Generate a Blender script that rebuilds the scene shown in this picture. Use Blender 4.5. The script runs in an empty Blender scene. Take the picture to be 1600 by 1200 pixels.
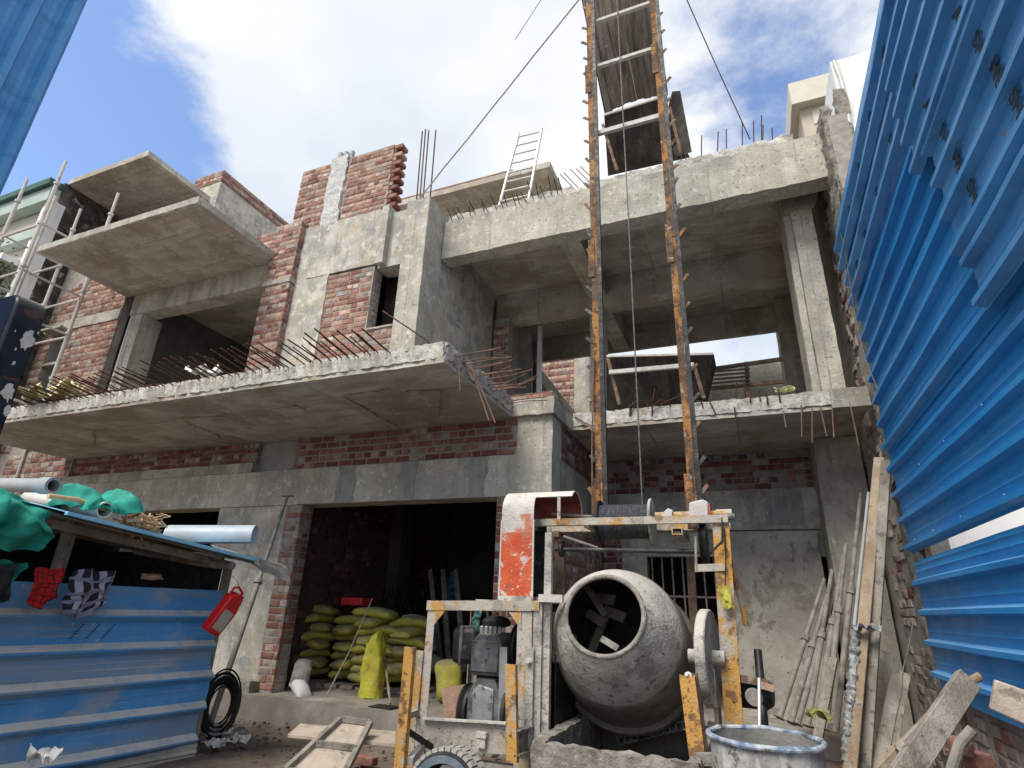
import bpy, math, random
from mathutils import Vector, Matrix, noise, Euler

R = math.radians
SC = bpy.context.scene
COL = SC.collection

# ------------------------------------------------------------------ camera
EYE = Vector((0.0, 0.0, 1.5))
PITCH, ROLL, YAW = R(21.454), R(2.114), R(22.844)
FPX = 887.37                      # focal length in pixels of a 1600 px wide frame
_f = Vector((-math.sin(YAW) * math.cos(PITCH), math.cos(YAW) * math.cos(PITCH), math.sin(PITCH)))
_r0 = Vector((math.cos(YAW), math.sin(YAW), 0.0))
_u0 = _r0.cross(_f)
CR = math.cos(ROLL) * _r0 + math.sin(ROLL) * _u0
CU = -math.sin(ROLL) * _r0 + math.cos(ROLL) * _u0
cam_data = bpy.data.cameras.new("camera")
cam_data.sensor_width = 36.0
cam_data.sensor_fit = 'HORIZONTAL'
cam_data.lens = FPX / 1600 * 36.0
cam_data.clip_start = 0.05
cam_data.clip_end = 3000.0
cam = bpy.data.objects.new("camera", cam_data)
COL.objects.link(cam)
m3 = Matrix((CR, CU, -_f)).transposed()
cam.matrix_world = Matrix.Translation(EYE) @ m3.to_4x4()
SC.camera = cam

# ------------------------------------------------------------------ world, sun, exposure
SUN_EL, SUN_AZ = R(53), R(197)     # azimuth measured clockwise from +Y
world = bpy.data.worlds.new("World")
SC.world = world
world.use_nodes = True
wn = world.node_tree
wn.nodes.clear()
w_out = wn.nodes.new('ShaderNodeOutputWorld')
w_bg = wn.nodes.new('ShaderNodeBackground')
w_sky = wn.nodes.new('ShaderNodeTexSky')
w_sky.sky_type = 'NISHITA'
w_sky.sun_disc = False
w_sky.sun_elevation = SUN_EL
w_sky.sun_rotation = SUN_AZ
w_sky.air_density = 1.0
w_sky.dust_density = 0.6
w_sky.ozone_density = 1.6
w_bg.inputs['Strength'].default_value = 0.106


def _wmath(op, a, b=None, clamp=False):
    n = wn.nodes.new('ShaderNodeMath')
    n.operation = op
    n.use_clamp = clamp
    for i, v in enumerate((a, b)):
        if v is None:
            continue
        if hasattr(v, 'is_output'):
            wn.links.new(v, n.inputs[i])
        else:
            n.inputs[i].default_value = v
    return n.outputs[0]


w_tc = wn.nodes.new('ShaderNodeTexCoord')
w_dir = w_tc.outputs['Generated']
# stretch the view direction on to a cloud deck: direction / (z + 0.25)
w_sep = wn.nodes.new('ShaderNodeSeparateXYZ')
wn.links.new(w_dir, w_sep.inputs[0])
zc = _wmath('ADD', _wmath('MAXIMUM', w_sep.outputs['Z'], 0.0), 0.30)
w_comb = wn.nodes.new('ShaderNodeCombineXYZ')
wn.links.new(_wmath('DIVIDE', w_sep.outputs['X'], zc), w_comb.inputs[0])
wn.links.new(_wmath('DIVIDE', w_sep.outputs['Y'], zc), w_comb.inputs[1])


def _wnoise(scale, detail, rough, offset, dist=0.0):
    mp = wn.nodes.new('ShaderNodeMapping')
    mp.inputs['Location'].default_value = offset
    wn.links.new(w_comb.outputs[0], mp.inputs[0])
    n = wn.nodes.new('ShaderNodeTexNoise')
    n.inputs['Scale'].default_value = scale
    n.inputs['Detail'].default_value = detail
    n.inputs['Roughness'].default_value = rough
    n.inputs['Distortion'].default_value = dist
    wn.links.new(mp.outputs[0], n.inputs['Vector'])
    return n.outputs['Fac']


def _wblob(d, lo, hi):
    """1 near direction d, falling to 0."""
    dd = Vector(d).normalized()
    n = wn.nodes.new('ShaderNodeVectorMath')
    n.operation = 'DOT_PRODUCT'
    wn.links.new(w_dir, n.inputs[0])
    n.inputs[1].default_value = dd
    mr = wn.nodes.new('ShaderNodeMapRange')
    mr.interpolation_type = 'SMOOTHSTEP'
    mr.inputs['From Min'].default_value = lo
    mr.inputs['From Max'].default_value = hi
    wn.links.new(n.outputs['Value'], mr.inputs['Value'])
    return mr.outputs[0]


def ray(x, y):
    return _f + CR * ((x - 800) / FPX) - CU * ((y - 600) / FPX)


n_big = _wnoise(1.1, 3.0, 0.5, (3.1, 0.4, 0.0))
n_mid = _wnoise(2.6, 9.0, 0.62, (1.7, 5.2, 0.0), 0.25)
n_sum = _wmath('ADD', _wmath('MULTIPLY', n_big, 0.45), _wmath('MULTIPLY', n_mid, 0.75))
n_sum = _wmath('ADD', n_sum, _wmath('MULTIPLY', _wblob(ray(600, 90), 0.86, 0.985), 0.16))
n_sum = _wmath('SUBTRACT', n_sum, _wmath('MULTIPLY', _wblob(ray(60, 190), 0.955, 0.997), 0.40))
n_sum = _wmath('SUBTRACT', n_sum, _wmath('MULTIPLY', _wblob(ray(1120, 110), 0.975, 0.998), 0.13))
w_mr = wn.nodes.new('ShaderNodeMapRange')
w_mr.interpolation_type = 'SMOOTHSTEP'
w_mr.inputs['From Min'].default_value = 0.46
w_mr.inputs['From Max'].default_value = 0.63
wn.links.new(n_sum, w_mr.inputs['Value'])
cloud_mask = w_mr.outputs[0]
w_ramp = wn.nodes.new('ShaderNodeValToRGB')
w_ramp.color_ramp.elements[0].position = 0.35
w_ramp.color_ramp.elements[0].color = (4.9, 5.45, 6.1, 1)
w_ramp.color_ramp.elements[1].position = 0.66
w_ramp.color_ramp.elements[1].color = (7.4, 7.35, 7.2, 1)
wn.links.new(_wnoise(1.9, 5.0, 0.5, (0.6, 2.2, 0.0)), w_ramp.inputs['Fac'])
w_blue = wn.nodes.new('ShaderNodeMix')
w_blue.data_type = 'RGBA'
w_blue.blend_type = 'MULTIPLY'
w_blue.inputs['Factor'].default_value = 1.0
wn.links.new(w_sky.outputs[0], w_blue.inputs['A'])
w_blue.inputs['B'].default_value = (1.75, 1.75, 1.85, 1)
w_mix = wn.nodes.new('ShaderNodeMix')
w_mix.data_type = 'RGBA'
wn.links.new(_wmath('MULTIPLY', cloud_mask, 0.96), w_mix.inputs['Factor'])
wn.links.new(w_blue.outputs['Result'], w_mix.inputs['A'])
wn.links.new(w_ramp.outputs['Color'], w_mix.inputs['B'])
wn.links.new(w_mix.outputs['Result'], w_bg.inputs['Color'])
wn.links.new(w_bg.outputs[0], w_out.inputs['Surface'])

sun_data = bpy.data.lights.new("sun", 'SUN')
sun_data.energy = 3.0
sun_data.angle = R(26)
sun_data.color = (1.0, 0.94, 0.84)
sun = bpy.data.objects.new("sun", sun_data)
COL.objects.link(sun)
sd = Vector((math.sin(SUN_AZ) * math.cos(SUN_EL), math.cos(SUN_AZ) * math.cos(SUN_EL), math.sin(SUN_EL)))
sun.rotation_euler = (-sd).to_track_quat('-Z', 'Y').to_euler()
sun.location = sd * 60

SC.view_settings.view_transform = 'Standard'
SC.view_settings.look = 'None'
SC.view_settings.exposure = 0.52
SC.view_settings.gamma = 1.0
SC.view_settings.use_curve_mapping = False
SC.cycles.max_bounces = 8
SC.cycles.diffuse_bounces = 2
SC.cycles.glossy_bounces = 3
SC.cycles.transparent_max_bounces = 8
SC.cycles.use_denoising = True


# ------------------------------------------------------------------ points in the place
def atY(x, y, Y):
    d = ray(x, y)
    return EYE + d * (Y / d.y)


def atX(x, y, X):
    d = ray(x, y)
    return EYE + d * (X / d.x)


def atZ(x, y, Z):
    d = ray(x, y)
    return EYE + d * ((Z - EYE.z) / d.z)


# ------------------------------------------------------------------ materials
MATS = {}


def mat(name, c0, c1, scale=5.0, rough=0.85, bump=0.2, bscale=45.0, metal=0.0, layers=(), coord='pos',
        vary=0.0, detail=6.0, aniso=(1, 1, 1), spec=0.35, seams=None, trans=0.0, dust=None):
    m = bpy.data.materials.new(name)
    m.use_nodes = True
    nt = m.node_tree
    bs = nt.nodes['Principled BSDF']
    L = nt.links.new

    def N(t, **kw):
        n = nt.nodes.new(t)
        for k, v in kw.items():
            setattr(n, k, v)
        return n
    if coord == 'pos':
        src = N('ShaderNodeNewGeometry').outputs['Position']
    else:
        src = N('ShaderNodeTexCoord').outputs['Object']
    if vary or coord == 'obj':
        oi = N('ShaderNodeObjectInfo')
        va = N('ShaderNodeVectorMath', operation='MULTIPLY_ADD')
        cb = N('ShaderNodeCombineXYZ')
        for i in range(3):
            L(oi.outputs['Random'], cb.inputs[i])
        L(cb.outputs[0], va.inputs[0])
        va.inputs[1].default_value = (37.0, 61.0, 83.0)
        L(src, va.inputs[2])
        src2 = va.outputs[0]
    else:
        src2 = src

    def nz(sc, det=8.0, ro=0.6, an=(1, 1, 1), off=0.0, s=None):
        mp = N('ShaderNodeMapping')
        mp.inputs['Scale'].default_value = an
        mp.inputs['Location'].default_value = (off, off * 1.7, off * 0.6)
        L(s or src2, mp.inputs[0])
        n = N('ShaderNodeTexNoise')
        n.inputs['Scale'].default_value = sc
        n.inputs['Detail'].default_value = det
        n.inputs['Roughness'].default_value = ro
        L(mp.outputs[0], n.inputs['Vector'])
        return n.outputs['Fac']

    def mr(v, lo, hi, a=0.0, b=1.0, smooth=True):
        n = N('ShaderNodeMapRange')
        if smooth:
            n.interpolation_type = 'SMOOTHSTEP'
        n.inputs['From Min'].default_value = lo
        n.inputs['From Max'].default_value = hi
        n.inputs['To Min'].default_value = a
        n.inputs['To Max'].default_value = b
        L(v, n.inputs['Value'])
        return n.outputs[0]

    def mix(f, a, b):
        n = N('ShaderNodeMix', data_type='RGBA')
        if isinstance(f, float):
            n.inputs['Factor'].default_value = f
        else:
            L(f, n.inputs['Factor'])
        for k, v in (('A', a), ('B', b)):
            if hasattr(v, 'is_output'):
                L(v, n.inputs[k])
            else:
                n.inputs[k].default_value = (*v, 1)
        return n.outputs['Result']

    base = mix(mr(nz(scale, detail, 0.62, aniso), 0.32, 0.68), c0, c1)
    hgt = nz(bscale, 4.0, 0.6, (1, 1, 1), 3.3)
    if seams:
        # shuttering board marks: thin lines on a grid, seams = (sx, sy, sz, width, colour, strength)
        sx, sy, sz, wd, sc_, st = seams
        sp = N('ShaderNodeSeparateXYZ')
        warp = N('ShaderNodeVectorMath', operation='MULTIPLY_ADD')
        nv = N('ShaderNodeTexNoise')
        nv.inputs['Scale'].default_value = 3.0
        L(src, nv.inputs['Vector'])
        L(nv.outputs['Color'], warp.inputs[0])
        warp.inputs[1].default_value = (0.03, 0.03, 0.03)
        L(src, warp.inputs[2])
        L(warp.outputs[0], sp.inputs[0])
        tot = None
        for ax, pr in (('X', sx), ('Y', sy), ('Z', sz)):
            if not pr:
                continue
            dv = N('ShaderNodeMath', operation='DIVIDE')
            L(sp.outputs[ax], dv.inputs[0])
            dv.inputs[1].default_value = pr
            fr = N('ShaderNodeMath', operation='FRACT')
            L(dv.outputs[0], fr.inputs[0])
            sb = N('ShaderNodeMath', operation='SUBTRACT')
            L(fr.outputs[0], sb.inputs[0])
            sb.inputs[1].default_value = 0.5
            ab = N('ShaderNodeMath', operation='ABSOLUTE')
            L(sb.outputs[0], ab.inputs[0])
            ln = mr(ab.outputs[0], 0.5 - wd / pr, 0.5)
            if tot is None:
                tot = ln
            else:
                mx = N('ShaderNodeMath', operation='MAXIMUM')
                L(tot, mx.inputs[0])
                L(ln, mx.inputs[1])
                tot = mx.outputs[0]
        dvv = N('ShaderNodeVectorMath', operation='DIVIDE')
        L(warp.outputs[0], dvv.inputs[0])
        dvv.inputs[1].default_value = (sx or 50, sy or 50, sz or 50)
        off_ = N('ShaderNodeVectorMath', operation='ADD')
        L(dvv.outputs[0], off_.inputs[0])
        off_.inputs[1].default_value = (0.0, 0.0, 0.5)
        flr = N('ShaderNodeVectorMath', operation='FLOOR')
        L(off_.outputs[0], flr.inputs[0])
        wno = N('ShaderNodeTexWhiteNoise')
        L(flr.outputs[0], wno.inputs['Vector'])
        pv = N('ShaderNodeMapRange')
        pv.inputs['To Min'].default_value = 0.84
        pv.inputs['To Max'].default_value = 1.10
        L(wno.outputs['Value'], pv.inputs['Value'])
        hs0 = N('ShaderNodeHueSaturation')
        L(base, hs0.inputs['Color'])
        L(pv.outputs[0], hs0.inputs['Value'])
        base = hs0.outputs['Color']
        brk = N('ShaderNodeMath', operation='MULTIPLY')
        L(tot, brk.inputs[0])
        L(mr(nz(2.2, 4.0, 0.6, (1, 1, 1), 9.0), 0.38, 0.6, 0.15, st), brk.inputs[1])
        base = mix(brk.outputs[0], base, sc_)
    for ly in layers:
        # (scale, lo, hi, colour, aniso, offset, strength)
        sc_, lo, hi, cc, an, off, st = ly
        base = mix(mr(nz(sc_, 5.0, 0.62, an, off), lo, hi, 0.0, st), base, cc)
    if dust:
        # settled dust and cement powder lying on faces that look up: (colour, lo, hi, strength)
        dc, dlo, dhi, dst = dust
        gn = N('ShaderNodeNewGeometry')
        sz_ = N('ShaderNodeSeparateXYZ')
        L(gn.outputs['True Normal'], sz_.inputs[0])
        up_ = mr(sz_.outputs['Z'], dlo, dhi)
        du = N('ShaderNodeMath', operation='MULTIPLY')
        L(up_, du.inputs[0])
        L(mr(nz(7.0, 6.0, 0.65, (1, 1, 1), 11.0), 0.30, 0.55, dst * 0.45, dst), du.inputs[1])
        base = mix(du.outputs[0], base, dc)
    if vary:
        hs = N('ShaderNodeHueSaturation')
        L(base, hs.inputs['Color'])
        rr = N('ShaderNodeMath', operation='MULTIPLY_ADD')
        L(oi.outputs['Random'], rr.inputs[0])
        rr.inputs[1].default_value = 2 * vary
        rr.inputs[2].default_value = 1 - vary
        L(rr.outputs[0], hs.inputs['Value'])
        base = hs.outputs['Color']
    L(base, bs.inputs['Base Color'])
    rg = mr(nz(scale * 2.3, 2.0, 0.6, (1, 1, 1), 5.5), 0.3, 0.7, max(0.04, rough - 0.1), min(1.0, rough + 0.1))
    L(rg, bs.inputs['Roughness'])
    bs.inputs['Metallic'].default_value = metal
    bs.inputs['Specular IOR Level'].default_value = spec
    if bump:
        bp = N('ShaderNodeBump')
        bp.inputs['Strength'].default_value = bump
        bp.inputs['Distance'].default_value = 0.02
        L(hgt, bp.inputs['Height'])
        L(bp.outputs[0], bs.inputs['Normal'])
    if trans:
        bs.inputs['Transmission Weight'].default_value = trans
        bs.inputs['IOR'].default_value = 1.3
    MATS[name] = m
    return m


A1 = (1, 1, 1)
STRK = (3.2, 3.2, 0.35)
# colours of the surfaces, some interior ones darkened as shade
mat('concrete', (0.32, 0.30, 0.25), (0.48, 0.455, 0.39), 2.2, 0.9, 0.45, 30,
    layers=((1.3, 0.48, 0.62, (0.21, 0.205, 0.185), STRK, 1.0, 0.6), (9, 0.57, 0.68, (0.60, 0.58, 0.53), A1, 2.0, 0.6),
            (0.9, 0.52, 0.62, (0.25, 0.23, 0.19), A1, 6.0, 0.65), (20, 0.59, 0.65, (0.15, 0.14, 0.125), A1, 4.0, 0.7), (55, 0.58, 0.66, (0.20, 0.19, 0.17), A1, 7.0, 0.55)))
mat('concrete_facade', (0.37, 0.345, 0.285), (0.53, 0.505, 0.43), 2.0, 0.9, 0.45, 30,
    seams=(1.22, 0, 0, 0.02, (0.21, 0.195, 0.16), 0.8),
    layers=((1.5, 0.47, 0.66, (0.27, 0.26, 0.22), STRK, 1.0, 0.45), (10, 0.55, 0.67, (0.66, 0.64, 0.58), A1, 2.0, 0.65), (0.8, 0.52, 0.64, (0.27, 0.265, 0.24), A1, 8.0, 0.65),
            (22, 0.59, 0.65, (0.15, 0.14, 0.125), A1, 4.0, 0.7), (60, 0.58, 0.66, (0.22, 0.21, 0.185), A1, 7.0, 0.55)))
mat('concrete_wet', (0.20, 0.205, 0.20), (0.29, 0.29, 0.28), 5, 0.75, 0.2, 30,
    layers=((3, 0.5, 0.65, (0.36, 0.345, 0.31), STRK, 1.0, 0.6),))
mat('concrete_soffit', (0.40, 0.37, 0.32), (0.56, 0.53, 0.475), 1.7, 0.88, 0.3, 30,
    seams=(1.22, 0.95, 0, 0.016, (0.15, 0.13, 0.10), 0.9),
    layers=((1.1, 0.48, 0.62, (0.27, 0.225, 0.175), A1, 1.0, 0.7), (6, 0.57, 0.68, (0.66, 0.64, 0.60), A1, 2.0, 0.55), (2.0, 0.50, 0.62, (0.36, 0.29, 0.235), (0.5, 3, 1), 3.0, 0.6),
            (2.6, 0.62, 0.68, (0.34, 0.31, 0.09), (1, 2.4, 1), 8.0, 0.45), (13, 0.64, 0.69, (0.10, 0.08, 0.06), A1, 4.0, 0.75), (48, 0.60, 0.67, (0.20, 0.175, 0.15), A1, 7.0, 0.5)))
mat('concrete_rough', (0.36, 0.34, 0.30), (0.58, 0.56, 0.51), 9, 0.95, 0.9, 22,
    layers=((14, 0.54, 0.66, (0.24, 0.22, 0.19), A1, 1.0, 0.75),))
mat('plaster', (0.33, 0.315, 0.27), (0.53, 0.505, 0.445), 2.5, 0.9, 0.5, 18,
    layers=((2.2, 0.50, 0.60, (0.26, 0.265, 0.255), A1, 1.0, 0.75), (7, 0.55, 0.63, (0.64, 0.60, 0.49), A1, 2.0, 0.65), (1.3, 0.53, 0.62, (0.42, 0.365, 0.25), A1, 5.0, 0.6), (4, 0.56, 0.64, (0.22, 0.215, 0.20), STRK, 8.0, 0.5),
            (30, 0.60, 0.67, (0.18, 0.17, 0.15), A1, 4.0, 0.6)))
mat('plaster_lumpy', (0.42, 0.42, 0.41), (0.60, 0.60, 0.59), 16, 0.95, 1.0, 26)
mat('mortar', (0.26, 0.235, 0.21), (0.37, 0.345, 0.31), 9, 0.95, 0.6, 40)
mat('mortar_dark', (0.22, 0.205, 0.19), (0.31, 0.29, 0.26), 6, 0.95, 0.6, 40)
BR = dict(coord='obj', vary=0.16, rough=0.93, bump=0.5, bscale=55)
mat('brick_red', (0.20, 0.092, 0.07), (0.305, 0.155, 0.118), 9, layers=((5, 0.56, 0.66, (0.42, 0.33, 0.27), A1, 1.0, 0.55),), **BR)
mat('brick_dark', (0.15, 0.055, 0.046), (0.22, 0.085, 0.068), 9, layers=((5, 0.58, 0.66, (0.34, 0.29, 0.25), A1, 1.0, 0.6),), **BR)
mat('brick_pink', (0.35, 0.215, 0.155), (0.47, 0.31, 0.23), 9, layers=((5, 0.56, 0.66, (0.50, 0.43, 0.37), A1, 1.0, 0.6),), **BR)
mat('brick_pale', (0.36, 0.26, 0.20), (0.46, 0.36, 0.29), 9, layers=((5, 0.52, 0.62, (0.44, 0.40, 0.35), A1, 1.0, 0.7),), **BR)
mat('brick_smeared', (0.27, 0.22, 0.19), (0.36, 0.31, 0.275), 9, layers=((5, 0.58, 0.66, (0.30, 0.12, 0.09), A1, 1.0, 0.7),), **BR)
mat('brick_soot', (0.055, 0.028, 0.024), (0.10, 0.05, 0.042), 9, layers=((5, 0.60, 0.68, (0.13, 0.115, 0.10), A1, 1.0, 0.5),), **BR)  # garage shade put into the brick colour, no real soot
mat('plaster_shaded', (0.11, 0.108, 0.10), (0.17, 0.165, 0.15), 2.5, 0.95, 0.3, 20, layers=((2, 0.5, 0.65, (0.08, 0.078, 0.07), A1, 1.0, 0.6),))  # shade of the open upper rooms put into the plaster colour
mat('film_olive', (0.20, 0.18, 0.06), (0.36, 0.34, 0.11), 14, 0.6, 0.4, 40)
mat('shade_dark_wall', (0.05, 0.046, 0.042), (0.09, 0.083, 0.075), 2, 0.95, 0.4, 30)  # shade of the interiors put into the base colour, no real soot
mat('rebar', (0.055, 0.030, 0.020), (0.14, 0.065, 0.035), 30, 0.75, 0.5, 120, 0.4, spec=0.4)
mat('rebar_copper', (0.13, 0.068, 0.045), (0.22, 0.125, 0.085), 20, 0.6, 0.4, 120, 0.3)
mat('yellow_paint', (0.48, 0.25, 0.055), (0.56, 0.315, 0.095), 6, 0.65, 0.4, 60, dust=((0.46, 0.43, 0.38), 0.5, 0.9, 0.7),
    layers=((7, 0.53, 0.60, (0.20, 0.105, 0.055), A1, 1.0, 0.95), (4, 0.54, 0.63, (0.40, 0.375, 0.325), A1, 3.0, 0.92),
            (26, 0.60, 0.66, (0.06, 0.035, 0.025), A1, 5.0, 0.9)))
mat('yellow_worn', (0.38, 0.35, 0.30), (0.47, 0.43, 0.37), 5, 0.75, 0.4, 50, dust=((0.52, 0.49, 0.44), 0.6, 0.9, 0.8),
    layers=((4, 0.52, 0.58, (0.50, 0.26, 0.06), (1, 1, 0.6), 1.0, 0.9), (6, 0.54, 0.62, (0.27, 0.235, 0.19), A1, 8.0, 0.7), (9, 0.57, 0.65, (0.20, 0.12, 0.07), A1, 3.0, 0.85), (30, 0.62, 0.68, (0.08, 0.06, 0.045), A1, 6.0, 0.7)))
mat('yellow_rust', (0.095, 0.058, 0.037), (0.16, 0.095, 0.058), 8, 0.85, 0.6, 60,
    layers=((5, 0.48, 0.60, (0.40, 0.185, 0.05), (1, 1, 0.6), 1.0, 0.85), (14, 0.52, 0.62, (0.055, 0.036, 0.026), A1, 3.0, 0.85), (30, 0.56, 0.66, (0.12, 0.07, 0.042), A1, 9.0, 0.7), (9, 0.60, 0.68, (0.38, 0.345, 0.30), A1, 5.0, 0.7)))
mat('rust_steel', (0.13, 0.085, 0.06), (0.24, 0.16, 0.11), 9, 0.8, 0.5, 60, 0.3,
    layers=((6, 0.56, 0.66, (0.34, 0.31, 0.27), A1, 1.0, 0.7),))
mat('dark_steel', (0.025, 0.026, 0.028), (0.06, 0.058, 0.055), 8, 0.55, 0.3, 60, 0.5,
    layers=((7, 0.58, 0.68, (0.17, 0.15, 0.13), A1, 1.0, 0.6),))
mat('engine_paint', (0.075, 0.085, 0.09), (0.14, 0.15, 0.155), 6, 0.6, 0.3, 50, 0.2, dust=((0.33, 0.31, 0.28), 0.3, 0.8, 0.8),
    layers=((5, 0.50, 0.62, (0.25, 0.235, 0.21), A1, 1.0, 0.75), (14, 0.58, 0.66, (0.025, 0.025, 0.025), A1, 2.0, 0.8)))
mat('engine_plate', (0.24, 0.255, 0.26), (0.34, 0.35, 0.35), 6, 0.5, 0.2, 50, 0.3,
    layers=((5, 0.55, 0.66, (0.10, 0.10, 0.10), A1, 1.0, 0.8),))
mat('cement_steel', (0.35, 0.325, 0.285), (0.52, 0.49, 0.44), 4.5, 0.92, 0.6, 40, dust=((0.54, 0.52, 0.48), 0.2, 0.95, 0.6),
    layers=((3, 0.52, 0.64, (0.20, 0.185, 0.165), A1, 1.0, 0.75), (16, 0.57, 0.64, (0.14, 0.13, 0.12), A1, 2.0, 0.75),
            (7, 0.64, 0.70, (0.38, 0.19, 0.18), A1, 4.0, 0.65), (40, 0.60, 0.68, (0.60, 0.58, 0.54), A1, 5.0, 0.6)))
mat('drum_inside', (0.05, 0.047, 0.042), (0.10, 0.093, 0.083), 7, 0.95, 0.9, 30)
mat('drum_band', (0.12, 0.105, 0.085), (0.22, 0.195, 0.16), 5, 0.85, 0.5, 40)
mat('cement_crust', (0.17, 0.155, 0.135), (0.32, 0.30, 0.265), 12, 0.97, 1.0, 24,
    layers=((5, 0.54, 0.66, (0.12, 0.10, 0.078), A1, 1.0, 0.75), (30, 0.62, 0.70, (0.46, 0.44, 0.40), A1, 3.0, 0.5)))
mat('red_paint', (0.46, 0.065, 0.022), (0.56, 0.105, 0.036), 6, 0.7, 0.4, 60,
    layers=((2.6, 0.47, 0.60, (0.34, 0.19, 0.155), (1, 1, 0.45), 1.0, 0.75), (11, 0.58, 0.64, (0.56, 0.51, 0.47), A1, 2.0, 0.85), (5, 0.60, 0.66, (0.20, 0.11, 0.09), (1, 1, 0.5), 7.0, 0.75),
            (34, 0.63, 0.69, (0.66, 0.62, 0.58), A1, 3.0, 0.85)))
mat('red_dark', (0.16, 0.035, 0.025), (0.24, 0.06, 0.045), 6, 0.85, 0.3, 40)
mat('hood_mid', (0.44, 0.40, 0.37), (0.56, 0.52, 0.48), 6, 0.8, 0.4, 50,
    layers=((5, 0.44, 0.56, (0.46, 0.12, 0.06), (1, 1, 0.6), 1.0, 0.85), (7, 0.58, 0.66, (0.30, 0.27, 0.25), A1, 3.0, 0.7)))
mat('hood_top', (0.50, 0.47, 0.44), (0.60, 0.57, 0.53), 6, 0.85, 0.4, 50,
    layers=((7, 0.56, 0.66, (0.30, 0.28, 0.26), A1, 1.0, 0.7),))
mat('blue_sheet', (0.018, 0.235, 0.60), (0.032, 0.29, 0.68), 1.2, 0.45, 0.05, 8, 0.0, spec=0.22, dust=((0.22, 0.38, 0.56), 0.35, 0.8, 0.6),
    layers=((1.5, 0.50, 0.72, (0.10, 0.28, 0.52), (1, 0.2, 5), 8.0, 0.5), (11, 0.62, 0.72, (0.20, 0.33, 0.48), (1, 0.15, 3), 9.0, 0.5), (1.2, 0.52, 0.75, (0.03, 0.24, 0.64), (1, 1, 6), 1.0, 0.45), (34, 0.68, 0.72, (0.42, 0.48, 0.54), A1, 2.0, 0.6), (2, 0.62, 0.72, (0.006, 0.10, 0.36), (1, 0.3, 2), 5.0, 0.5)))
mat('blue_film', (0.065, 0.275, 0.58), (0.11, 0.34, 0.66), 2.0, 0.42, 0.08, 10, 0.0, spec=0.3, dust=((0.34, 0.46, 0.58), 0.35, 0.8, 0.5),
    layers=((1.6, 0.50, 0.70, (0.02, 0.14, 0.36), (1, 1, 6), 1.0, 0.55), (8, 0.66, 0.69, (0.30, 0.19, 0.12), (1, 0.6, 1), 4.0, 0.8), (40, 0.66, 0.70, (0.05, 0.09, 0.14), A1, 6.0, 0.6)))
mat('blue_dusty', (0.07, 0.28, 0.60), (0.11, 0.33, 0.65), 3.0, 0.65, 0.2, 20, 0.0, spec=0.2, dust=((0.62, 0.59, 0.53), 0.10, 0.40, 0.97),
    layers=((1.1, 0.46, 0.64, (0.27, 0.31, 0.35), (1, 0.25, 3.0), 1.0, 0.7), (22, 0.66, 0.70, (0.58, 0.58, 0.56), A1, 2.0, 0.75), (2.5, 0.55, 0.68, (0.37, 0.37, 0.36), (1, 0.6, 1), 7.0, 0.6),
            (5, 0.69, 0.72, (0.60, 0.54, 0.47), A1, 5.0, 0.9), (9, 0.60, 0.70, (0.03, 0.10, 0.24), (1, 0.12, 4), 9.0, 0.6)))
mat('dust_grey', (0.40, 0.37, 0.33), (0.52, 0.48, 0.43), 5.0, 0.9, 0.3, 40,
    layers=((5, 0.55, 0.68, (0.12, 0.20, 0.36), A1, 1.0, 0.55),))
mat('black_print', (0.012, 0.016, 0.024), (0.03, 0.035, 0.045), 20, 0.6, 0.0)
mat('black_paint', (0.006, 0.007, 0.012), (0.016, 0.017, 0.026), 4, 0.35, 0.1, 20, 0.0,
    layers=((3, 0.62, 0.68, (0.10, 0.045, 0.025), (1, 1, 3), 1.0, 0.7), (22, 0.70, 0.73, (0.45, 0.43, 0.40), A1, 2.0, 0.9)))
mat('splat', (0.50, 0.48, 0.45), (0.60, 0.58, 0.54), 14, 0.95, 0.5, 60)
mat('dirt', (0.115, 0.085, 0.066), (0.19, 0.15, 0.12), 3, 0.95, 0.9, 20,
    layers=((2, 0.52, 0.68, (0.24, 0.205, 0.17), A1, 1.0, 0.6), (25, 0.64, 0.70, (0.36, 0.33, 0.29), A1, 2.0, 0.6), (9, 0.60, 0.68, (0.06, 0.045, 0.036), A1, 5.0, 0.7)))
mat('floor_screed', (0.20, 0.18, 0.155), (0.30, 0.275, 0.24), 3, 0.85, 0.3, 30,
    layers=((1.5, 0.52, 0.66, (0.40, 0.38, 0.345), A1, 1.0, 0.7),))
mat('plank', (0.23, 0.165, 0.105), (0.37, 0.28, 0.19), 6, 0.85, 0.5, 60, coord='obj', aniso=(1, 1, 0.12),
    layers=((5, 0.50, 0.64, (0.33, 0.305, 0.27), A1, 1.0, 0.8), (11, 0.60, 0.68, (0.10, 0.075, 0.05), A1, 3.0, 0.7)))
mat('plank_grey', (0.18, 0.158, 0.13), (0.31, 0.28, 0.24), 7, 0.9, 0.6, 50, coord='obj', aniso=(1, 1, 0.1),
    layers=((9, 0.55, 0.63, (0.10, 0.085, 0.068), A1, 1.0, 0.7), (4, 0.56, 0.66, (0.40, 0.37, 0.33), A1, 4.0, 0.5)))
mat('plywood', (0.33, 0.305, 0.265), (0.46, 0.43, 0.38), 3, 0.9, 0.35, 40, coord='obj',
    layers=((5, 0.56, 0.64, (0.15, 0.135, 0.115), (1, 1, 0.6), 1.0, 0.6), (2.5, 0.52, 0.64, (0.20, 0.165, 0.125), A1, 3.0, 0.6), (20, 0.60, 0.68, (0.54, 0.51, 0.46), A1, 5.0, 0.5), (18, 0.62, 0.67, (0.09, 0.08, 0.066), A1, 8.0, 0.7)))
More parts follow.
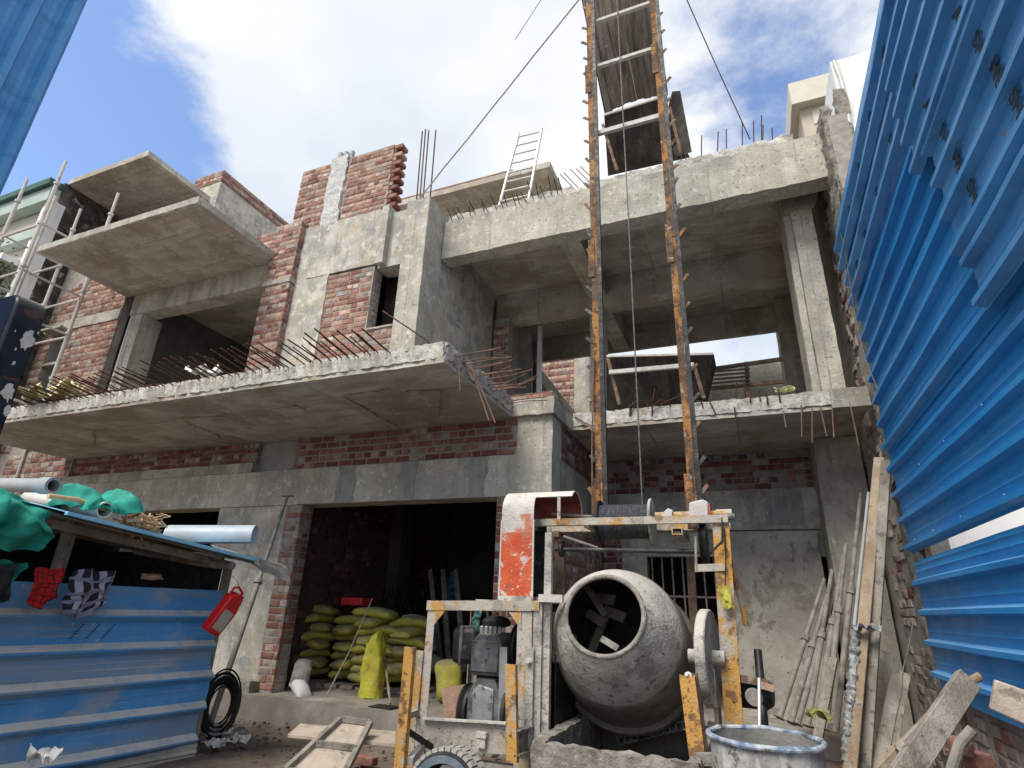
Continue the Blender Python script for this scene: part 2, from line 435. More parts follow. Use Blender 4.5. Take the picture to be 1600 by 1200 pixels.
mat('board_pale', (0.36, 0.295, 0.235), (0.50, 0.42, 0.345), 5, 0.85, 0.3, 60, coord='obj',
    layers=((4, 0.54, 0.66, (0.24, 0.20, 0.165), A1, 1.0, 0.7), (12, 0.62, 0.68, (0.12, 0.105, 0.09), A1, 3.0, 0.6)))
mat('pan_steel', (0.030, 0.026, 0.022), (0.075, 0.065, 0.055), 4, 0.85, 0.6, 40, 0.0, aniso=(1, 0.25, 1), spec=0.2,
    layers=((8, 0.62, 0.70, (0.16, 0.145, 0.12), A1, 1.0, 0.5), (3, 0.52, 0.64, (0.022, 0.019, 0.017), (3, 0.4, 0.4), 4.0, 0.7)))
mat('chute_board', (0.13, 0.108, 0.085), (0.23, 0.20, 0.165), 5, 0.9, 0.6, 40, 0.0, aniso=(4, 0.5, 0.5),
    layers=((3, 0.52, 0.64, (0.06, 0.05, 0.04), (3, 0.4, 0.4), 4.0, 0.7), (9, 0.60, 0.68, (0.34, 0.31, 0.27), A1, 2.0, 0.5)))
mat('pan_edge', (0.46, 0.44, 0.40), (0.60, 0.58, 0.54), 14, 0.9, 0.6, 40)
mat('pvc_grey', (0.27, 0.285, 0.29), (0.35, 0.365, 0.37), 3, 0.5, 0.05, 30, coord='obj')
mat('pvc_blue', (0.35, 0.41, 0.46), (0.43, 0.48, 0.53), 3, 0.45, 0.05, 30, coord='obj',
    layers=((4, 0.55, 0.68, (0.34, 0.37, 0.39), A1, 1.0, 0.6),))
mat('pvc_white', (0.50, 0.50, 0.49), (0.60, 0.60, 0.58), 3, 0.4, 0.05, 30, coord='obj')
mat('pipe_dark', (0.035, 0.03, 0.028), (0.07, 0.06, 0.055), 5, 0.6, 0.1, 40)
mat('prop_steel', (0.20, 0.185, 0.165), (0.33, 0.305, 0.27), 9, 0.85, 0.4, 60, coord='obj',
    layers=((6, 0.58, 0.66, (0.14, 0.09, 0.06), A1, 1.0, 0.6),))
mat('galv', (0.48, 0.44, 0.41), (0.58, 0.54, 0.50), 9, 0.7, 0.2, 60, coord='obj',
    layers=((6, 0.60, 0.68, (0.30, 0.18, 0.13), A1, 1.0, 0.6),))
mat('alu', (0.50, 0.50, 0.49), (0.60, 0.60, 0.59), 8, 0.5, 0.1, 60, 0.4)
mat('tarp_green', (0.006, 0.19, 0.14), (0.015, 0.28, 0.21), 5, 0.75, 0.35, 35,
    layers=((6, 0.58, 0.70, (0.10, 0.38, 0.32), A1, 1.0, 0.5), (3, 0.62, 0.72, (0.05, 0.15, 0.12), A1, 3.0, 0.6)))
mat('tarp_grey', (0.20, 0.19, 0.175), (0.33, 0.31, 0.29), 7, 0.85, 0.4, 40)
mat('roof_blue', (0.20, 0.50, 0.70), (0.30, 0.58, 0.76), 4, 0.6, 0.1, 30)
mat('roof_under', (0.22, 0.195, 0.16), (0.31, 0.28, 0.235), 4, 0.8, 0.2, 30,
    layers=((4, 0.56, 0.68, (0.12, 0.08, 0.055), A1, 1.0, 0.7),))
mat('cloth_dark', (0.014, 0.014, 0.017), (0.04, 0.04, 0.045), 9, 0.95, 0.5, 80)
mat('sack_yellow', (0.36, 0.325, 0.045), (0.47, 0.43, 0.08), 4, 0.6, 0.5, 30, coord='obj', vary=0.15, dust=((0.26, 0.235, 0.17), 0.35, 0.85, 0.8),
    layers=((3, 0.52, 0.64, (0.27, 0.235, 0.13), A1, 1.0, 0.75), (2.2, 0.63, 0.67, (0.34, 0.16, 0.10), A1, 4.0, 0.85), (9, 0.62, 0.68, (0.12, 0.11, 0.04), A1, 6.0, 0.6)))
mat('sack_bright', (0.42, 0.395, 0.03), (0.52, 0.49, 0.06), 4, 0.55, 0.5, 30, coord='obj', dust=((0.30, 0.28, 0.20), 0.35, 0.85, 0.7),
    layers=((4, 0.57, 0.64, (0.36, 0.17, 0.08), A1, 1.0, 0.7), (8, 0.62, 0.67, (0.07, 0.08, 0.02), A1, 2.0, 0.85), (3, 0.54, 0.66, (0.27, 0.25, 0.13), A1, 6.0, 0.6)))
mat('sack_white', (0.50, 0.50, 0.50), (0.64, 0.64, 0.63), 5, 0.6, 0.4, 30)
mat('film_yellow', (0.62, 0.60, 0.28), (0.72, 0.70, 0.38), 9, 0.5, 0.5, 30)
mat('film_white', (0.66, 0.66, 0.62), (0.76, 0.76, 0.72), 9, 0.6, 0.5, 30)
mat('plastic_red', (0.55, 0.012, 0.016), (0.62, 0.02, 0.022), 4, 0.35, 0.05, 30,
    layers=((5, 0.62, 0.72, (0.50, 0.16, 0.14), A1, 1.0, 0.5),))
mat('label_paper', (0.42, 0.40, 0.34), (0.54, 0.52, 0.46), 12, 0.8, 0.2, 60)
mat('tyre_rubber', (0.018, 0.018, 0.018), (0.045, 0.043, 0.04), 8, 0.85, 0.3, 60)
mat('tread_dusty', (0.34, 0.32, 0.29), (0.44, 0.42, 0.385), 8, 0.95, 0.4, 50)
mat('tyre_blue', (0.10, 0.14, 0.18), (0.18, 0.22, 0.26), 8, 0.85, 0.3, 60)
mat('barrel_paint', (0.21, 0.21, 0.20), (0.33, 0.33, 0.315), 6, 0.8, 0.35, 40,
    layers=((7, 0.54, 0.60, (0.055, 0.085, 0.18), (1, 1, 0.4), 1.0, 0.6), (9, 0.57, 0.64, (0.48, 0.48, 0.46), (1, 1, 0.35), 2.0, 0.6),
            (14, 0.58, 0.64, (0.09, 0.075, 0.06), A1, 3.0, 0.85)))
mat('barrel_rim', (0.09, 0.15, 0.25), (0.46, 0.48, 0.50), 16, 0.6, 0.4, 40, layers=((9, 0.58, 0.63, (0.10, 0.08, 0.06), A1, 2.0, 0.8),))
mat('barrel_inside', (0.14, 0.14, 0.13), (0.24, 0.235, 0.22), 5, 0.85, 0.3, 40)
mat('white_wall', (0.72, 0.72, 0.71), (0.80, 0.80, 0.79), 2, 0.85, 0.15, 20,
    layers=((2.5, 0.60, 0.68, (0.55, 0.55, 0.53), STRK, 1.0, 0.6),))
mat('cream_wall', (0.56, 0.53, 0.45), (0.62, 0.59, 0.51), 2, 0.85, 0.1, 20)
mat('cream_shade', (0.46, 0.41, 0.32), (0.50, 0.45, 0.36), 2, 0.85, 0.1, 20)
mat('green_trim', (0.34, 0.42, 0.38), (0.42, 0.50, 0.46), 3, 0.7, 0.1, 20)
mat('green_dark', (0.03, 0.085, 0.065), (0.05, 0.12, 0.095), 3, 0.6, 0.1, 20)
mat('mossy', (0.028, 0.026, 0.022), (0.075, 0.068, 0.058), 4, 0.97, 0.8, 22,
    layers=((5, 0.58, 0.66, (0.36, 0.34, 0.30), A1, 1.0, 0.7), (1.2, 0.52, 0.66, (0.24, 0.225, 0.19), A1, 4.0, 0.55)))
mat('leaf', (0.035, 0.085, 0.018), (0.09, 0.16, 0.03), 6, 0.7, 0.2, 30, coord='obj', vary=0.35)
mat('rope', (0.33, 0.30, 0.25), (0.45, 0.41, 0.35), 40, 0.95, 0.6, 160)
mat('wire', (0.10, 0.10, 0.10), (0.20, 0.20, 0.19), 30, 0.6, 0.3, 100, 0.5)
mat('cable_grey', (0.05, 0.055, 0.065), (0.11, 0.12, 0.135), 30, 0.6, 0.8, 120, 0.4)
mat('hose_black', (0.012, 0.012, 0.013), (0.03, 0.03, 0.03), 10, 0.5, 0.1, 40)
mat('hose_peach', (0.56, 0.36, 0.20), (0.66, 0.45, 0.28), 6, 0.6, 0.2, 40)
mat('paper', (0.48, 0.46, 0.41), (0.62, 0.60, 0.55), 10, 0.9, 0.3, 40,
    layers=((8, 0.60, 0.66, (0.16, 0.22, 0.22), A1, 1.0, 0.6),))
mat('carton_red', (0.50, 0.015, 0.03), (0.56, 0.03, 0.04), 6, 0.7, 0.1, 40)
mat('foil', (0.15, 0.155, 0.16), (0.34, 0.35, 0.36), 9, 0.28, 0.6, 30, 0.0, spec=0.7)
mat('net_teal', (0.03, 0.12, 0.11), (0.10, 0.24, 0.22), 30, 0.8, 0.6, 80)


def check_cloth(name, ca, cb, cc, sc):
    """woven check pattern"""
    m = bpy.data.materials.new(name)
    m.use_nodes = True
    nt = m.node_tree
    bs = nt.nodes['Principled BSDF']
    tc = nt.nodes.new('ShaderNodeTexCoord')
    sp = nt.nodes.new('ShaderNodeSeparateXYZ')
    nt.links.new(tc.outputs['UV'], sp.inputs[0])
    prev = None
    for ax, col in (('X', cb), ('Y', cc)):
        mu = nt.nodes.new('ShaderNodeMath')
        mu.operation = 'MULTIPLY'
        nt.links.new(sp.outputs[ax], mu.inputs[0])
        mu.inputs[1].default_value = sc
        fr = nt.nodes.new('ShaderNodeMath')
        fr.operation = 'FRACT'
        nt.links.new(mu.outputs[0], fr.inputs[0])
        gt = nt.nodes.new('ShaderNodeMath')
        gt.operation = 'GREATER_THAN'
        nt.links.new(fr.outputs[0], gt.inputs[0])
        gt.inputs[1].default_value = 0.62 if name == 'cloth_check_grey' else 0.86
        mx = nt.nodes.new('ShaderNodeMix')
        mx.data_type = 'RGBA'
        nt.links.new(gt.outputs[0], mx.inputs['Factor'])
        if prev is None:
            mx.inputs['A'].default_value = (*ca, 1)
        else:
            nt.links.new(prev, mx.inputs['A'])
        mx.inputs['B'].default_value = (*col, 1)
        prev = mx.outputs['Result']
    nt.links.new(prev, bs.inputs['Base Color'])
    bs.inputs['Roughness'].default_value = 0.95
    MATS[name] = m


check_cloth('cloth_check_red', (0.45, 0.012, 0.012), (0.05, 0.004, 0.006), (0.06, 0.006, 0.008), 7)
check_cloth('cloth_check_grey', (0.018, 0.018, 0.03), (0.34, 0.34, 0.44), (0.22, 0.22, 0.32), 4)


# ------------------------------------------------------------------ mesh builder and scene tree
class MB:
    def __init__(self):
        self.v, self.f, self.uv = [], [], None

    def add(self, vs, fs):
        o = len(self.v)
        self.v += [tuple(p) for p in vs]
        self.f += [tuple(i + o for i in q) for q in fs]
        return self

    def box(self, x0, x1, y0, y1, z0, z1):
        return self.add([(x0, y0, z0), (x1, y0, z0), (x1, y1, z0), (x0, y1, z0), (x0, y0, z1), (x1, y0, z1), (x1, y1, z1), (x0, y1, z1)],
                        [(0, 3, 2, 1), (4, 5, 6, 7), (0, 1, 5, 4), (1, 2, 6, 5), (2, 3, 7, 6), (3, 0, 4, 7)])

    def beam(self, a, b, w, h, up=(0, 0, 1), c=0.0):
        """rectangular bar from a to b; w across, h along up; chamfer c"""
        a, b = Vector(a), Vector(b)
        d = (b - a).normalized()
        u = Vector(up)
        s = d.cross(u)
        if s.length < 1e-4:
            s = d.cross(Vector((1, 0, 0)))
        s.normalize()
        u = s.cross(d)
        w2, h2 = w / 2, h / 2
        if c:
            pf = [(-w2 + c, -h2), (w2 - c, -h2), (w2, -h2 + c), (w2, h2 - c), (w2 - c, h2), (-w2 + c, h2), (-w2, h2 - c), (-w2, -h2 + c)]
        else:
            pf = [(-w2, -h2), (w2, -h2), (w2, h2), (-w2, h2)]
        n = len(pf)
        vs = [a + s * p + u * q for p, q in pf] + [b + s * p + u * q for p, q in pf]
        fs = [(i, (i + 1) % n, n + (i + 1) % n, n + i) for i in range(n)] + [tuple(range(n))[::-1], tuple(range(n, 2 * n))]
        return self.add(vs, fs)

    def angle(self, a, b, w, t, u, v):
        """L section bar: flanges of width w along directions u and v"""
        a, b, u, v = Vector(a), Vector(b), Vector(u), Vector(v)
        pf = [(0, 0), (w, 0), (w, t), (t, t), (t, w), (0, w)]
        vs = [a + u * p + v * q for p, q in pf] + [b + u * p + v * q for p, q in pf]
        n = 6
        fs = [(i, (i + 1) % n, n + (i + 1) % n, n + i) for i in range(n)] + [(0, 1, 2, 3), (0, 3, 4, 5), (6, 9, 8, 7), (6, 11, 10, 9)]
        return self.add(vs, fs)

    def channel(self, a, b, w, d, t, u, v):
        """C section: web width w along u, flanges depth d along v"""
        a, b, u, v = Vector(a), Vector(b), Vector(u), Vector(v)
        pf = [(-w / 2, 0), (w / 2, 0), (w / 2, d), (w / 2 - t, d), (w / 2 - t, t), (-w / 2 + t, t), (-w / 2 + t, d), (-w / 2, d)]
        n = 8
        vs = [a + u * p + v * q for p, q in pf] + [b + u * p + v * q for p, q in pf]
        fs = [(i, (i + 1) % n, n + (i + 1) % n, n + i) for i in range(n)]
        for o in (0, 8):
            fs += [(o, o + 1, o + 4, o + 5), (o + 1, o + 2, o + 3, o + 4), (o, o + 5, o + 6, o + 7)]
        return self.add(vs, fs)

    def tube(self, path, r, n=8, caps=True, closed=False, r2=None):
        P = [Vector(p) for p in path]
        k = len(P)
        rs = r if isinstance(r, (list, tuple)) else [r] * k
        t0 = (P[1] - P[0]).normalized()
        ref = Vector((0, 0, 1)) if abs(t0.z) < 0.9 else Vector((1, 0, 0))
        s = t0.cross(ref).normalized()
        vs, fs = [], []
        for i in range(k):
            if closed:
                t = (P[(i + 1) % k] - P[i - 1]).normalized()
            elif i == 0:
                t = t0
            elif i == k - 1:
                t = (P[-1] - P[-2]).normalized()
            else:
                t = ((P[i + 1] - P[i]).normalized() + (P[i] - P[i - 1]).normalized())
                t = t.normalized() if t.length > 1e-6 else t0
            s = (s - t * s.dot(t)).normalized()
            w = t.cross(s)
            for j in range(n):
                a = 2 * math.pi * j / n
                vs.append(P[i] + (s * math.cos(a) + w * math.sin(a)) * rs[i])
        kk = k if closed else k - 1
        for i in range(kk):
            for j in range(n):
                i2 = (i + 1) % k
                fs.append((i * n + j, i * n + (j + 1) % n, i2 * n + (j + 1) % n, i2 * n + j))
        if caps and not closed:
            fs += [tuple(range(n))[::-1], tuple(range((k - 1) * n, k * n))]
        return self.add(vs, fs)

    def lathe(self, prof, o, axis, n=32, cap0=False, cap1=False, arc=2 * math.pi, ref=None):
        """prof: [(radius, distance along axis)]"""
        o, ax = Vector(o), Vector(axis).normalized()
        rf = Vector(ref) if ref is not None else (Vector((0, 0, 1)) if abs(ax.z) < 0.9 else Vector((1, 0, 0)))
        s = ax.cross(rf).normalized()
        w = ax.cross(s)
        full = arc > 6.28
        nn = n if full else n + 1
        vs, fs = [], []
        for r, d in prof:
            for j in range(nn):
                a = arc * j / n
                vs.append(o + ax * d + (s * math.cos(a) + w * math.sin(a)) * r)
        for i in range(len(prof) - 1):
            for j in range(n):
                j2 = (j + 1) % nn
                fs.append((i * nn + j, i * nn + j2, (i + 1) * nn + j2, (i + 1) * nn + j))
        if cap0:
            fs.append(tuple(range(nn))[::-1])
        if cap1:
            fs.append(tuple(range((len(prof) - 1) * nn, len(prof) * nn)))
        return self.add(vs, fs)

    def prism(self, poly, off):
        """closed polygon extruded by the vector off"""
        off = Vector(off)
        n = len(poly)
        vs = [Vector(p) for p in poly] + [Vector(p) + off for p in poly]
        fs = [(i, (i + 1) % n, n + (i + 1) % n, n + i) for i in range(n)] + [tuple(range(n))[::-1], tuple(range(n, 2 * n))]
        return self.add(vs, fs)

    def sheet(self, nu, nv, fn, th, uv=False):
        """curved sheet fn(i, j) -> point, with thickness th"""
        P = [[Vector(fn(i / nu, j / nv)) for j in range(nv + 1)] for i in range(nu + 1)]
        top, bot = [], []
        for i in range(nu + 1):
            for j in range(nv + 1):
                du = P[min(i + 1, nu)][j] - P[max(i - 1, 0)][j]
                dv = P[i][min(j + 1, nv)] - P[i][max(j - 1, 0)]
                nn = du.cross(dv)
                nn = nn.normalized() if nn.length > 1e-9 else Vector((0, 0, 1))
                top.append(P[i][j] + nn * th / 2)
                bot.append(P[i][j] - nn * th / 2)
        m = (nu + 1) * (nv + 1)
        o = len(self.v)
        ix = lambda i, j: i * (nv + 1) + j
        fs = []
        for i in range(nu):
            for j in range(nv):
                q = (ix(i, j), ix(i + 1, j), ix(i + 1, j + 1), ix(i, j + 1))
                fs.append(q)
                fs.append(tuple(k + m for k in q[::-1]))
        edge = [ix(i, 0) for i in range(nu)] + [ix(nu, j) for j in range(nv)] + [ix(i, nv) for i in range(nu, 0, -1)] + [ix(0, j) for j in range(nv, 0, -1)]
        for k in range(len(edge)):
            a, b = edge[k], edge[(k + 1) % len(edge)]
            fs.append((b, a, a + m, b + m))
        self.add(top + bot, fs)
        if uv:
            if self.uv is None:
                self.uv = []
            g = [(i / nu, j / nv) for i in range(nu + 1) for j in range(nv + 1)]
            self.uv += g + g
        return self

    def mesh(self, name, material, sharp=35.0):
        me = bpy.data.meshes.new(name)
        me.from_pydata(self.v, [], self.f)
        me.validate()
        if isinstance(material, (list, tuple)):
            for k in material:
                me.materials.append(MATS[k])
        else:
            me.materials.append(MATS[material])
        if self.uv and len(self.uv) == len(me.vertices):
            ul = me.uv_layers.new(name='uv')
            for lp in me.loops:
                ul.data[lp.index].uv = self.uv[lp.vertex_index]
        me.shade_smooth()
        me.set_sharp_from_angle(angle=R(sharp))
        return me


WM = {}          # world matrices, kept by hand


def link(o, parent=None, world=None):
    COL.objects.link(o)
    w = world if world is not None else Matrix.Identity(4)
    if parent is not None:
        o.parent = parent
        o.matrix_parent_inverse = WM[parent.name].inverted()
    o.matrix_basis = w
    WM[o.name] = w
    return o


def tag(o, label, cat, group=None, kind=None):
    if label:
        o['label'] = label
    if cat:
        o['category'] = cat
    if group:
        o['group'] = group
    if kind:
        o['kind'] = kind
    return o


def thing(name, label, cat, loc=(0, 0, 0), group=None, rz=0.0):
    o = bpy.data.objects.new(name, None)
    o.empty_display_size = 0.2
    link(o, None, Matrix.Translation(Vector(loc)) @ Matrix.Rotation(rz, 4, 'Z'))
    return tag(o, label, cat, group)


def part(name, mb, material, parent=None, bevel=0.0, label=None, kind=None, sharp=35.0, world=None):
    me = mb if isinstance(mb, bpy.types.Mesh) else mb.mesh(name, material, sharp)
    o = bpy.data.objects.new(name, me)
    link(o, parent, world)
    if bevel:
        b = o.modifiers.new('bevel', 'BEVEL')
        b.width = bevel
        b.segments = 2
        b.limit_method = 'ANGLE'
        b.angle_limit = R(40)
    if label:
        o['label'] = label
    if kind:
        o['kind'] = kind
    return o


def solo(name, mb, material, label, cat, group=None, bevel=0.0, sharp=35.0, base=None):
    """a thing that is one mesh, its origin at its base"""
    o = part(name, mb, material, None, bevel, sharp=sharp)
    vs = o.data.vertices
    zs = min(v.co.z for v in vs)
    cx = sum(v.co.x for v in vs) / len(vs)
    cy = sum(v.co.y for v in vs) / len(vs)
    t = Vector((cx, cy, zs))
    if o.data.users == 1:
        o.data.transform(Matrix.Translation(-t))
        o.matrix_basis = Matrix.Translation(t)
        WM[o.name] = Matrix.Translation(t)
    return tag(o, label, cat, group)


def nv(p, s=1.0, seed=0.0):
    return noise.noise_vector(Vector((p[0] * s + seed, p[1] * s - seed * 1.3, p[2] * s + seed * 0.7)))


def rough_block(x0, x1, y0, y1, z0, z1, cell=0.1, amp=lambda p: 0.004, seed=0.0, sc=6.0, maxn=140):
    """box with a fine surface grid whose points are pushed about by amp(p)"""
    n = [max(1, min(maxn, round((b - a) / cell))) for a, b in ((x0, x1), (y0, y1), (z0, z1))]
    idx, mb = {}, MB()

    def vid(i, j, k):
        key = (i, j, k)
        if key not in idx:
            p = Vector((x0 + (x1 - x0) * i / n[0], y0 + (y1 - y0) * j / n[1], z0 + (z1 - z0) * k / n[2]))
            a = amp(p)
            q = p + nv(p, sc, seed) * a + nv(p, sc * 2.7, seed + 5) * a * 0.6
            idx[key] = len(mb.v)
            mb.v.append(tuple(q))
        return idx[key]
    for a in range(3):
        b, c = (a + 1) % 3, (a + 2) % 3
        for side in (0, n[a]):
            for i in range(n[b]):
                for j in range(n[c]):
                    q = []
                    for di, dj in ((0, 0), (1, 0), (1, 1), (0, 1)):
                        key = [0, 0, 0]
                        key[a], key[b], key[c] = side, i + di, j + dj
                        q.append(vid(*key))
                    mb.f.append(tuple(q if side else q[::-1]))
    return mb


# ------------------------------------------------------------------ bricks
_BRICK_MESH = {}


def brick_mesh(length, height, material, var, depth=0.06, rough=1.0):
    key = (round(length, 3), round(height, 3), material, var, depth)
    if key in _BRICK_MESH:
        return _BRICK_MESH[key]
    rn = random.Random(str(key))
    j = lambda s: rn.uniform(-s, s) * rough
    l2, h2, c = length / 2, height / 2, 0.007
    mb = MB()
    back = [(-l2, depth, -h2), (l2, depth, -h2), (l2, depth, h2), (-l2, depth, h2)]
    mid = [(x + j(.003), 0.008 + j(.002), z + j(.003)) for x, z in ((-l2, -h2), (l2, -h2), (l2, h2), (-l2, h2))]
    frt = [(x + j(.004), j(.003), z + j(.004)) for x, z in ((-l2 + c, -h2 + c), (l2 - c, -h2 + c), (l2 - c, h2 - c), (-l2 + c, h2 - c))]
    mb.add(back + mid + frt, [(0, 3, 2, 1)] + [(i, (i + 1) % 4, 4 + (i + 1) % 4, 4 + i) for i in range(4)]
           + [(4 + i, 4 + (i + 1) % 4, 8 + (i + 1) % 4, 8 + i) for i in range(4)] + [(8, 9, 10, 11)])
    me = mb.mesh('brick', material, 50)
    _BRICK_MESH[key] = me
    return me


TONES = {
    'clean': (('brick_red', 8), ('brick_pink', 1.2), ('brick_dark', 1.2), ('brick_smeared', 0.6)),
    'clean_header': (('brick_pink', 5), ('brick_red', 4), ('brick_pale', 2.6), ('brick_smeared', 1)),
    'dark': (('brick_dark', 6), ('brick_red', 4), ('brick_smeared', 1.2)),
    'dark_header': (('brick_dark', 4), ('brick_red', 4), ('brick_smeared', 3)),
    'mixed': (('brick_red', 6), ('brick_smeared', 2.5), ('brick_dark', 1)),
    'mixed_header': (('brick_red', 3), ('brick_smeared', 4), ('brick_pale', 2), ('brick_pink', 1)),
    'smeared': (('brick_smeared', 9), ('brick_red', 1.2), ('brick_pale', 2.0)),
    'shaded': (('brick_soot', 7), ('brick_dark', 1)),
}


def bricks(parent, origin, rot, width, height, tone, seed, holes=(), course=0.1, slen=0.245, joint=0.014, keep=None,
           jit=0.004, headers=None, tilt=0.0):
    """lay bricks on a face: origin = lower corner at u = 0, rot about Z (0 faces -Y, 90 deg faces +X)"""
    rn = random.Random(seed)
    ux, uy = math.cos(rot), math.sin(rot)
    nx, ny = math.sin(rot), -math.cos(rot)
    o = Vector(origin)
    nrow = int(round(height / course))
    course = height / nrow
    cnt = 0
    for k in range(nrow):
        z = (k + 0.5) * course
        u = 0.0
        if headers is None:        # courses of headers and stretchers in turn
            row_h = 0.96 if k % 2 else 0.06
        else:
            row_h = headers if rn.random() < 0.8 else 1.0 - headers
        mats, wts = zip(*(TONES[tone + '_header'] if headers is None and k % 2 and tone + '_header' in TONES else TONES[tone]))
        if k % 2:
            u = -0.058 + rn.uniform(-0.02, 0.02)
        while u < width - 0.03:
            ln = 0.117 if rn.random() < row_h else slen - 0.012
            a, b = max(u, 0.0), min(u + ln, width)
            u += ln + joint
            if b - a < 0.045:
                continue
            q = round((b - a) / 0.03) * 0.03 if (b - a) not in (0.117, slen - 0.012) else b - a
            q = min(q, b - a + 0.012)
            c = (a + b) / 2
            if any(h0 - 0.01 < c < h1 + 0.01 and z0 < z < z1 for h0, h1, z0, z1 in holes):
                continue
            if keep and not keep(c, z, rn):
                continue
            me = brick_mesh(q, course - joint, rn.choices(mats, wts)[0], rn.randrange(3))
            ob = bpy.data.objects.new('brick', me)
            d = rn.uniform(-jit, jit)
            p = o + Vector((ux * c + nx * d, uy * c + ny * d, z))
            w = Matrix.Translation(p) @ Matrix.Rotation(rot + rn.uniform(-tilt, tilt), 4, 'Z') @ Matrix.Rotation(rn.uniform(-.006, .006), 4, 'Y')
            link(ob, parent, w)
            cnt += 1
    return cnt


# ------------------------------------------------------------------ printed letters, as flat meshes
LETTERS = {}


def make_letters(words):
    made = []
    for t in words:
        cu = bpy.data.curves.new('print', 'FONT')
        cu.body = t
        cu.size = 1.0
        cu.offset = 0.03
        cu.align_x = 'CENTER'
        cu.align_y = 'CENTER'
        ob = bpy.data.objects.new('print_tmp', cu)
        COL.objects.link(ob)
        made.append((t, ob))
    dg = bpy.context.evaluated_depsgraph_get()
    for t, ob in made:
        me = bpy.data.meshes.new_from_object(ob.evaluated_get(dg))
        me.materials.clear()
        me.materials.append(MATS['black_print'])
        LETTERS[t] = me
    for t, ob in made:
        cu = ob.data
        bpy.data.objects.remove(ob)
        bpy.data.curves.remove(cu)


make_letters(['D', 'A', 'SH', 'ME', 'E', 'M', 'DA'])

# ================================================================== ground
def ground_sheet():
    mb = MB()
    xs = [-250, -60, -20] + [-13 + 0.35 * i for i in range(55)] + [10, 30, 80, 250]
    ys = [-250, -60, -15, -4] + [0.35 * i for i in range(22)] + [12, 30, 80, 300]
    for x in xs:
        for y in ys:
            z = 0.0
            if -14 < x < 7 and -1 < y < 7.6:
                z = noise.noise(Vector((x * 0.9, y * 0.9, 0.3))) * 0.05 + noise.noise(Vector((x * 3.1, y * 3.1, 4.0))) * 0.02 - 0.02
            mb.v.append((x, y, z))
    m = len(ys)
    for i in range(len(xs) - 1):
        for j in range(m - 1):
            mb.f.append((i * m + j, (i + 1) * m + j, (i + 1) * m + j + 1, i * m + j + 1))
    o = part('ground', mb, 'dirt', sharp=80)
    tag(o, 'bare brown earth of the building plot', 'ground', None, 'structure')


ground_sheet()

# ================================================================== the unfinished house
FY = 7.0            # plane of the front wall
CX = -2.33          # corner between the two bays
Z1, Z1T = 3.97, 4.17
house = thing('unfinished_house', 'unfinished grey concrete and red brick house with open rooms and projecting slabs', 'house', (-5, 9, 0))
soft = lambda a: (lambda p: a)


def conc(name, x0, x1, y0, y1, z0, z1, m='concrete', a=0.005, cell=0.14, parent=house, seed=1.0, bevel=0.0, sc=5.0, label=None):
    return part(name, rough_block(x0, x1, y0, y1, z0, z1, cell, soft(a), seed, sc), m, parent, bevel, label, sharp=40)


# --- ground floor
conc('plinth', -12.6, CX - 0.02, 6.74, 12.9, -0.3, 0.28, 'floor_screed', 0.02, 0.16, sc=3)
conc('plinth', CX - 0.02, 1.7, 8.6, 12.9, -0.3, 0.22, 'floor_screed', 0.015, 0.16, sc=3)
conc('column', -8.12, -6.70, 7.0, 7.5, 0.27, 2.87, 'plaster', 0.006, 0.12)
conc('column', -8.28, -6.62, 6.82, 7.0, -0.1, 0.42, 'cement_crust', 0.03, 0.07, sc=9)
conc('column', -12.62, -10.47, 7.02, 7.5, 0.27, 2.87, 'concrete')
front_beam = conc('beam', -12.65, CX, 6.97, 7.32, 2.872, 3.43, 'concrete_facade', 0.007, 0.1)
conc('beam', CX - 0.30, CX - 0.002, 7.322, 9.7, 2.872, 3.43, 'concrete', 0.006, 0.12)
# damp stains left by poured columns: shallow proud patches of wet mortar
for sx, w_ in ((-5.62, 0.34), (-4.52, 0.27), (-3.40, 0.27)):
    def patch(i, j, sx=sx, w_=w_):
        z = 2.885 + 0.54 * j
        eL = noise.noise(Vector((sx, z * 5.0, 2.0))) * 0.06 + noise.noise(Vector((sx * 3, z * 21.0, 1))) * 0.03
        eR = noise.noise(Vector((sx, z * 5.0, 7.0))) * 0.06 + noise.noise(Vector((sx * 3, z * 21.0, 5))) * 0.03
        x = sx + (i - 0.5) * w_ + eL * (1 - i) + eR * i
        return (x, 6.9615 + 0.0045 * (2 * i - 1) ** 2, z)
    part('mortar_patch', MB().sheet(6, 26, patch, 0.006), 'concrete_wet', front_beam)

# garage jambs
pil = part('brick_pillar', MB().box(-6.69, -6.392, 6.992, 7.24, 0.27, 2.87), 'mortar', house)
bricks(pil, (-6.69, 6.984, 0.30), 0.0, 0.305, 2.56, 'mixed', 11)
bricks(pil, (-6.385, 7.03, 0.30), R(90), 0.21, 2.56, 'mixed', 12)
jamb = part('brick_pillar', MB().box(-3.10, CX - 0.008, 6.995, 7.24, 0.27, 2.87), 'mortar', house)
bricks(jamb, (-3.10, 6.987, 0.30), 0.0, 0.77, 2.56, 'dark', 13)
side_wall = part('brick_wall', MB().box(CX - 0.24, CX - 0.008, 7.25, 9.7, 0.22, 2.868), 'mortar', house)
bricks(side_wall, (CX, 7.03, 0.28), R(90), 2.66, 2.58, 'mixed', 14, joint=0.02)

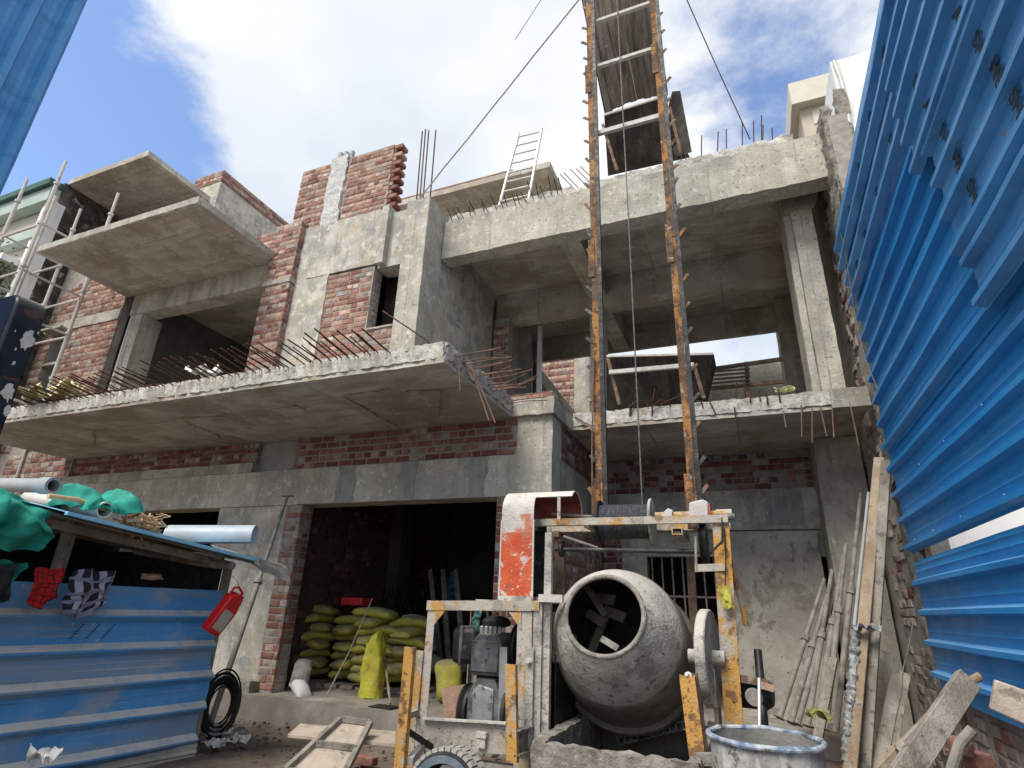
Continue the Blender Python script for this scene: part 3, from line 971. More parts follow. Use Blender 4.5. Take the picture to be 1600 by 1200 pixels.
# brick band under the balcony
band = part('brick_wall', MB().box(-6.75, -2.85, 7.03, 7.3, 3.432, 3.968), 'mortar_dark', house)
bricks(band, (-6.75, 7.022, 3.445), 0.0, 3.9, 0.52, 'dark', 15, course=0.104, joint=0.024)
band2 = part('brick_wall', MB().box(-12.6, -7.58, 7.03, 7.3, 3.60, 3.968), 'mortar_dark', house)
bricks(band2, (-12.6, 7.018, 3.61), 0.0, 5.02, 0.35, 'dark', 16, course=0.088)
conc('ledge', -12.6, -7.56, 6.96, 7.3, 3.432, 3.598, 'concrete', 0.012, 0.1)
conc('column', -7.57, -6.76, 7.10, 7.4, 3.432, 3.968, 'concrete_wet')
conc('column', -2.84, CX, 7.0, 7.4, 3.432, 3.968, 'concrete_facade')
# return wall over the side beam
ret = part('brick_wall', MB().box(CX - 0.24, CX - 0.02, 7.41, 9.7, 3.432, 3.968), 'mortar_dark', house)
bricks(ret, (CX - 0.012, 7.42, 3.445), R(90), 2.28, 0.52, 'dark', 17, course=0.104)
# low kerb of concrete and brick at the corner of the upper floor
conc('kerb', -3.0, CX + 0.04, 6.93, 9.3, 3.972, 4.20, 'concrete_facade', 0.012, 0.08, sc=7)
kb = part('brick_wall', MB().box(-2.98, CX, 7.0, 9.2, 4.2, 4.31), 'mortar', house)
bricks(kb, (CX + 0.008, 7.0, 4.205), R(90), 2.2, 0.1, 'mixed', 18)
bricks(kb, (-2.98, 6.992, 4.205), 0.0, 0.65, 0.1, 'mixed', 19)

# --- garage interior
dk = 'mortar_dark'
gl = part('brick_wall', MB().box(-6.95, -6.70, 7.52, 12.6, 0.28, 3.965), 'shade_dark_wall', house)
bricks(gl, (-6.692, 7.6, 0.28), R(90), 4.2, 3.2, 'shaded', 20, course=0.107, keep=lambda u, z, rn: rn.random() > 0.04)
part('column', MB().box(-6.68, -6.42, 9.9, 10.3, 0.28, 3.96), 'shade_dark_wall', house)
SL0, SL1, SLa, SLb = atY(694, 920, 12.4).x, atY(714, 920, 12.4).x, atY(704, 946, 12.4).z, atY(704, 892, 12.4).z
part('wall', MB().box(-6.96, SL0, 12.4, 12.6, 0.28, 3.965).box(SL1, CX - 0.25, 12.4, 12.6, 0.28, 3.965).box(SL0, SL1, 12.401, 12.6, SLb, 3.965).box(SL0, SL1, 12.401, 12.6, 0.28, SLa), 'shade_dark_wall', house)
part('wall', MB().box(CX - 0.23, CX - 0.03, 9.71, 12.4, 0.28, 3.965), 'shade_dark_wall', house)
part('wall', MB().box(-12.6, -12.4, 7.5, 12.6, 0.28, 3.965).box(-12.4, -6.96, 12.4, 12.6, 0.28, 3.965), 'shade_dark_wall', house)
part('wall', MB().box(CX, 1.6, 12.4, 12.6, 0.2, 3.965), 'shade_dark_wall', house)
part('garage_ceiling', MB().box(-6.9, CX - 0.24, 7.33, 12.39, 3.90, 3.962), 'shade_dark_wall', house)

# --- first floor slab and the balcony that projects from it
def slab_amp(x0, x1, yf, zt, sides=(False, True)):
    def amp(p):
        a = 0.004
        edge = min(abs(p.y - yf), abs(p.x - x1) if sides[1] else 9, abs(p.x - x0) if sides[0] else 9)
        if edge < 0.16 and p.z > Z1 + 0.045:
            a = 0.035 * (1 - edge / 0.16) * min(1.0, (p.z - Z1) / 0.12) + 0.02
        return a
    return amp


part('floor_slab', MB().box(-12.6, CX - 0.1, 7.002, 12.9, Z1 + 0.001, Z1T - 0.02), 'concrete_soffit', house)
balcony = part('balcony_slab', rough_block(-12.6, -2.91, 4.97, 7.0, Z1, Z1T + 0.01, 0.075, slab_amp(-12.6, -2.91, 4.97, Z1T), 3.0, 8.0, 135), 'concrete_soffit', house, sharp=60)
# crumbly broken edge on top of the cast slab
lip = MB()
rn = random.Random(5)


def crumb(mb, c, s, rn):
    c = Vector(c)
    vs = [c + Vector((a * s * rn.uniform(.6, 1.1), b * s * rn.uniform(.6, 1.1), d * s * rn.uniform(.4, .9))) for a in (-1, 1) for b in (-1, 1) for d in (-1, 1)]
    mb.add(vs, [(0, 1, 3, 2), (4, 6, 7, 5), (0, 4, 5, 1), (2, 3, 7, 6), (0, 2, 6, 4), (1, 5, 7, 3)])


for _ in range(900):
    x = rn.uniform(-12.6, -2.92)
    crumb(lip, (x, 4.965 + abs(rn.gauss(0, 0.05)), Z1T + 0.0 + rn.uniform(-0.05, 0.035)), rn.uniform(0.006, 0.02), rn)
for _ in range(420):
    y = rn.uniform(4.97, 7.0)
    crumb(lip, (-2.905 - abs(rn.gauss(0, 0.05)), y, Z1T + rn.uniform(-0.06, 0.045)), rn.uniform(0.007, 0.024), rn)
part('broken_concrete', lip, 'concrete_rough', balcony, kind='stuff')
front_face = rough_block(-12.6, -2.93, 4.955, 5.3, Z1 + 0.055, Z1T + 0.05, 0.055, lambda p: 0.020 if p.y < 5.1 else 0.012, 7.0, 12.0, 170)
part('slab_edge', front_face, 'concrete_rough', balcony, sharp=60)
side_face = rough_block(-3.22, -2.895, 5.0, 6.99, Z1 + 0.06, Z1T + 0.06, 0.05, lambda p: 0.032, 8.0, 12.0, 80)
part('slab_edge', side_face, 'concrete_rough', balcony, sharp=60)

# right bay slab
rslab = part('floor_slab', rough_block(CX + 0.03, 1.53, 7.8, 12.9, Z1, Z1T, 0.09, slab_amp(0, 9, 7.8, Z1T, (False, False)), 4.0, 8.0, 60), 'concrete_soffit', house, sharp=60)
part('slab_edge', rough_block(CX + 0.06, 1.50, 7.785, 8.05, Z1 + 0.06, Z1T + 0.05, 0.05, lambda p: 0.016, 9.0, 12.0, 90), 'concrete_rough', rslab, sharp=60)
conc('slab_end', 1.12, 1.545, 7.77, 8.1, Z1 + 0.01, Z1T + 0.06, 'concrete', 0.01, 0.08)

# porch below it: back wall of the recess
BW = 9.75
conc('column', 0.98, 1.56, 9.1, 9.74, 0.2, 3.96, 'concrete', 0.006)
pb = part('brick_wall', MB().box(CX, 1.0, BW, BW + 0.2, 3.36, 3.965), dk, house)
bricks(pb, (CX, BW - 0.008, 3.37), 0.0, 3.3, 0.58, 'dark', 23, course=0.097, keep=lambda u, z, rn: rn.random() > 0.12)
conc('beam', CX, 1.0, BW - 0.06, BW + 0.25, 2.74, 3.358, 'concrete', 0.006)
for sx, w_ in ((0.28, 0.30), (0.62, 0.16)):
    part('mortar_patch', MB().box(sx, sx + w_, BW - 0.068, BW - 0.05, 2.80, 3.34), 'concrete_wet', house)
# brick pier, grilled opening and plastered wall
pier = part('brick_pillar', MB().box(CX, -2.02, BW, BW + 0.2, 0.22, 2.74), 'mortar', house)
bricks(pier, (CX, BW - 0.008, 0.24), 0.0, 0.31, 2.5, 'dark', 24)
part('wall', MB().box(-2.02, 1.0, BW + 0.01, BW + 0.2, 2.35, 2.738).box(-2.02, -1.62, BW + 0.01, BW + 0.2, 0.22, 2.35).box(-0.55, 0.1, BW + 0.012, BW + 0.2, 0.22, 2.35), 'plaster', house)
gr = MB()
for i in range(7):
    gr.tube([(-1.55 + i * 0.16, BW + 0.09, 0.22), (-1.55 + i * 0.16, BW + 0.09, 2.35)], 0.013, 6)
for z in (0.9, 1.75):
    gr.beam((-1.62, BW + 0.09, z), (-0.55, BW + 0.09, z), 0.012, 0.03)
grille = thing('window_grille', 'black steel bar grille standing in the porch opening behind the mixer', 'grille', (-1.1, BW + 0.09, 0.22))
for i in range(7):
    part('bar', MB().tube([(-1.55 + i * 0.16, BW + 0.09, 0.22), (-1.55 + i * 0.16, BW + 0.09, 2.34)], 0.014, 6), 'prop_steel', grille)
for z in (0.9, 1.75):
    part('rail', MB().beam((-1.61, BW + 0.112, z), (-0.56, BW + 0.112, z), 0.012, 0.03), 'prop_steel', grille)
# big plywood sheet standing against the porch wall
solo('plywood_sheet', MB().prism([(-0.40, 9.55, 0.22), (0.93, 9.55, 0.22), (0.90, 9.66, 2.71), (-0.44, 9.66, 2.71)], (0, 0.03, 0)), 'plywood',
     'tall grey stained plywood sheet closing the porch behind the hoist posts', 'plywood')

# --- upper floor, left bay
def upper():
    bp = part('brick_pillar', MB().box(-8.10, -7.47, 6.863, 7.3, Z1T, 8.40), 'mortar', house)
    bricks(bp, (-8.10, 6.855, Z1T + 0.01), 0.0, 0.63, 4.2, 'clean', 31)
    bricks(bp, (-7.462, 6.868, Z1T + 0.01), R(90), 0.12, 4.2, 'clean', 32, headers=0.9)
    conc('lintel', -8.13, -7.45, 6.84, 7.2, 7.02, 7.12, 'concrete', 0.008, 0.08)
    # brick run on the roof edge to the left of the pillar
    rp = part('brick_wall', MB().box(-9.0, -7.47, 7.02, 7.26, 7.83, 8.44), 'mortar', house)
    bricks(rp, (-9.0, 7.012, 7.84), 0.0, 0.9, 0.6, 'clean', 33)
    # concrete frame with brick infill and the slit window
    conc('column', -7.46, -6.68, 6.99, 7.4, Z1T - 0.01, 7.10, 'plaster', 0.012, 0.1, seed=2)
    conc('beam', -7.46, -5.665, 6.985, 7.4, 7.10, 8.28, 'plaster', 0.014, 0.1, seed=3)
    conc('fillet', -5.62, -5.48, 6.93, 7.2, 7.06, 8.30, 'concrete_facade', 0.006, 0.1)
    conc('beam', -5.66, -5.08, 7.06, 7.4, 7.03, 8.20, 'plaster', 0.006, 0.1)
    inf = part('brick_wall', MB().box(-6.68, -5.68, 7.008, 7.25, Z1T, 7.06).box(-5.68, -5.10, 7.01, 7.25, Z1T, 5.78), 'mortar', house)
    bricks(inf, (-6.68, 7.0, Z1T + 0.01), 0.0, 1.0, 2.88, 'clean', 34)
    bricks(inf, (-5.68, 7.002, Z1T + 0.01), 0.0, 0.58, 1.58, 'mixed', 35)
    bricks(inf, (-5.672, 7.06, 5.80), R(90), 0.18, 1.2, 'smeared', 36, headers=0.8)
    conc('window_sill', -5.67, -5.11, 6.97, 7.25, 5.772, 5.80, 'concrete', 0.006, 0.06)
    # tall corner column
    conc('column', -5.10, -4.645, 6.95, 7.52, Z1T - 0.02, 8.26, 'concrete_facade', 0.008, 0.09, seed=4)
    # chimney-like brick mass above
    cm = part('brick_wall', MB().box(-7.92, -5.66, 7.05, 7.27, 8.27, 9.88), 'mortar', house)
    bricks(cm, (-7.92, 7.042, 8.27), 0.0, 2.26, 1.6, 'clean', 37, keep=lambda u, z, rn: not (0.80 < u < 1.18))
    rnn = random.Random(3)
    for k in range(16):          # toothed right end, every other course sticks out
        z = 8.32 + 0.1 * k
        ln = 0.16 if k % 2 else 0.04
        b = part('brick', MB().box(-5.66, -5.66 + ln + 0.03, 7.06, 7.26, z - 0.042, z + 0.042), rnn.choice(['brick_red', 'brick_pink', 'brick_dark']), cm, bevel=0.006)
    lump = rough_block(-7.14, -6.74, 7.0, 7.2, 8.10, 9.95, 0.06, lambda p: 0.035 if p.y < 7.1 else 0.0, 2.0, 9.0)
    part('plaster_strip', lump, 'plaster_lumpy', cm, sharp=60)
    for i in range(3):
        x = -7.05 + 0.13 * i
        p = part('waste_pipe', MB().lathe([(0.045, 0), (0.045, 0.2), (0.054, 0.2), (0.054, 0.30), (0.046, 0.30), (0.046, 0.1)], (x, 7.12 + 0.02 * i, 9.86), (0, 0, 1), 16), 'pvc_grey', cm)


upper()
part('window_blackout', MB().box(-5.9, -4.9, 7.7, 7.75, 4.2, 7.78), 'shade_dark_wall', house)  # added dark panel, no real wall; keeps the slit window black

# opening of the upper left room
conc('beam', -12.35, -8.10, 7.0, 7.35, 7.16, 7.655, 'concrete', 0.006, 0.13)
conc('column', -12.10, -11.72, 7.03, 7.5, Z1T - 0.01, 7.16, 'concrete_facade', 0.006)
part('pipe', MB().tube([(-11.93, 6.99, 4.4), (-11.95, 6.97, 6.4), (-11.93, 6.96, 7.1)], 0.022, 8), 'pvc_white', house)
part('wall', MB().box(-12.3, -12.1, 7.5, 12.4, Z1T, 7.8).box(-12.1, -4.9, 10.6, 10.8, Z1T, 7.8).box(-7.46, -7.26, 7.4, 10.6, Z1T, 7.8), 'plaster_shaded', house)
part('roof_slab', MB().box(-12.3, -4.66, 7.36, 12.9, 7.80, 8.0), 'concrete_soffit', house)
# upper balcony
ub = part('balcony_slab', rough_block(-12.37, -8.05, 5.16, 7.35, 7.66, 7.80, 0.09, lambda p: 0.010 if p.z > 7.7 else 0.004, 6.0, 6.0, 60), 'concrete_soffit', house, sharp=60)
part('slab_edge', rough_block(-12.375, -8.045, 5.148, 5.2, 7.675, 7.806, 0.06, soft(0.006), 6.5, 9.0), 'concrete', ub)
part('slab_edge', rough_block(-8.09, -8.035, 5.205, 7.0, 7.675, 7.806, 0.06, soft(0.006), 6.7, 9.0), 'concrete', ub)

# third storey at the far end: canopy, block and parapet
conc('canopy_slab', -14.95, -12.07, 6.29, 12.5, 11.0, 11.15, 'concrete_soffit', 0.006, 0.15)
conc('block_wall', -12.85, -11.80, 8.0, 12.5, 7.81, 11.56, 'plaster', 0.012, 0.15)
par = part('brick_wall', MB().box(-12.84, -11.81, 8.0, 12.5, 11.565, 11.95), 'mortar', house)
bricks(par, (-12.84, 7.992, 11.57), 0.0, 1.04, 0.38, 'clean', 41)
bricks(par, (-11.80, 8.03, 11.57), R(90), 3.4, 0.38, 'clean', 42)

# brick wall to the left of the opening with its window
lw = part('brick_wall', MB().box(-12.32, -12.12, 7.012, 7.3, 3.99, 7.4), 'mortar', house)
lb = part('brick_wall', MB().box(-13.95, -12.36, 6.96, 7.2, 3.1, 7.10).box(-15.0, -13.95, 6.96, 7.2, 7.12, 7.22).box(-15.0, -14.6, 6.96, 7.2, 3.1, 7.10)
          .box(-15.0, -12.36, 6.96, 7.2, 7.36, 9.3).box(-14.6, -13.95, 6.96, 7.2, 3.1, 5.3), 'mortar', house)
bricks(lb, (-13.95, 6.952, 4.2), 0.0, 1.59, 2.9, 'clean', 43)
bricks(lb, (-15.0, 6.952, 4.2), 0.0, 0.4, 2.9, 'mixed', 44)
bricks(lb, (-14.9, 6.952, 7.38), 0.0, 2.54, 1.6, 'clean', 45, keep=lambda u, z, rn: z < 0.75 + u * 0.35)
bricks(lb, (-14.6, 6.952, 3.3), 0.0, 2.2, 0.85, 'mixed', 451)
conc('lintel', -15.0, -12.36, 6.93, 7.2, 7.10, 7.36, 'concrete', 0.014, 0.08)
conc('lintel', -14.62, -13.93, 6.70, 7.0, 7.03, 7.085, 'concrete', 0.008, 0.08)
conc('window_shelf', -14.6, -13.95, 6.95, 7.2, 6.25, 6.31, 'concrete', 0.004, 0.1)
dark_col = part('column', MB().box(-12.36, -12.12, 6.985, 7.3, 4.0, 7.64), 'shade_dark_wall', house)

# --- upper floor, right bay
RB = 7.5
part('wall', rough_block(-4.85, -4.65, 7.52, 9.85, Z1T - 0.02, 8.1, 0.2, soft(0.006), 2.0), 'plaster', house)
roofbeam = conc('beam', -4.63, 1.60, RB, RB + 0.3, 7.29, 8.08, 'concrete_facade', 0.012, 0.09, seed=5)
part('beam_top', rough_block(-4.55, 1.2, RB + 0.01, RB + 0.5, 8.05, 8.20, 0.06, lambda p: 0.045 if p.z > 8.1 else 0.02, 4.4, 10.0, 110), 'concrete_rough', roofbeam, sharp=60)
part('roof_slab', MB().box(-4.65, 1.6, RB + 0.31, 12.7, 7.92, 8.08), 'concrete_soffit', house)
conc('beam', -4.64, 1.1, 10.0, 10.35, 7.24, 7.91, 'concrete_soffit', 0.006, 0.15)
conc('beam', -4.64, 1.1, 12.35, 12.44, 7.29, 7.91, 'concrete_soffit', 0.006, 0.2)
conc('beam', -2.55, -2.2, 7.81, 10.0, 7.45, 7.91, 'concrete_soffit', 0.006, 0.2)
conc('beam', -2.55, -2.2, 10.36, 12.34, 7.30, 7.91, 'concrete_soffit', 0.006, 0.2)
conc('column', -2.56, -2.27, 10.02, 10.3, Z1T, 7.24, 'concrete_facade', 0.005)
cl = part('brick_pillar', MB().box(-4.62, -4.28, 9.86, 10.1, Z1T, 7.24), 'mortar', house)
bricks(cl, (-4.62, 9.852, Z1T), 0.0, 0.34, 3.0, 'mixed', 51)
part('wall', MB().box(-4.28, -3.98, 10.4, 10.5, Z1T, 7.24), 'plaster_shaded', house)
part('wall', MB().box(-4.84, -4.64, 10.2, 12.7, Z1T, 7.91), 'plaster', house)
part('door_frame', MB().box(-3.83, -3.74, 10.42, 10.5, Z1T, 7.24), 'alu', house)
part('wall', MB().box(-4.64, -4.55, 12.36, 12.6, Z1T, 7.28), 'plaster_shaded', house)
# right hand columns
rc = conc('column', 1.09, 1.37, 8.1, 8.6, Z1T, 7.25, 'concrete_facade', 0.006, 0.12, seed=8)
conc('column', 0.99, 1.085, 8.2, 8.9, Z1T, 7.92, 'concrete', 0.006, 0.12, seed=9)
conc('corbel', 1.0, 1.40, 8.08, 8.62, 7.252, 7.92, 'concrete', 0.006, 0.14)
conc('column', 1.0, 1.5, 12.0, 12.69, Z1T, 7.9, 'concrete', 0.006, 0.2)
# rear parapet
conc('parapet', -1.6, 1.6, 13.5, 13.7, Z1T, atY(1160, 570, 13.5).z, 'concrete_facade', 0.006, 0.2)
conc('roof_deck', -3.0, 1.6, 12.9, 13.7, Z1, Z1T - 0.02, 'concrete', 0.006, 0.3)
# sloping kerb of the stair seen through the middle opening
st_a, st_b = atY(842, 588, 10.7), atY(897, 656, 13.2)
part('stair_string', MB().beam(st_a, st_b, 0.12, 0.30), 'concrete_facade', house)
conc('parapet', -3.55, -2.2, 12.42, 12.6, Z1T, 5.6, 'concrete', 0.006, 0.2)

# stair cover slab standing on the roof
conc('cover_slab', -6.9, -3.03, 8.78, 11.4, 10.0, 10.14, 'concrete_soffit', 0.006, 0.14)
cb_ = part('brick_wall', MB().box(-6.8, -3.9, 8.83, 9.0, 10.142, 10.24), 'mortar', house)
bricks(cb_, (-6.8, 8.822, 10.145), 0.0, 2.9, 0.09, 'clean', 52)
part('wall', MB().box(-6.8, -3.2, 11.1, 11.3, 8.08, 10.0), 'plaster', house)
part('roof_kerb', MB().box(-5.08, -4.66, 7.53, 8.4, 8.09, 8.22), 'concrete', house)

# --- party wall on the right: rough, mortar-smeared brick
pw = part('brick_wall', rough_block(1.60, 1.84, 7.12, 12.7, 0.0, 8.0, 0.12, lambda p: 0.02 if p.x < 1.7 else 0.0, 11.0, 9.0, 70), 'mortar', house, sharp=60)
part('footing_wall', rough_block(1.60, 1.84, 4.4, 7.115, 0.0, 1.2, 0.12, lambda p: 0.02 if p.x < 1.7 else 0.0, 13.0, 9.0, 40), 'mortar', pw, sharp=60)
bricks(pw, (1.60, 9.7, 0.05), R(-90), 2.58, 3.9, 'smeared', 61, headers=0.45, jit=0.03, tilt=0.04,
       keep=lambda u, z, rn: rn.random() > 0.07 and u > 0.9)
bricks(pw, (1.60, 8.6, 4.2), R(-90), 1.45, 3.6, 'smeared', 62, headers=0.6, jit=0.03, tilt=0.05, keep=lambda u, z, rn: rn.random() > 0.10)
bricks(pw, (1.60, 7.1, 0.05), R(-90), 2.65, 0.95, 'smeared', 63, headers=0.45, jit=0.03, tilt=0.04)
be = part('broken_brick_end', rough_block(1.555, 1.66, 7.15, 7.62, 0.3, 8.25, 0.07, lambda p: 0.05, 12.0, 7.0, 120), 'cement_crust', pw, sharp=60)

# --- reinforcing bars
_rn = random.Random(77)


def rod(parent, pts, r=0.009, m='rebar', n=6):
    part('rebar', MB().tube(pts, r, n), m, parent)


def along(a, b, t):
    return a + (b - a) * t


# balcony front edge: two layers of bars left projecting towards the street
for lay in (0, 1):
    for i in range(62):
        x = -11.8 + 0.135 * i + 0.06 * lay + _rn.uniform(-0.02, 0.02)
        if _rn.random() < 0.08 or (lay and x > -3.6):
            continue
        ln = _rn.uniform(0.42, 0.62) * (0.8 if lay else 1.0)
        z0 = Z1T + (0.0 if lay else 0.035) + _rn.uniform(-0.012, 0.012)
        dx, dz = _rn.uniform(-0.03, 0.01), _rn.uniform(0.05, 0.10)
        p0 = Vector((x, 5.12, z0))
        e = Vector((x + dx, 4.96 - ln, z0 + dz))
        rod(balcony, [p0, along(p0, e, 0.3), along(p0, e, 0.65), e], 0.0075 if lay else 0.0085)
# side edge: bars pointing to the right
for i in range(19):
    y = 5.15 + 0.095 * i + _rn.uniform(-0.03, 0.03)
    z0 = Z1T + _rn.uniform(-0.08, 0.05)
    ln = _rn.uniform(0.40, 0.62)
    rod(balcony, [(-3.0, y, z0), (-2.9 + ln * 0.5, y + _rn.uniform(-.03, .03), z0 + 0.02), (-2.9 + ln, y + _rn.uniform(-.05, .05), z0 + _rn.uniform(0.0, 0.1))], 0.007, 'rebar_copper')
for y, dz, dx in ((5.18, 0.5, 0.05), (5.42, 0.78, 0.30), (5.46, 0.80, 0.36), (5.40, 0.30, 0.10)):
    rod(balcony, [(-2.98, y, Z1T - 0.02), (-2.86, y - 0.02, Z1T - 0.03), (-2.84 + dx * 0.2, y - 0.02, Z1T - 0.14), (-2.82 + dx, y - 0.05, Z1T - dz)], 0.008, 'rebar_copper')
rod(balcony, [(-3.1, 5.05, Z1T), (-3.15, 4.97, 4.27), (-3.8, 4.95, 4.75)], 0.009)
# long bundle lying on the balcony edge at the left
for k in range(5):
    rod(balcony, [(-10.6, 5.02 + 0.02 * k, 4.26 + 0.012 * k), (-8.6, 5.0 + 0.02 * k, 4.27), (-7.5 + 0.1 * k, 4.99 + 0.02 * k, 4.25)], 0.009, 'rebar')
# right slab: bars bent down and stubs
for px, py, qx, qy in ((1252, 640, 1253, 683), (1269, 645, 1269, 692), (1281, 640, 1292, 682), (1300, 640, 1303, 684), (1327, 632, 1342, 697), (1224, 648, 1228, 668)):
    a, b = atY(px, py - 6, 7.78), atY(qx, qy, 7.74)
    rod(rslab, [a + Vector((0, 0.14, 0)), a, along(a, b, 0.5), b], 0.009, 'rebar_copper')
for px, py, dx, dz in ((1020, 632, 0.05, 0.22), (1148, 640, 0.0, -0.2), (1173, 630, 0.02, 0.2), (1200, 634, 0.0, 0.16), (1219, 630, 0.0, 0.18), (1110, 632, 0.06, -0.16), (1030, 636, 0.3, 0.12), (985, 650, 0.06, 0.2), (900, 655, 0.2, -0.12), (1188, 628, 0, 0.14), (1165, 620, 0.0, 0.2), (1150, 622, 0.03, 0.2)):
    a = atY(px, py, 7.79)
    rod(rslab, [a + Vector((0, 0.12, -0.02)), a + Vector((0.0, -0.03, 0.02)), a + Vector((dx, -0.05, dz))], 0.009)
for px in (1000, 1035, 1085):
    a = atY(px, 640, 7.8)
    rod(rslab, [a + Vector((-0.15, 0, -0.1)), a + Vector((-0.13, -0.06, 0.03)), a + Vector((-0.02, -0.07, 0.12)), a + Vector((0.1, -0.03, 0.1)), a + Vector((0.14, 0.02, -0.1))], 0.011)
# roof beam: vertical stubs
for px, py, top in ((1096, 238, 212), (1121, 234, 206), (1135, 232, 202), (1160, 228, 192), (1178, 224, 189), (1190, 220, 180), (1192, 222, 196), (1065, 245, 232), (1072, 244, 228), (1207, 218, 200)):
    a, b = atY(px, py + 6, RB + 0.12), atY(px + _rn.uniform(-1.5, 1.5), top, RB + 0.12)
    rod(roofbeam, [a, along(a, b, .5), b], 0.010)
for i in range(20):
    px = 700 + i * 9.6 + _rn.uniform(-3, 3)
    py = 350 - (px - 700) * 0.255
    a = atY(px, py + 4, RB + 0.1)
    b = a + Vector((_rn.uniform(-0.05, 0.05), -_rn.uniform(0.2, 0.38), _rn.uniform(0.04, 0.22)))
    rod(roofbeam, [a + Vector((0, 0.12, -0.02)), a, b], 0.008)
for k, (px, py) in enumerate(((840, 270), (846, 268), (856, 262), (866, 262), (872, 258))):
    a = atY(px + 60, py + 28, RB + 0.2)
    b = atY(px + 35, py + 2, RB + 0.2)
    rod(roofbeam, [a, along(a, b, .5), b], 0.008)
# column starter bars
for px, top in ((652, 205), (657, 202), (662, 204), (673, 203)):
    a, b = atY(px - 1, 312, 7.2), atY(px + 8, top, 7.2)
    rod(house, [a, b], 0.013)

# loose yellow film left on the soffit and slab edges
def rag(name, c, s, m, label, cat, seed, flat=0.5, n=9):
    rr = random.Random(seed)
    c = Vector(c)
    ph = rr.uniform(0, 9)

    def fn(i, j):
        p = Vector(((i - .5) * s * 2, (j - .5) * s * 1.2, 0))
        q = nv((i * 2.3 + ph, j * 2.3, ph), 1.5, seed * 0.1)
        return c + p + Vector((q.x * s * .5, q.y * s * .5, q.z * s * flat + s * flat * .6))
    return solo(name, MB().sheet(n, n, fn, 0.004), m, label, cat, sharp=70)


rag('plastic_film', atZ(60, 628, 4.24), 0.34, 'film_yellow', 'crumpled pale yellow film on the balcony edge beside the black post', 'plastic film', 1, 0.6)
rag('plastic_film', atZ(100, 622, 4.26), 0.26, 'film_yellow', 'torn yellow film draped over reinforcing bars of the long balcony', 'plastic film', 2, 0.9)
rag('plastic_film', atZ(318, 590, 4.28), 0.20, 'film_white', 'crumpled pale bag lying on the balcony below the dark upper room', 'plastic film', 3, 0.8)
rag('yellow_coil', atY(1228, 612, 7.95), 0.11, 'film_yellow', 'small bright yellow coil on the right slab near the column', 'coil', 4, 0.5)
for i, (p, q, hang_) in enumerate((((535, 618), (612, 607), .03), ((540, 621), (632, 672), .04), ((634, 610), (692, 609), .05), ((691, 609), (687, 646), .10), ((272, 652), (356, 650), .03), ((288, 658), (346, 682), .04),
                                  ((356, 680), (392, 690), .04), ((146, 672), (148, 694), .08), ((460, 632), (478, 640), .03))):
    pa_, pb_ = atZ(p[0], p[1], Z1 - 0.006), atZ(q[0], q[1], Z1 - 0.006)
    sd_ = (pb_ - pa_).normalized().cross(Vector((0, 0, 1)))
    def strip(u, v, pa_=pa_, pb_=pb_, sd_=sd_, hang_=hang_, i=i):
        n1 = noise.noise(Vector((u * 9, i * 3.0, 1.0)))
        n2 = noise.noise(Vector((u * 23, i * 3.0, 4.0 + v)))
        return pa_ + (pb_ - pa_) * u + sd_ * ((v - 0.5) * max(0.0, 0.012 + 0.09 * n2) + 0.03 * n1) + Vector((0, 0, -0.006 - hang_ * abs(n1) * v))
    part('film_shred', MB().sheet(22, 3, strip, 0.003), 'film_olive', balcony)

# ================================================================== corrugated sheets
def rib_profile(height, pitch=0.27, start=0.06, depth=0.058, top=0.034, flank=0.022, minor=0.006):
    """(v, n) outline across the ribs of a trapezoidal roofing sheet"""
    pr = [(0.0, 0.0)]
    v = start
    while v + top + 2 * flank < height:
        pr += [(v, 0.0), (v + flank, depth), (v + flank + top, depth), (v + 2 * flank + top, 0.0)]
        pan0 = v + 2 * flank + top
        pan = pitch - 2 * flank - top
        for t in (0.34, 0.66):
            m = pan0 + pan * t
            if m + 0.02 < height:
                pr += [(m - 0.012, 0.0), (m, minor), (m + 0.012, 0.0)]
        v += pitch
    pr.append((height, 0.0))
    return pr


def corr(P0, U, V, Nn, length, height, nu=16, th=0.004, dent=0.006, seed=0.0, cut=None, base_off=None, **kw):
    P0, U, V, Nn = Vector(P0), Vector(U).normalized(), Vector(V).normalized(), Vector(Nn).normalized()
    pr = rib_profile(height, **kw)
    k = len(pr) - 1

    def fn(i, j):
        v, n = pr[int(round(j * k))]
        ln = length
        if cut:
            ln = cut(v, n)
        p = P0 + U * (i * ln) + V * v
        if base_off:
            p = p + U * (base_off(v, n) * (1 - i))
        d = noise.noise(p * 1.1 + Vector((seed, 0, 0))) * dent * 2 + noise.noise(p * 3.7 + Vector((0, seed, 0))) * dent * 0.5
        return p + Nn * (n + d)
    return MB().sheet(nu, k, fn, th)


# ================================================================== neighbours on the left
nb = thing('neighbour_house', 'old neighbour house with green eaves and black mossy side wall beside the scaffold', 'house', (-17.5, 8, 0))
part('wall', MB().box(-21, -15.02, 6.3, 12, 0.0, 10.9), 'cream_wall', nb)
part('side_wall', rough_block(-15.2, -14.97, 6.24, 12.0, 3.0, 11.03, 0.18, soft(0.02), 3.3, 4.0, 60), 'mossy', nb, sharp=60)
part('corner_pilaster', rough_block(-15.22, -14.955, 6.10, 6.42, 3.0, 10.4, 0.12, soft(0.008), 2.0), 'white_wall', nb)
part('eaves', MB().box(-21, -14.98, 6.02, 6.28, 10.35, 10.75), 'green_trim', nb)
part('eaves', MB().box(-21, -14.96, 5.92, 6.3, 10.76, 10.93), 'green_dark', nb)
part('fascia', MB().box(-21, -15.0, 6.06, 6.29, 9.3, 9.55), 'green_trim', nb)
part('window_hood', MB().box(-21, -15.25, 5.75, 6.29, 8.55, 8.7), 'white_wall', nb)

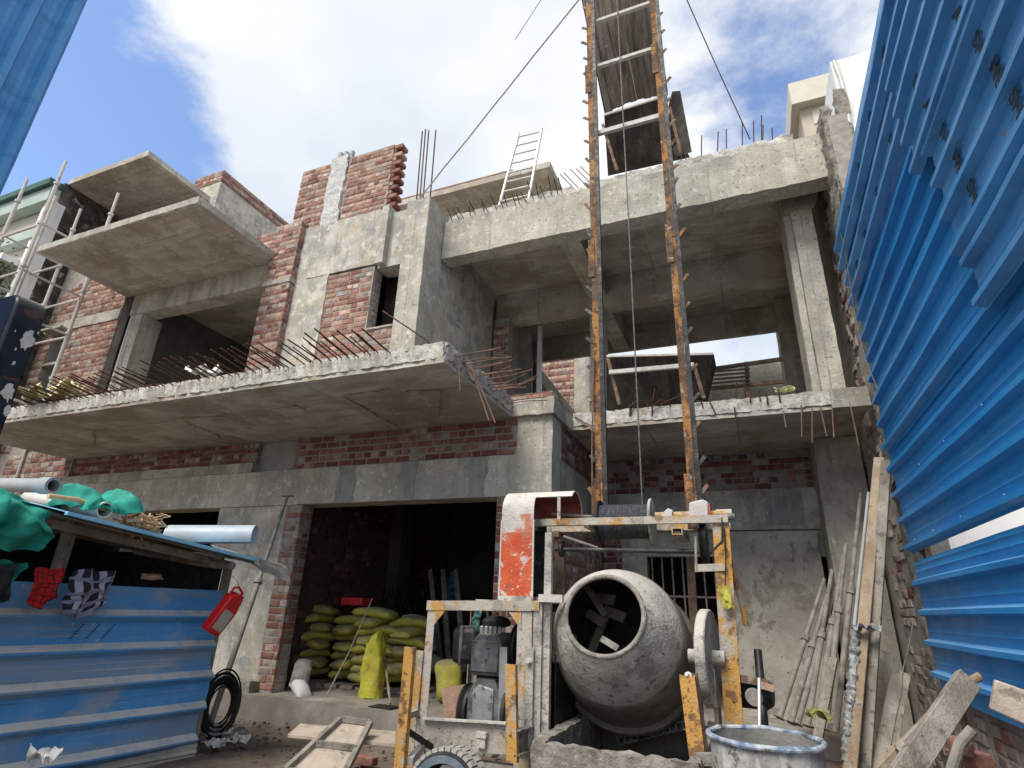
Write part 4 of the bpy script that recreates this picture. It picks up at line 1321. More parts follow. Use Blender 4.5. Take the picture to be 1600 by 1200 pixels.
# potted-looking bush on its ledge
bush = thing('shrub', 'leafy green shrub growing out of the mossy neighbour house behind scaffold poles', 'shrub', (-15.6, 6.0, 7.2))
rb = random.Random(8)
lf = MB()
for _ in range(900):
    c = Vector((-15.75 + rb.gauss(0, 0.30), 5.95 + rb.gauss(0, 0.15), 7.85 + rb.gauss(0, 0.42)))
    d = Vector((rb.uniform(-1, 1), rb.uniform(-1, 1), rb.uniform(-0.6, 0.6))).normalized()
    s = d.cross(Vector((rb.uniform(-1, 1), rb.uniform(-1, 1), rb.uniform(-1, 1)))).normalized()
    l_, w_ = rb.uniform(0.05, 0.11), rb.uniform(0.02, 0.04)
    lf.add([c - d * l_ * .5, c + s * w_ + d.cross(s) * .01, c + d * l_ * .5, c - s * w_ + d.cross(s) * .01], [(0, 1, 2, 3)])
part('foliage', lf, 'leaf', bush, kind='stuff')
stm = MB()
for _ in range(6):
    stm.tube([(-15.7, 6.1, 7.1), (-15.75 + rb.gauss(0, .2), 5.98, 7.6), (-15.75 + rb.gauss(0, .35), 5.95, 8.2)], [.02, .013, .006], 5)
part('stem', stm, 'plank_grey', bush)

# weeds on the window shelf of the brick wall
for i, (px, py) in enumerate(((66, 530), (55, 575))):
    wd = MB()
    c = atY(px, py, 6.8)
    for _ in range(60):
        p = c + Vector((rb.gauss(0, .08), rb.gauss(0, .06), abs(rb.gauss(0, .10))))
        d = Vector((rb.uniform(-1, 1), rb.uniform(-1, 1), rb.uniform(0, 1))).normalized() * rb.uniform(.04, .08)
        s = d.cross(Vector((0.3, 1, .2))).normalized() * .014
        wd.add([p, p + d * .5 + s, p + d, p + d * .5 - s], [(0, 1, 2, 3)])
    solo('weed_tuft', wd, 'leaf', ('small weed tuft at the lintel of the far brick window', 'small weed tuft on the lower shelf of the far brick window')[i], 'weed')

# ------------------------------------------------------------------ tube scaffold
scf = thing('scaffold', 'tower of pale steel scaffold tubes with ring joints beside the left balconies', 'scaffold', (-13.3, 5.6, 0))
SX = -12.62
tops = [atX(103, 252, SX), atX(185, 302, SX)]
Ya, Yb = tops[0].y, tops[1].y
lt = [atY(43, 280, Ya), atY(126, 327, Yb)]
SXL = (lt[0].x + lt[1].x) / 2
poles = [(SX, Ya, tops[0].z), (SX, Yb, tops[1].z), (SXL, Ya, lt[0].z), (SXL, Yb, lt[1].z)]
for x, y, z in poles:
    pl = part('standard', MB().tube([(x, y, 0), (x, y, z - 0.55)], 0.036, 10).tube([(x, y, z - 0.56), (x, y, z)], 0.030, 10), 'galv', scf)
    zz = z - 0.62
    while zz > 0.6:
        part('ring_joint', MB().lathe([(0.037, 0), (0.055, 0), (0.055, 0.05), (0.037, 0.05)], (x, y, zz), (0, 0, 1), 12), 'galv', pl)
        zz -= 1.0
    if y == Ya and x == SX:
        part('standard', MB().tube([(x - 0.13, y + 0.12, 3.0), (x - 0.13, y + 0.12, 9.2)], 0.03, 10), 'galv', scf)
for py in (351, 424, 487, 610, 760):
    z = atX(103 - (py - 252) * 0.41, py, SX).z
    for y in (Ya, Yb):
        part('ledger', MB().tube([(SXL - 1.2, y, z), (SX + 0.05, y, z)], 0.024, 8), 'galv', scf)
    for x in (SX, SXL):
        part('ledger', MB().tube([(x, Ya - 0.05, z + 0.05), (x, Yb + 0.05, z + 0.05)], 0.024, 8), 'galv', scf)

# ================================================================== blue sheet fence and black post near the camera, left
lf_ = thing('gate_leaf', 'tall blue ribbed steel sheet fence at the top left corner', 'fence', (-4.33, 0.9, 0))
part('sheet', corr((-4.33, 1.5, 0.0), (0, 0, 1), (0, -1, 0), (1, 0, 0), 7.6, 1.05, nu=20, dent=0.008, pitch=0.20, start=0.015, depth=0.055, top=0.04), 'blue_film', lf_)
part('sheet', corr((-4.345, 0.48, 0.0), (0, 0, 1), (0, -1, 0), (1, 0, 0), 7.6, 1.05, nu=20, dent=0.008, seed=3, pitch=0.20, start=0.03, depth=0.03, top=0.05), 'blue_film', lf_)
part('post', MB().box(-4.47, -4.39, 1.2, 1.28, 0, 7.4), 'rust_steel', lf_)

bp_top = atY(45, 485, 1.5).z
post = thing('gate_post', 'black painted steel post with grey cement splashes at the left edge', 'post', (-3.4, 1.56, 0))
pp = []
xr, xl = -3.272, -3.60
for a in range(7):
    t = R(90) * a / 6
    pp.append((xr - 0.07 + 0.07 * math.cos(t), 1.5, bp_top - 0.07 + 0.07 * math.sin(t)))
for a in range(7):
    t = R(90) + R(90) * a / 6
    pp.append((xl + 0.07 + 0.07 * math.cos(t), 1.5, bp_top - 0.07 + 0.07 * math.sin(t)))
pp += [(xl, 1.5, -0.2), (xr, 1.5, -0.2)]
pp = [(x_, 1.36, z_) for x_, y_, z_ in pp]
part('tube', MB().prism(pp, (0, 0.14, 0)), 'black_paint', post, bevel=0.012)
rs = random.Random(2)
for px, py, s in ((44, 530, 0.042), (13, 612, 0.034), (12, 640, 0.02), (25, 545, 0.006), (22, 567, 0.009), (24, 517, 0.005), (40, 590, 0.006), (60, 520, 0.006), (20, 690, 0.008)):
    c = atX(px, py, -3.270)
    ring = []
    for k in range(22):
        t = 2 * math.pi * k / 22
        rr = s * (0.75 + 0.45 * rs.random()) * (1.35 if math.sin(t) < -0.2 and rs.random() < 0.5 else 1.0)
        ring.append((-3.2705, min(1.497, c.y + 0.62 * rr * math.cos(t)), c.z + rr * math.sin(t) * 1.15))
    part('cement_splash', MB().prism(ring, (-0.006, 0, 0)), 'splat', post)

# ================================================================== the site shed
sh_d = Vector((0.15, 0.989, 0)).normalized()
sh_n = Vector((sh_d.y, -sh_d.x, 0))
SA = Vector((-5.40, 4.97, 0))          # far bottom corner of the shed wall
shed = thing('site_shed', 'low workers shed with dented dusty blue sheet wall and sloping sheet roof', 'shed', (-6.2, 3.9, 0))
def shed_cut(v, n):
    return 3.4
part('wall_sheet', corr(SA + Vector((0, 0, 0.10)), -sh_d, (0, 0, 1), sh_n, 3.4, 1.46, nu=60, dent=0.026, seed=2, cut=shed_cut, base_off=lambda v, n: 0.03 * math.sin(v * 9.0) + 0.025 * noise.noise(Vector((v * 17.0, 3.0, 0.0))) - 0.05 * max(0.0, v - 1.3), pitch=0.285, start=0.0, depth=0.066, top=0.014, flank=0.050, minor=0.0012), 'blue_dusty', shed)
part('wall_sheet', corr(SA + Vector((0, 0, -0.16)) + sh_n * 0.02, -sh_d, (0, 0, 1), sh_n, 3.4, 0.30, nu=30, dent=0.01, seed=6, pitch=0.09, start=0.01, depth=0.02, top=0.012, flank=0.016), 'dust_grey', shed)
part('corner_post', MB().beam(SA - sh_n * 0.06 + Vector((0, 0, -0.1)), SA - sh_n * 0.06 + Vector((0, 0, 1.85)), 0.07, 0.07, (1, 0, 0)), 'plank_grey', shed)
nearp = SA - sh_d * 1.62
part('corner_post', MB().beam(nearp - sh_n * 0.08 + Vector((0, 0, -0.1)), nearp - sh_n * 0.08 + Vector((0, 0, 2.2)), 0.14, 0.05, (0, 1, 0)), 'plank_grey', shed)
part('back_wall', MB().box(-7.7, -7.66, 0.9, 5.2, 0, 2.2), 'cloth_dark', shed)  # near-black wall colour stands in for the shade inside the shed
part('end_wall', MB().box(-7.65, -6.2, 0.86, 0.9, 0, 2.6), 'cloth_dark', shed)  # added out of view to keep sun out of the shed
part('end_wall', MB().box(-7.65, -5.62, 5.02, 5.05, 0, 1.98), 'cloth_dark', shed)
E1, E2 = atX(40, 792, -5.26), atX(392, 878, -5.08)
E0 = E1 + (E1 - E2) * 0.45
back = Vector((-2.7, 0.20, 0.32))
ru = (E2 - E0)
rN = ru.normalized().cross(back.normalized())
if rN.z < 0:
    rN = -rN
part('roof_sheet', corr(E0, ru, back, rN, ru.length, back.length, nu=26, dent=0.012, seed=4, pitch=0.17, start=0.03, depth=0.022, top=0.02, flank=0.018), 'roof_under', shed)
part('roof_sheet', corr(E0 + Vector((0.03, 0, 0.022)), ru, back, rN, ru.length * 1.01, 0.5, nu=26, dent=0.010, seed=9, pitch=0.17, start=0.06, depth=0.01, top=0.02), 'roof_blue', shed)
part('roof_trim', MB().beam(E1 + (E2 - E1) * 0.12 + Vector((0.05, 0, 0.02)), E2 + Vector((0.06, 0.03, 0.02)), 0.05, 0.03), 'roof_blue', shed)
part('roof_batten', MB().beam(E0 + back * 0.12 + Vector((0, 0, -0.07)), E2 + back * 0.12 + Vector((0, 0, -0.07)), 0.05, 0.07), 'plank_grey', shed)
part('roof_batten', MB().beam(E0 + back * 0.55 + Vector((0, 0, -0.08)), E2 + back * 0.55 + Vector((0, 0, -0.08)), 0.06, 0.08), 'plank_grey', shed)
part('roof_rafter', MB().tube([E2 + Vector((0.02, -0.25, -0.06)), E2 + Vector((-0.5, -0.2, -0.03)), E2 + Vector((-1.6, -0.2, 0.1))], 0.04, 8), 'plank_grey', shed)
# printed marks on the shed sheet
for k in range(3):
    for q in range(7):
        c = SA - sh_d * (1.32 - 0.13 * k + 0.012 * q) + Vector((0, 0, 1.22 - 0.018 * q - 0.0 * k)) + sh_n * 0.012
        part('print_mark', MB().prism([c, c - sh_d * 0.02, c - sh_d * 0.022 + Vector((0, 0, 0.008)), c + Vector((0, 0, 0.008))], sh_n * 0.0015), 'black_print', shed)

def on_roof(px, py, dz=0.0, X=-5.3):
    p = atX(px, py, X)
    return p + Vector((0, 0, dz))


# things lying on the shed roof
def pipe_thing(name, a, b, r, m, label, socket=False, wall=0.012, cat='pipe'):
    a, b = Vector(a), Vector(b)
    L = (b - a).length
    pr = [(r - wall, 0.0), (r, 0.0), (r, L)]
    if socket:
        pr = [(r - wall, 0.0), (r + 0.012, 0.0), (r + 0.012, 0.14), (r, 0.17), (r, L)]
    pr += [(r - wall, L), (r - wall, 0.0)]
    return solo(name, MB().lathe(pr, a, b - a, 28), m, label, cat)


pipe_thing('drain_pipe', atX(84, 759, -5.55), atX(-70, 757, -6.9), 0.062, 'pvc_grey', 'grey plastic pipe with socket end lying uppermost on the shed roof', True)
pipe_thing('drain_pipe', atX(164, 797, -5.32), atX(45, 778, -6.6), 0.070, 'pvc_white', 'pale grey plastic pipe lying across the green tarpaulin on the shed roof')
sp_a, sp_b = atX(398, 838, -5.14), atX(262, 838, -5.95)
d_ = (sp_b - sp_a).normalized()
half = MB()
side = d_.cross(Vector((0, 0, 1))).normalized()
def trough(i, j):
    t = R(-35) + R(250) * j
    p = sp_a + (sp_b - sp_a) * i
    r_ = 0.118
    return p + side * (r_ * math.cos(t)) + Vector((0, 0, 1)) * (r_ * math.sin(t))
half.sheet(16, 22, trough, 0.006)
solo('split_pipe', half, 'pvc_blue', 'wide pale blue plastic pipe split open, at the end of the shed roof', 'pipe')


def cloth(name, fn, m, label, cat, nu=26, nv_=26, th=0.006, parent=None):
    mb = MB().sheet(nu, nv_, fn, th, uv=True)
    if parent:
        return part(name, mb, m, parent, sharp=80)
    return solo(name, mb, m, label, cat, sharp=80)


def lumps(p, a, s, seed):
    q = nv(p, s, seed)
    return q * a + nv(p, s * 2.3, seed + 3) * a * 0.45


# green tarpaulin hanging over the near end of the shed
g0, g1 = atX(-60, 752, -5.32), atX(80, 800, -5.22)
def tarp1(i, j):
    x = g0 + (g1 - g0) * i
    drop = 0.50 * j * (1.0 - 0.30 * i)
    y = x + Vector((0.10 * math.sin(j * 3.0), 0, -drop))
    e = lumps((i * 3.0, j * 3.0, 1.0), 0.055, 1.0, 4.0)
    f = 0.03 * math.sin(i * 16 + j * 4)
    return y + e + Vector((f, f * 0.4, 0.05 * math.sin(i * 3.1)))
gt = cloth('tarpaulin', tarp1, 'tarp_green', 'green tarpaulin hanging down over the near end of the shed roof', 'tarpaulin', 40, 34)
def tarp1b(i, j):
    x = atX(-50, 860, -5.36) + (atX(34, 880, -5.33) - atX(-50, 860, -5.36)) * i
    y = x + Vector((0.0, 0, -0.42 * j * (1 - 0.5 * i)))
    return y + lumps((i * 4.0, j * 2.0, 5.0), 0.05, 1.2, 9.0) + Vector((0.03 * math.sin(i * 20), 0, 0))
cloth('tarpaulin', tarp1b, 'tarp_green', 'lower fold of green tarpaulin hanging at the left edge above the dark jacket', 'tarpaulin', 26, 26)
# heap of green tarpaulin behind the pipes
h0, h1 = atX(92, 800, -5.65), atX(192, 800, -5.55)
def tarp2(i, j):
    t = math.pi * j
    p = h0 + (h1 - h0) * i
    hh = (0.20 + 0.05 * math.sin(i * 9) - 0.07 * i) * math.sin(t) * min(1, 6 * i + .3) * min(1, 6 * (1 - i) + .3)
    return p + Vector((-0.30 * math.cos(t), 0.0, hh)) + lumps((i * 4, j * 4, 2.0), 0.05, 1.3, 7.0)
cloth('tarpaulin', tarp2, 'tarp_green', 'bunched green tarpaulin heaped behind the pipes on the shed roof', 'tarpaulin', 40, 26)
# grey flap at the roof tip
f0, f1 = atX(338, 858, -5.12), atX(455, 890, -5.0)
def flap(i, j):
    p = f0 + (f1 - f0) * i
    w_ = 0.05 + 0.13 * i
    return p + Vector((-0.12 * (1 - j), 0.02, 0.04 - w_ * j * j)) + lumps((i * 3, j * 3, 3.0), 0.018, 1.5, 2.0)
cloth('roof_flap', flap, 'tarp_grey', 'grey dusty sheeting curling off the tip of the shed roof', 'sheeting', 24, 14)
# hoses and straw
def wiggle(a, b, n, amp, seed, sag=0.0):
    a, b = Vector(a), Vector(b)
    out = []
    for k in range(n + 1):
        t = k / n
        q = nv((t * 5, seed, 0.3), 1.0, seed) * amp * math.sin(math.pi * t)
        out.append(a + (b - a) * t + q + Vector((0, 0, -sag * math.sin(math.pi * t))))
    return out
hose = MB().tube([atX(75, 775, -5.4), atX(120, 781, -5.4), atX(150, 793, -5.42), atX(190, 800, -5.4), atX(214, 798, -5.38), atX(222, 805, -5.35), atX(214, 812, -5.32), atX(198, 813, -5.33)], 0.022, 10)
solo('hose', hose, 'hose_peach', 'peach coloured rubber hose looping over the shed roof', 'hose')
straw = MB()
for _ in range(150):
    c = atX(205 + rb.uniform(0, 55), 822 + rb.uniform(-12, 8), -5.42) + Vector((rb.uniform(-.2, .05), 0, rb.uniform(-.05, .05)))
    d = Vector((rb.uniform(-1, 1), rb.uniform(-1, 1), rb.uniform(-.3, .6))).normalized() * rb.uniform(.05, .16)
    straw.beam(c - d * .5, c + d * .5, rb.uniform(.006, .03), rb.uniform(.004, .012))
s_ = solo('wood_scraps', straw, 'hose_peach', 'pale wood shavings and scraps heaped on the shed roof by the split pipe', 'scraps')
s_['kind'] = 'stuff'

# clothes hanging on the shed wall
def hang(px0, px1, pytop, pybot, X, folds, seed, taper=0.0, lump=0.03):
    a, b = atX(px0, pytop, X), atX(px1, pytop + 2, X)
    H = (atX(px0, pytop, X).z - atX(px0, pybot, X).z)

    def fn(i, j):
        c = a + (b - a) * (0.5 + (i - 0.5) * (1 - taper * j))
        q = lumps((i * 3 + seed, j * 3, seed), lump, 1.2, seed)
        f = 0.028 * math.sin(i * folds + j * 2.2 + seed)
        bulge = 0.05 * math.sin(math.pi * min(1, j * 1.15)) * math.sin(math.pi * i)
        return c + Vector((f + bulge + q.x, q.y * 0.6, -H * j * (1 - 0.22 * abs(i - 0.45) * 2 * j) + q.z))
    return fn


cloth('shirt', hang(54, 108, 886, 952, -5.42, 9, 1.0, 0.18), 'cloth_check_red', 'red checked shirt hung over the shed wall', 'shirt')
cloth('cloth', hang(112, 182, 892, 968, -5.40, 14, 3.0, 0.10, 0.05), 'cloth_check_grey', 'crumpled black and white checked cloth hung over the shed wall', 'cloth', 34, 34)
cloth('jacket', hang(-40, 34, 878, 965, -5.28, 12, 5.0, 0.15, 0.045), 'cloth_dark', 'dark grey jacket hanging at the left edge beside the shed wall', 'jacket', 30, 30)
cloth('rag', hang(220, 256, 896, 906, -5.52, 10, 7.0, 0.0, 0.01), 'brick_pink', 'small pinkish rag on the far part of the shed wall top', 'rag', 16, 8)

# red jerrycan hung on a wire
jc = atX(350, 957, -5.12)
can = thing('jerrycan', 'red plastic jerrycan with a paper label hanging from the shed roof on a wire', 'jerrycan', (jc.x, jc.y, jc.z - 0.22))
jm = Matrix.Translation(jc) @ Matrix.Rotation(R(-24), 4, 'X') @ Matrix.Rotation(R(14), 4, 'Y') @ Matrix.Rotation(R(8), 4, 'Z')
def jpart(name, mb, m, bevel=0.0):
    mb.v = [tuple(jm @ Vector(p)) for p in mb.v]
    return part(name, mb, m, can, bevel)
jpart('body', MB().prism([(-0.055, -0.10, -0.215), (-0.055, 0.10, -0.215), (-0.055, 0.115, 0.05), (-0.055, 0.07, 0.20), (-0.055, -0.03, 0.215), (-0.055, -0.10, 0.15)], (0.11, 0, 0)), 'plastic_red', 0.02)
jpart('handle', MB().tube([(0, -0.09, 0.15), (0, -0.10, 0.23), (0, -0.04, 0.262), (0, 0.05, 0.24), (0, 0.075, 0.18)], 0.013, 8), 'plastic_red')
jpart('cap', MB().lathe([(0.0, 0.0), (0.022, 0.0), (0.022, 0.03), (0.0, 0.03)], (0, 0.075, 0.185), (0, 0.4, 1), 14), 'plastic_red')
jpart('label_sheet', MB().box(0.0551, 0.0565, -0.07, 0.075, -0.17, 0.03), 'label_paper')
ha = jm @ Vector((0, -0.05, 0.26))
part('wire', MB().tube([ha, ha + Vector((0, -0.015, 0.05)), atX(358, 895, -5.12), atX(356, 878, -5.14)], 0.003, 5), 'wire', can)

# long steel prop leaning from the ground to the beam
pa, pb_ = atZ(322, 1150, 0.02), atY(449, 775, 6.62)
prop = thing('steel_prop', 'long rusty telescopic prop leaning against the concrete beam beside the shed', 'prop', pa)
dirp = (pb_ - pa)
pm = pa + dirp * 0.58
part('outer_tube', MB().tube([pa, pm], 0.036, 12), 'prop_steel', prop)
part('inner_tube', MB().tube([pm, pb_], 0.026, 12), 'prop_steel', prop)
part('collar', MB().lathe([(0.03, -0.03), (0.055, -0.03), (0.055, 0.03), (0.03, 0.03)], pm, dirp, 14), 'prop_steel', prop)
part('collar_pin', MB().tube([pm + Vector((-0.10, 0, 0.01)), pm + Vector((0.10, 0, 0.01))], 0.009, 6), 'prop_steel', prop)
part('head_plate', MB().beam(pb_ + Vector((-0.10, 0, 0)), pb_ + Vector((0.10, 0, 0)), 0.10, 0.014), 'prop_steel', prop)

# coil of black hose against the wall
hc = atY(345, 1098, 5.62)
coil = thing('hose_coil', 'coil of black hose leaning behind the foot of the long prop', 'hose', (hc.x, hc.y, 0))
ax_ = Vector((0.75, -0.62, 0.22)).normalized()
s1 = ax_.cross(Vector((0, 0, 1))).normalized()
s2 = ax_.cross(s1)
for k in range(10):
    rr = 0.165 + 0.026 * (k % 5)
    o_ = hc + ax_ * (0.024 * (k - 5)) + Vector((0, 0, -0.02 * (k % 3)))
    part('loop', MB().tube([o_ + (s1 * math.cos(t) * 0.72 + s2 * math.sin(t) * 1.25) * rr for t in [2 * math.pi * q / 40 for q in range(40)]], 0.010, 8, closed=True), 'hose_black', coil)

# crumpled newspaper on the ground
for k, (px, py, s, lab) in enumerate(((352, 1150, 0.17, 'crumpled newspaper heap on the ground at the foot of the prop'), (338, 1168, 0.12, 'smaller torn newspaper scrap in front of the paper heap'),
                                      (372, 1162, 0.10, 'flattened paper scrap to the right of the paper heap by the prop'))):
    c = atZ(px, py, 0.04)
    solo('newspaper', MB().sheet(12, 12, lambda i, j, c=c, s=s, k=k: c + Vector(((i - .5) * 2 * s, (j - .5) * 1.6 * s, 0.05)) + nv((i * 2.2 + k * 7, j * 2.2, 0), 1.6, k * 2.0) * s * 0.55, 0.003), 'paper', lab, 'newspaper', sharp=20)
rag('plastic_bag', atX(65, 1196, -5.25), 0.10, 'film_white', 'white plastic bag poking up at the bottom edge before the shed wall', 'bag', 11, 1.2)

# ================================================================== blue sheet fence on the right
fence = thing('sheet_fence', 'high boundary fence of bright blue ribbed steel sheets on the right', 'fence', (1.55, 4.5, 0))
FX, FN, FYE = 1.50, (-1, 0, 0), 7.13
def fsheet(z0, h, y0, y1, dx, m, seed, cut=None, nu=22, start=0.05, dent=0.006, label=None):
    return part('sheet', corr((FX - dx, y0, z0), (0, 1, 0), (0, 0, 1), FN, y1 - y0, h, nu=nu, dent=dent, seed=seed, cut=cut, start=start), m, fence, label=label)


FN0 = 1.2
fsheet(0.88, 1.18, FN0, FYE - 0.02, 0.0, 'blue_sheet', 1, start=0.13, dent=0.012)
fsheet(2.15, 1.06, FN0, FYE, 0.0, 'blue_sheet', 2, start=0.02)
fsheet(3.18, 1.06, FN0, FYE + 0.01, 0.012, 'blue_sheet', 3, start=0.04)
fsheet(4.18, 0.97, FN0, FYE, 0.0, 'blue_sheet', 4, start=0.10)
fsheet(5.05, 0.62, FN0, FYE + 0.05, 0.035, 'blue_film', 5, start=0.015, label='upper fence sheet with printed protective film')
fsheet(5.58, 0.62, FN0, FYE + 0.12, 0.055, 'blue_film', 6, start=0.03)
# overlapping filmed sheets on the near half, their far ends stepped
def step(base, sl):
    def cut(v, n):
        return base - FN0 + 0.12 * sl * v
    return cut
fsheet(4.50, 0.95, FN0, 4.1, 0.085, 'blue_film', 7, cut=step(4.12, 0.03), start=0.03, label='pale filmed fence sheet with large printed letters')
fsheet(3.62, 0.98, FN0, 4.0, 0.07, 'blue_film', 8, cut=step(3.88, 0.05), start=0.05)
fsheet(3.20, 0.40, FN0, 3.9, 0.09, 'blue_film', 9, cut=step(3.72, 0.04), start=0.02)
for y in (1.6, 4.3, 6.95):
    part('post', MB().channel((FX + 0.07, y, 0), (FX + 0.07, y, 6.3), 0.09, 0.05, 0.008, Vector((0, 1, 0)), Vector((1, 0, 0))), 'rust_steel', fence)
for z in (2.1, 4.3, 5.8):
    part('rail', MB().beam((FX + 0.04, 1.3, z + 0.2), (FX + 0.04, 7.0, z + 0.2), 0.04, 0.05), 'rust_steel', fence)
part('cap_bracket', MB().box(FX - 0.02, FX + 0.10, 6.7, 6.84, 6.15, 6.45), 'rust_steel', fence)
# fixing screws
for z in (2.2, 2.78, 3.3, 1.5, 1.0):
    for y in (3.6, 4.4, 5.3, 6.1, 6.8):
        part('screw', MB().lathe([(0.0, 0.006), (0.004, 0.005), (0.006, 0.0)], (FX - 0.008, y + 0.05 * math.sin(z * 9), z + 0.06), (-1, 0, 0), 8), 'alu', fence)

# printed words on the film
def on_sheet(y, z, X, txt, size):
    xa, ya = Vector((0, 0, -1)), Vector((0, -1, 0))
    m = Matrix((xa, ya, xa.cross(ya))).transposed().to_4x4() @ Matrix.Scale(size, 4)
    o = bpy.data.objects.new('print', LETTERS[txt])
    link(o, fence, Matrix.Translation((X, y, z)) @ m)


for y0 in (3.05, 3.72):
    for k, (tx, z, dx) in enumerate((('D', 4.989, 0.098), ('A', 4.72, 0.098), ('SH', 4.40, 0.083), ('ME', 4.129, 0.083), ('SH', 3.859, 0.083))):
        on_sheet(y0 - 0.06 * k, z, FX - dx, tx, 0.155 if len(tx) == 1 else 0.13)
for y0 in (3.9, 4.6, 5.3, 6.0, 6.6):
    on_sheet(y0, 5.254, FX - 0.047, 'DA', 0.12)
    on_sheet(y0 + 0.3, 5.80, FX - 0.067, 'DA', 0.12)
# small unreadable print as rows of dashes
rf = random.Random(4)
for (px, py, X) in ((1580, 150, FX - 0.099), (1520, 295, FX - 0.099), (1590, 190, FX - 0.099), (1498, 232, FX - 0.099), (1575, 395, FX - 0.086), (1590, 375, FX - 0.086), (1545, 372, FX - 0.086), (1350, 345, FX - 0.066), (1375, 200, FX - 0.066), (1400, 110, FX - 0.066)):
    c = atX(px, py, X)
    mb = MB()
    for r_ in range(5):
        for q in range(7):
            if rf.random() < 0.25:
                continue
            y, z = c.y + (q - 3) * 0.018, c.z + (r_ - 2) * 0.02
            mb.add([(X - .001, y, z), (X - .001, y + rf.uniform(.006, .014), z), (X - .001, y + .012, z + rf.uniform(.004, .010)), (X - .001, y, z + .006)], [(0, 1, 2, 3)])
    part('small_print', mb, 'black_print', fence)

# ================================================================== neighbour buildings on the right
wb = thing('white_house', 'white plastered neighbour house with outside drain pipe above the broken wall', 'house', (3.2, 10, 0))
P_ = atY(1297, 97, 9.0)
wx0 = P_.x
part('wall', rough_block(wx0, wx0 + 3.5, 9.0, 12.5, 0, P_.z, 0.4, soft(0.006), 2.0), 'white_wall', wb)
part('drain_pipe', MB().tube([atY(1303, 96, 8.95), atY(1312, 118, 8.95), atY(1322, 155, 8.95), atY(1332, 220, 8.95), atY(1336, 290, 8.95)], 0.035, 10), 'pvc_white', wb)
part('broken_edge', rough_block(wx0 - 0.07, wx0 + 0.10, 8.9, 9.1, 7.6, atY(1292, 150, 9.0).z, 0.08, soft(0.05), 5.0, 7.0, 60), 'cement_crust', wb, sharp=60)
cw = thing('cream_building', 'cream flat roofed building in the distance beyond the roof beam', 'building', (5, 22, 0))
a_, b_ = atY(1243, 140, 20.0), atY(1320, 128, 20.0)
part('wall', MB().box(a_.x, a_.x + 5, 20.0, 25, 0, a_.z - 1.1), 'cream_shade', cw)
part('parapet', MB().box(a_.x - 0.3, a_.x + 5, 19.6, 25, a_.z - 1.1, a_.z), 'cream_wall', cw)
part('window_band', MB().box(a_.x + 0.4, a_.x + 2.2, 19.96, 20.02, a_.z - 2.0, a_.z - 1.3), 'cream_wall', cw)
rear = thing('rear_brick_house', 'red brick neighbour house seen through the open upper room', 'house', (-4, 18, 0))
rw = part('wall', MB().box(-8, -4.6, 16.0, 20, 0, 10.5), 'mortar', rear)
bricks(rw, (-6.0, 15.99, 7.2), 0.0, 1.4, 2.2, 'clean', 71, course=0.12)
part('column', MB().box(-4.6, -4.12, 15.9, 16.3, 0, 10.5), 'concrete', rear)
part('low_wall', MB().box(-4.12, -2.0, 16.0, 16.2, 0, 7.6), 'concrete', rear)

# blue fence behind the house, seen through the garage
bf = thing('rear_fence', 'blue ribbed sheet fence glimpsed through the slot at the back of the garage', 'fence', (-7.5, 14, 0))
part('sheet', corr((-10.0, 14.0, 0.0), (1, 0, 0), (0, 0, 1), (0, -1, 0), 8.0, 2.9, nu=4, dent=0.0, pitch=0.17, start=0.03), 'blue_film', bf)

# ================================================================== timber, props and sheets leaning in the right corner
def lean(name, a, b, w, t, m, label, cat, up=(1, 0, 0), group=None):
    return solo(name, MB().beam(a, b, w, t, up, 0.004), m, label, cat, group)


lean('plank', atY(1326, 1235, 6.45), atX(1374, 716, 1.46), 0.105, 0.04, 'plank', 'tall tan plank leaning against the rough brick wall', 'plank', up=(0.35, 1, 0))
lean('plank', atY(1349, 1235, 6.62), atX(1385, 720, 1.50), 0.10, 0.05, 'plank_grey', 'grey plank edge standing just behind the tall tan plank', 'plank', up=(0.35, 1, 0))
pipe_thing('conduit', atY(1334, 985, 6.9), atX(1357, 770, 1.42), 0.017, 'pvc_grey', 'thin white plastic conduit standing beside the tall tan plank', cat='conduit')
wrap_a, wrap_b = atY(1322, 1190, 6.55), atY(1338, 980, 6.86)
rfo = random.Random(9)
fo = MB().tube([wrap_a + (wrap_b - wrap_a) * (k / 44) for k in range(45)], [0.042 + rfo.uniform(-0.012, 0.014) for k in range(45)], 12)
fo.v = [tuple(Vector(p) + Vector((rfo.uniform(-1, 1), rfo.uniform(-1, 1), rfo.uniform(-1, 1))) * 0.009) for p in fo.v]
solo('wrapped_bundle', fo, 'foil', 'bundle wrapped in crumpled clear plastic standing beside the tan plank', 'bundle', sharp=12)
rag('plastic_film', atY(1356, 990, 6.75), 0.09, 'foil', 'torn clear film corner sticking out behind the tan plank', 'plastic film', 21, 0.9)
words_ = ['first', 'second', 'third', 'fourth', 'fifth', 'sixth', 'seventh']
feet = [(1218, 1122, 1288, 905), (1236, 1130, 1292, 930), (1246, 1132, 1306, 915), (1262, 1135, 1300, 890), (1275, 1138, 1318, 868), (1290, 1140, 1322, 850), (1306, 1145, 1345, 770)]
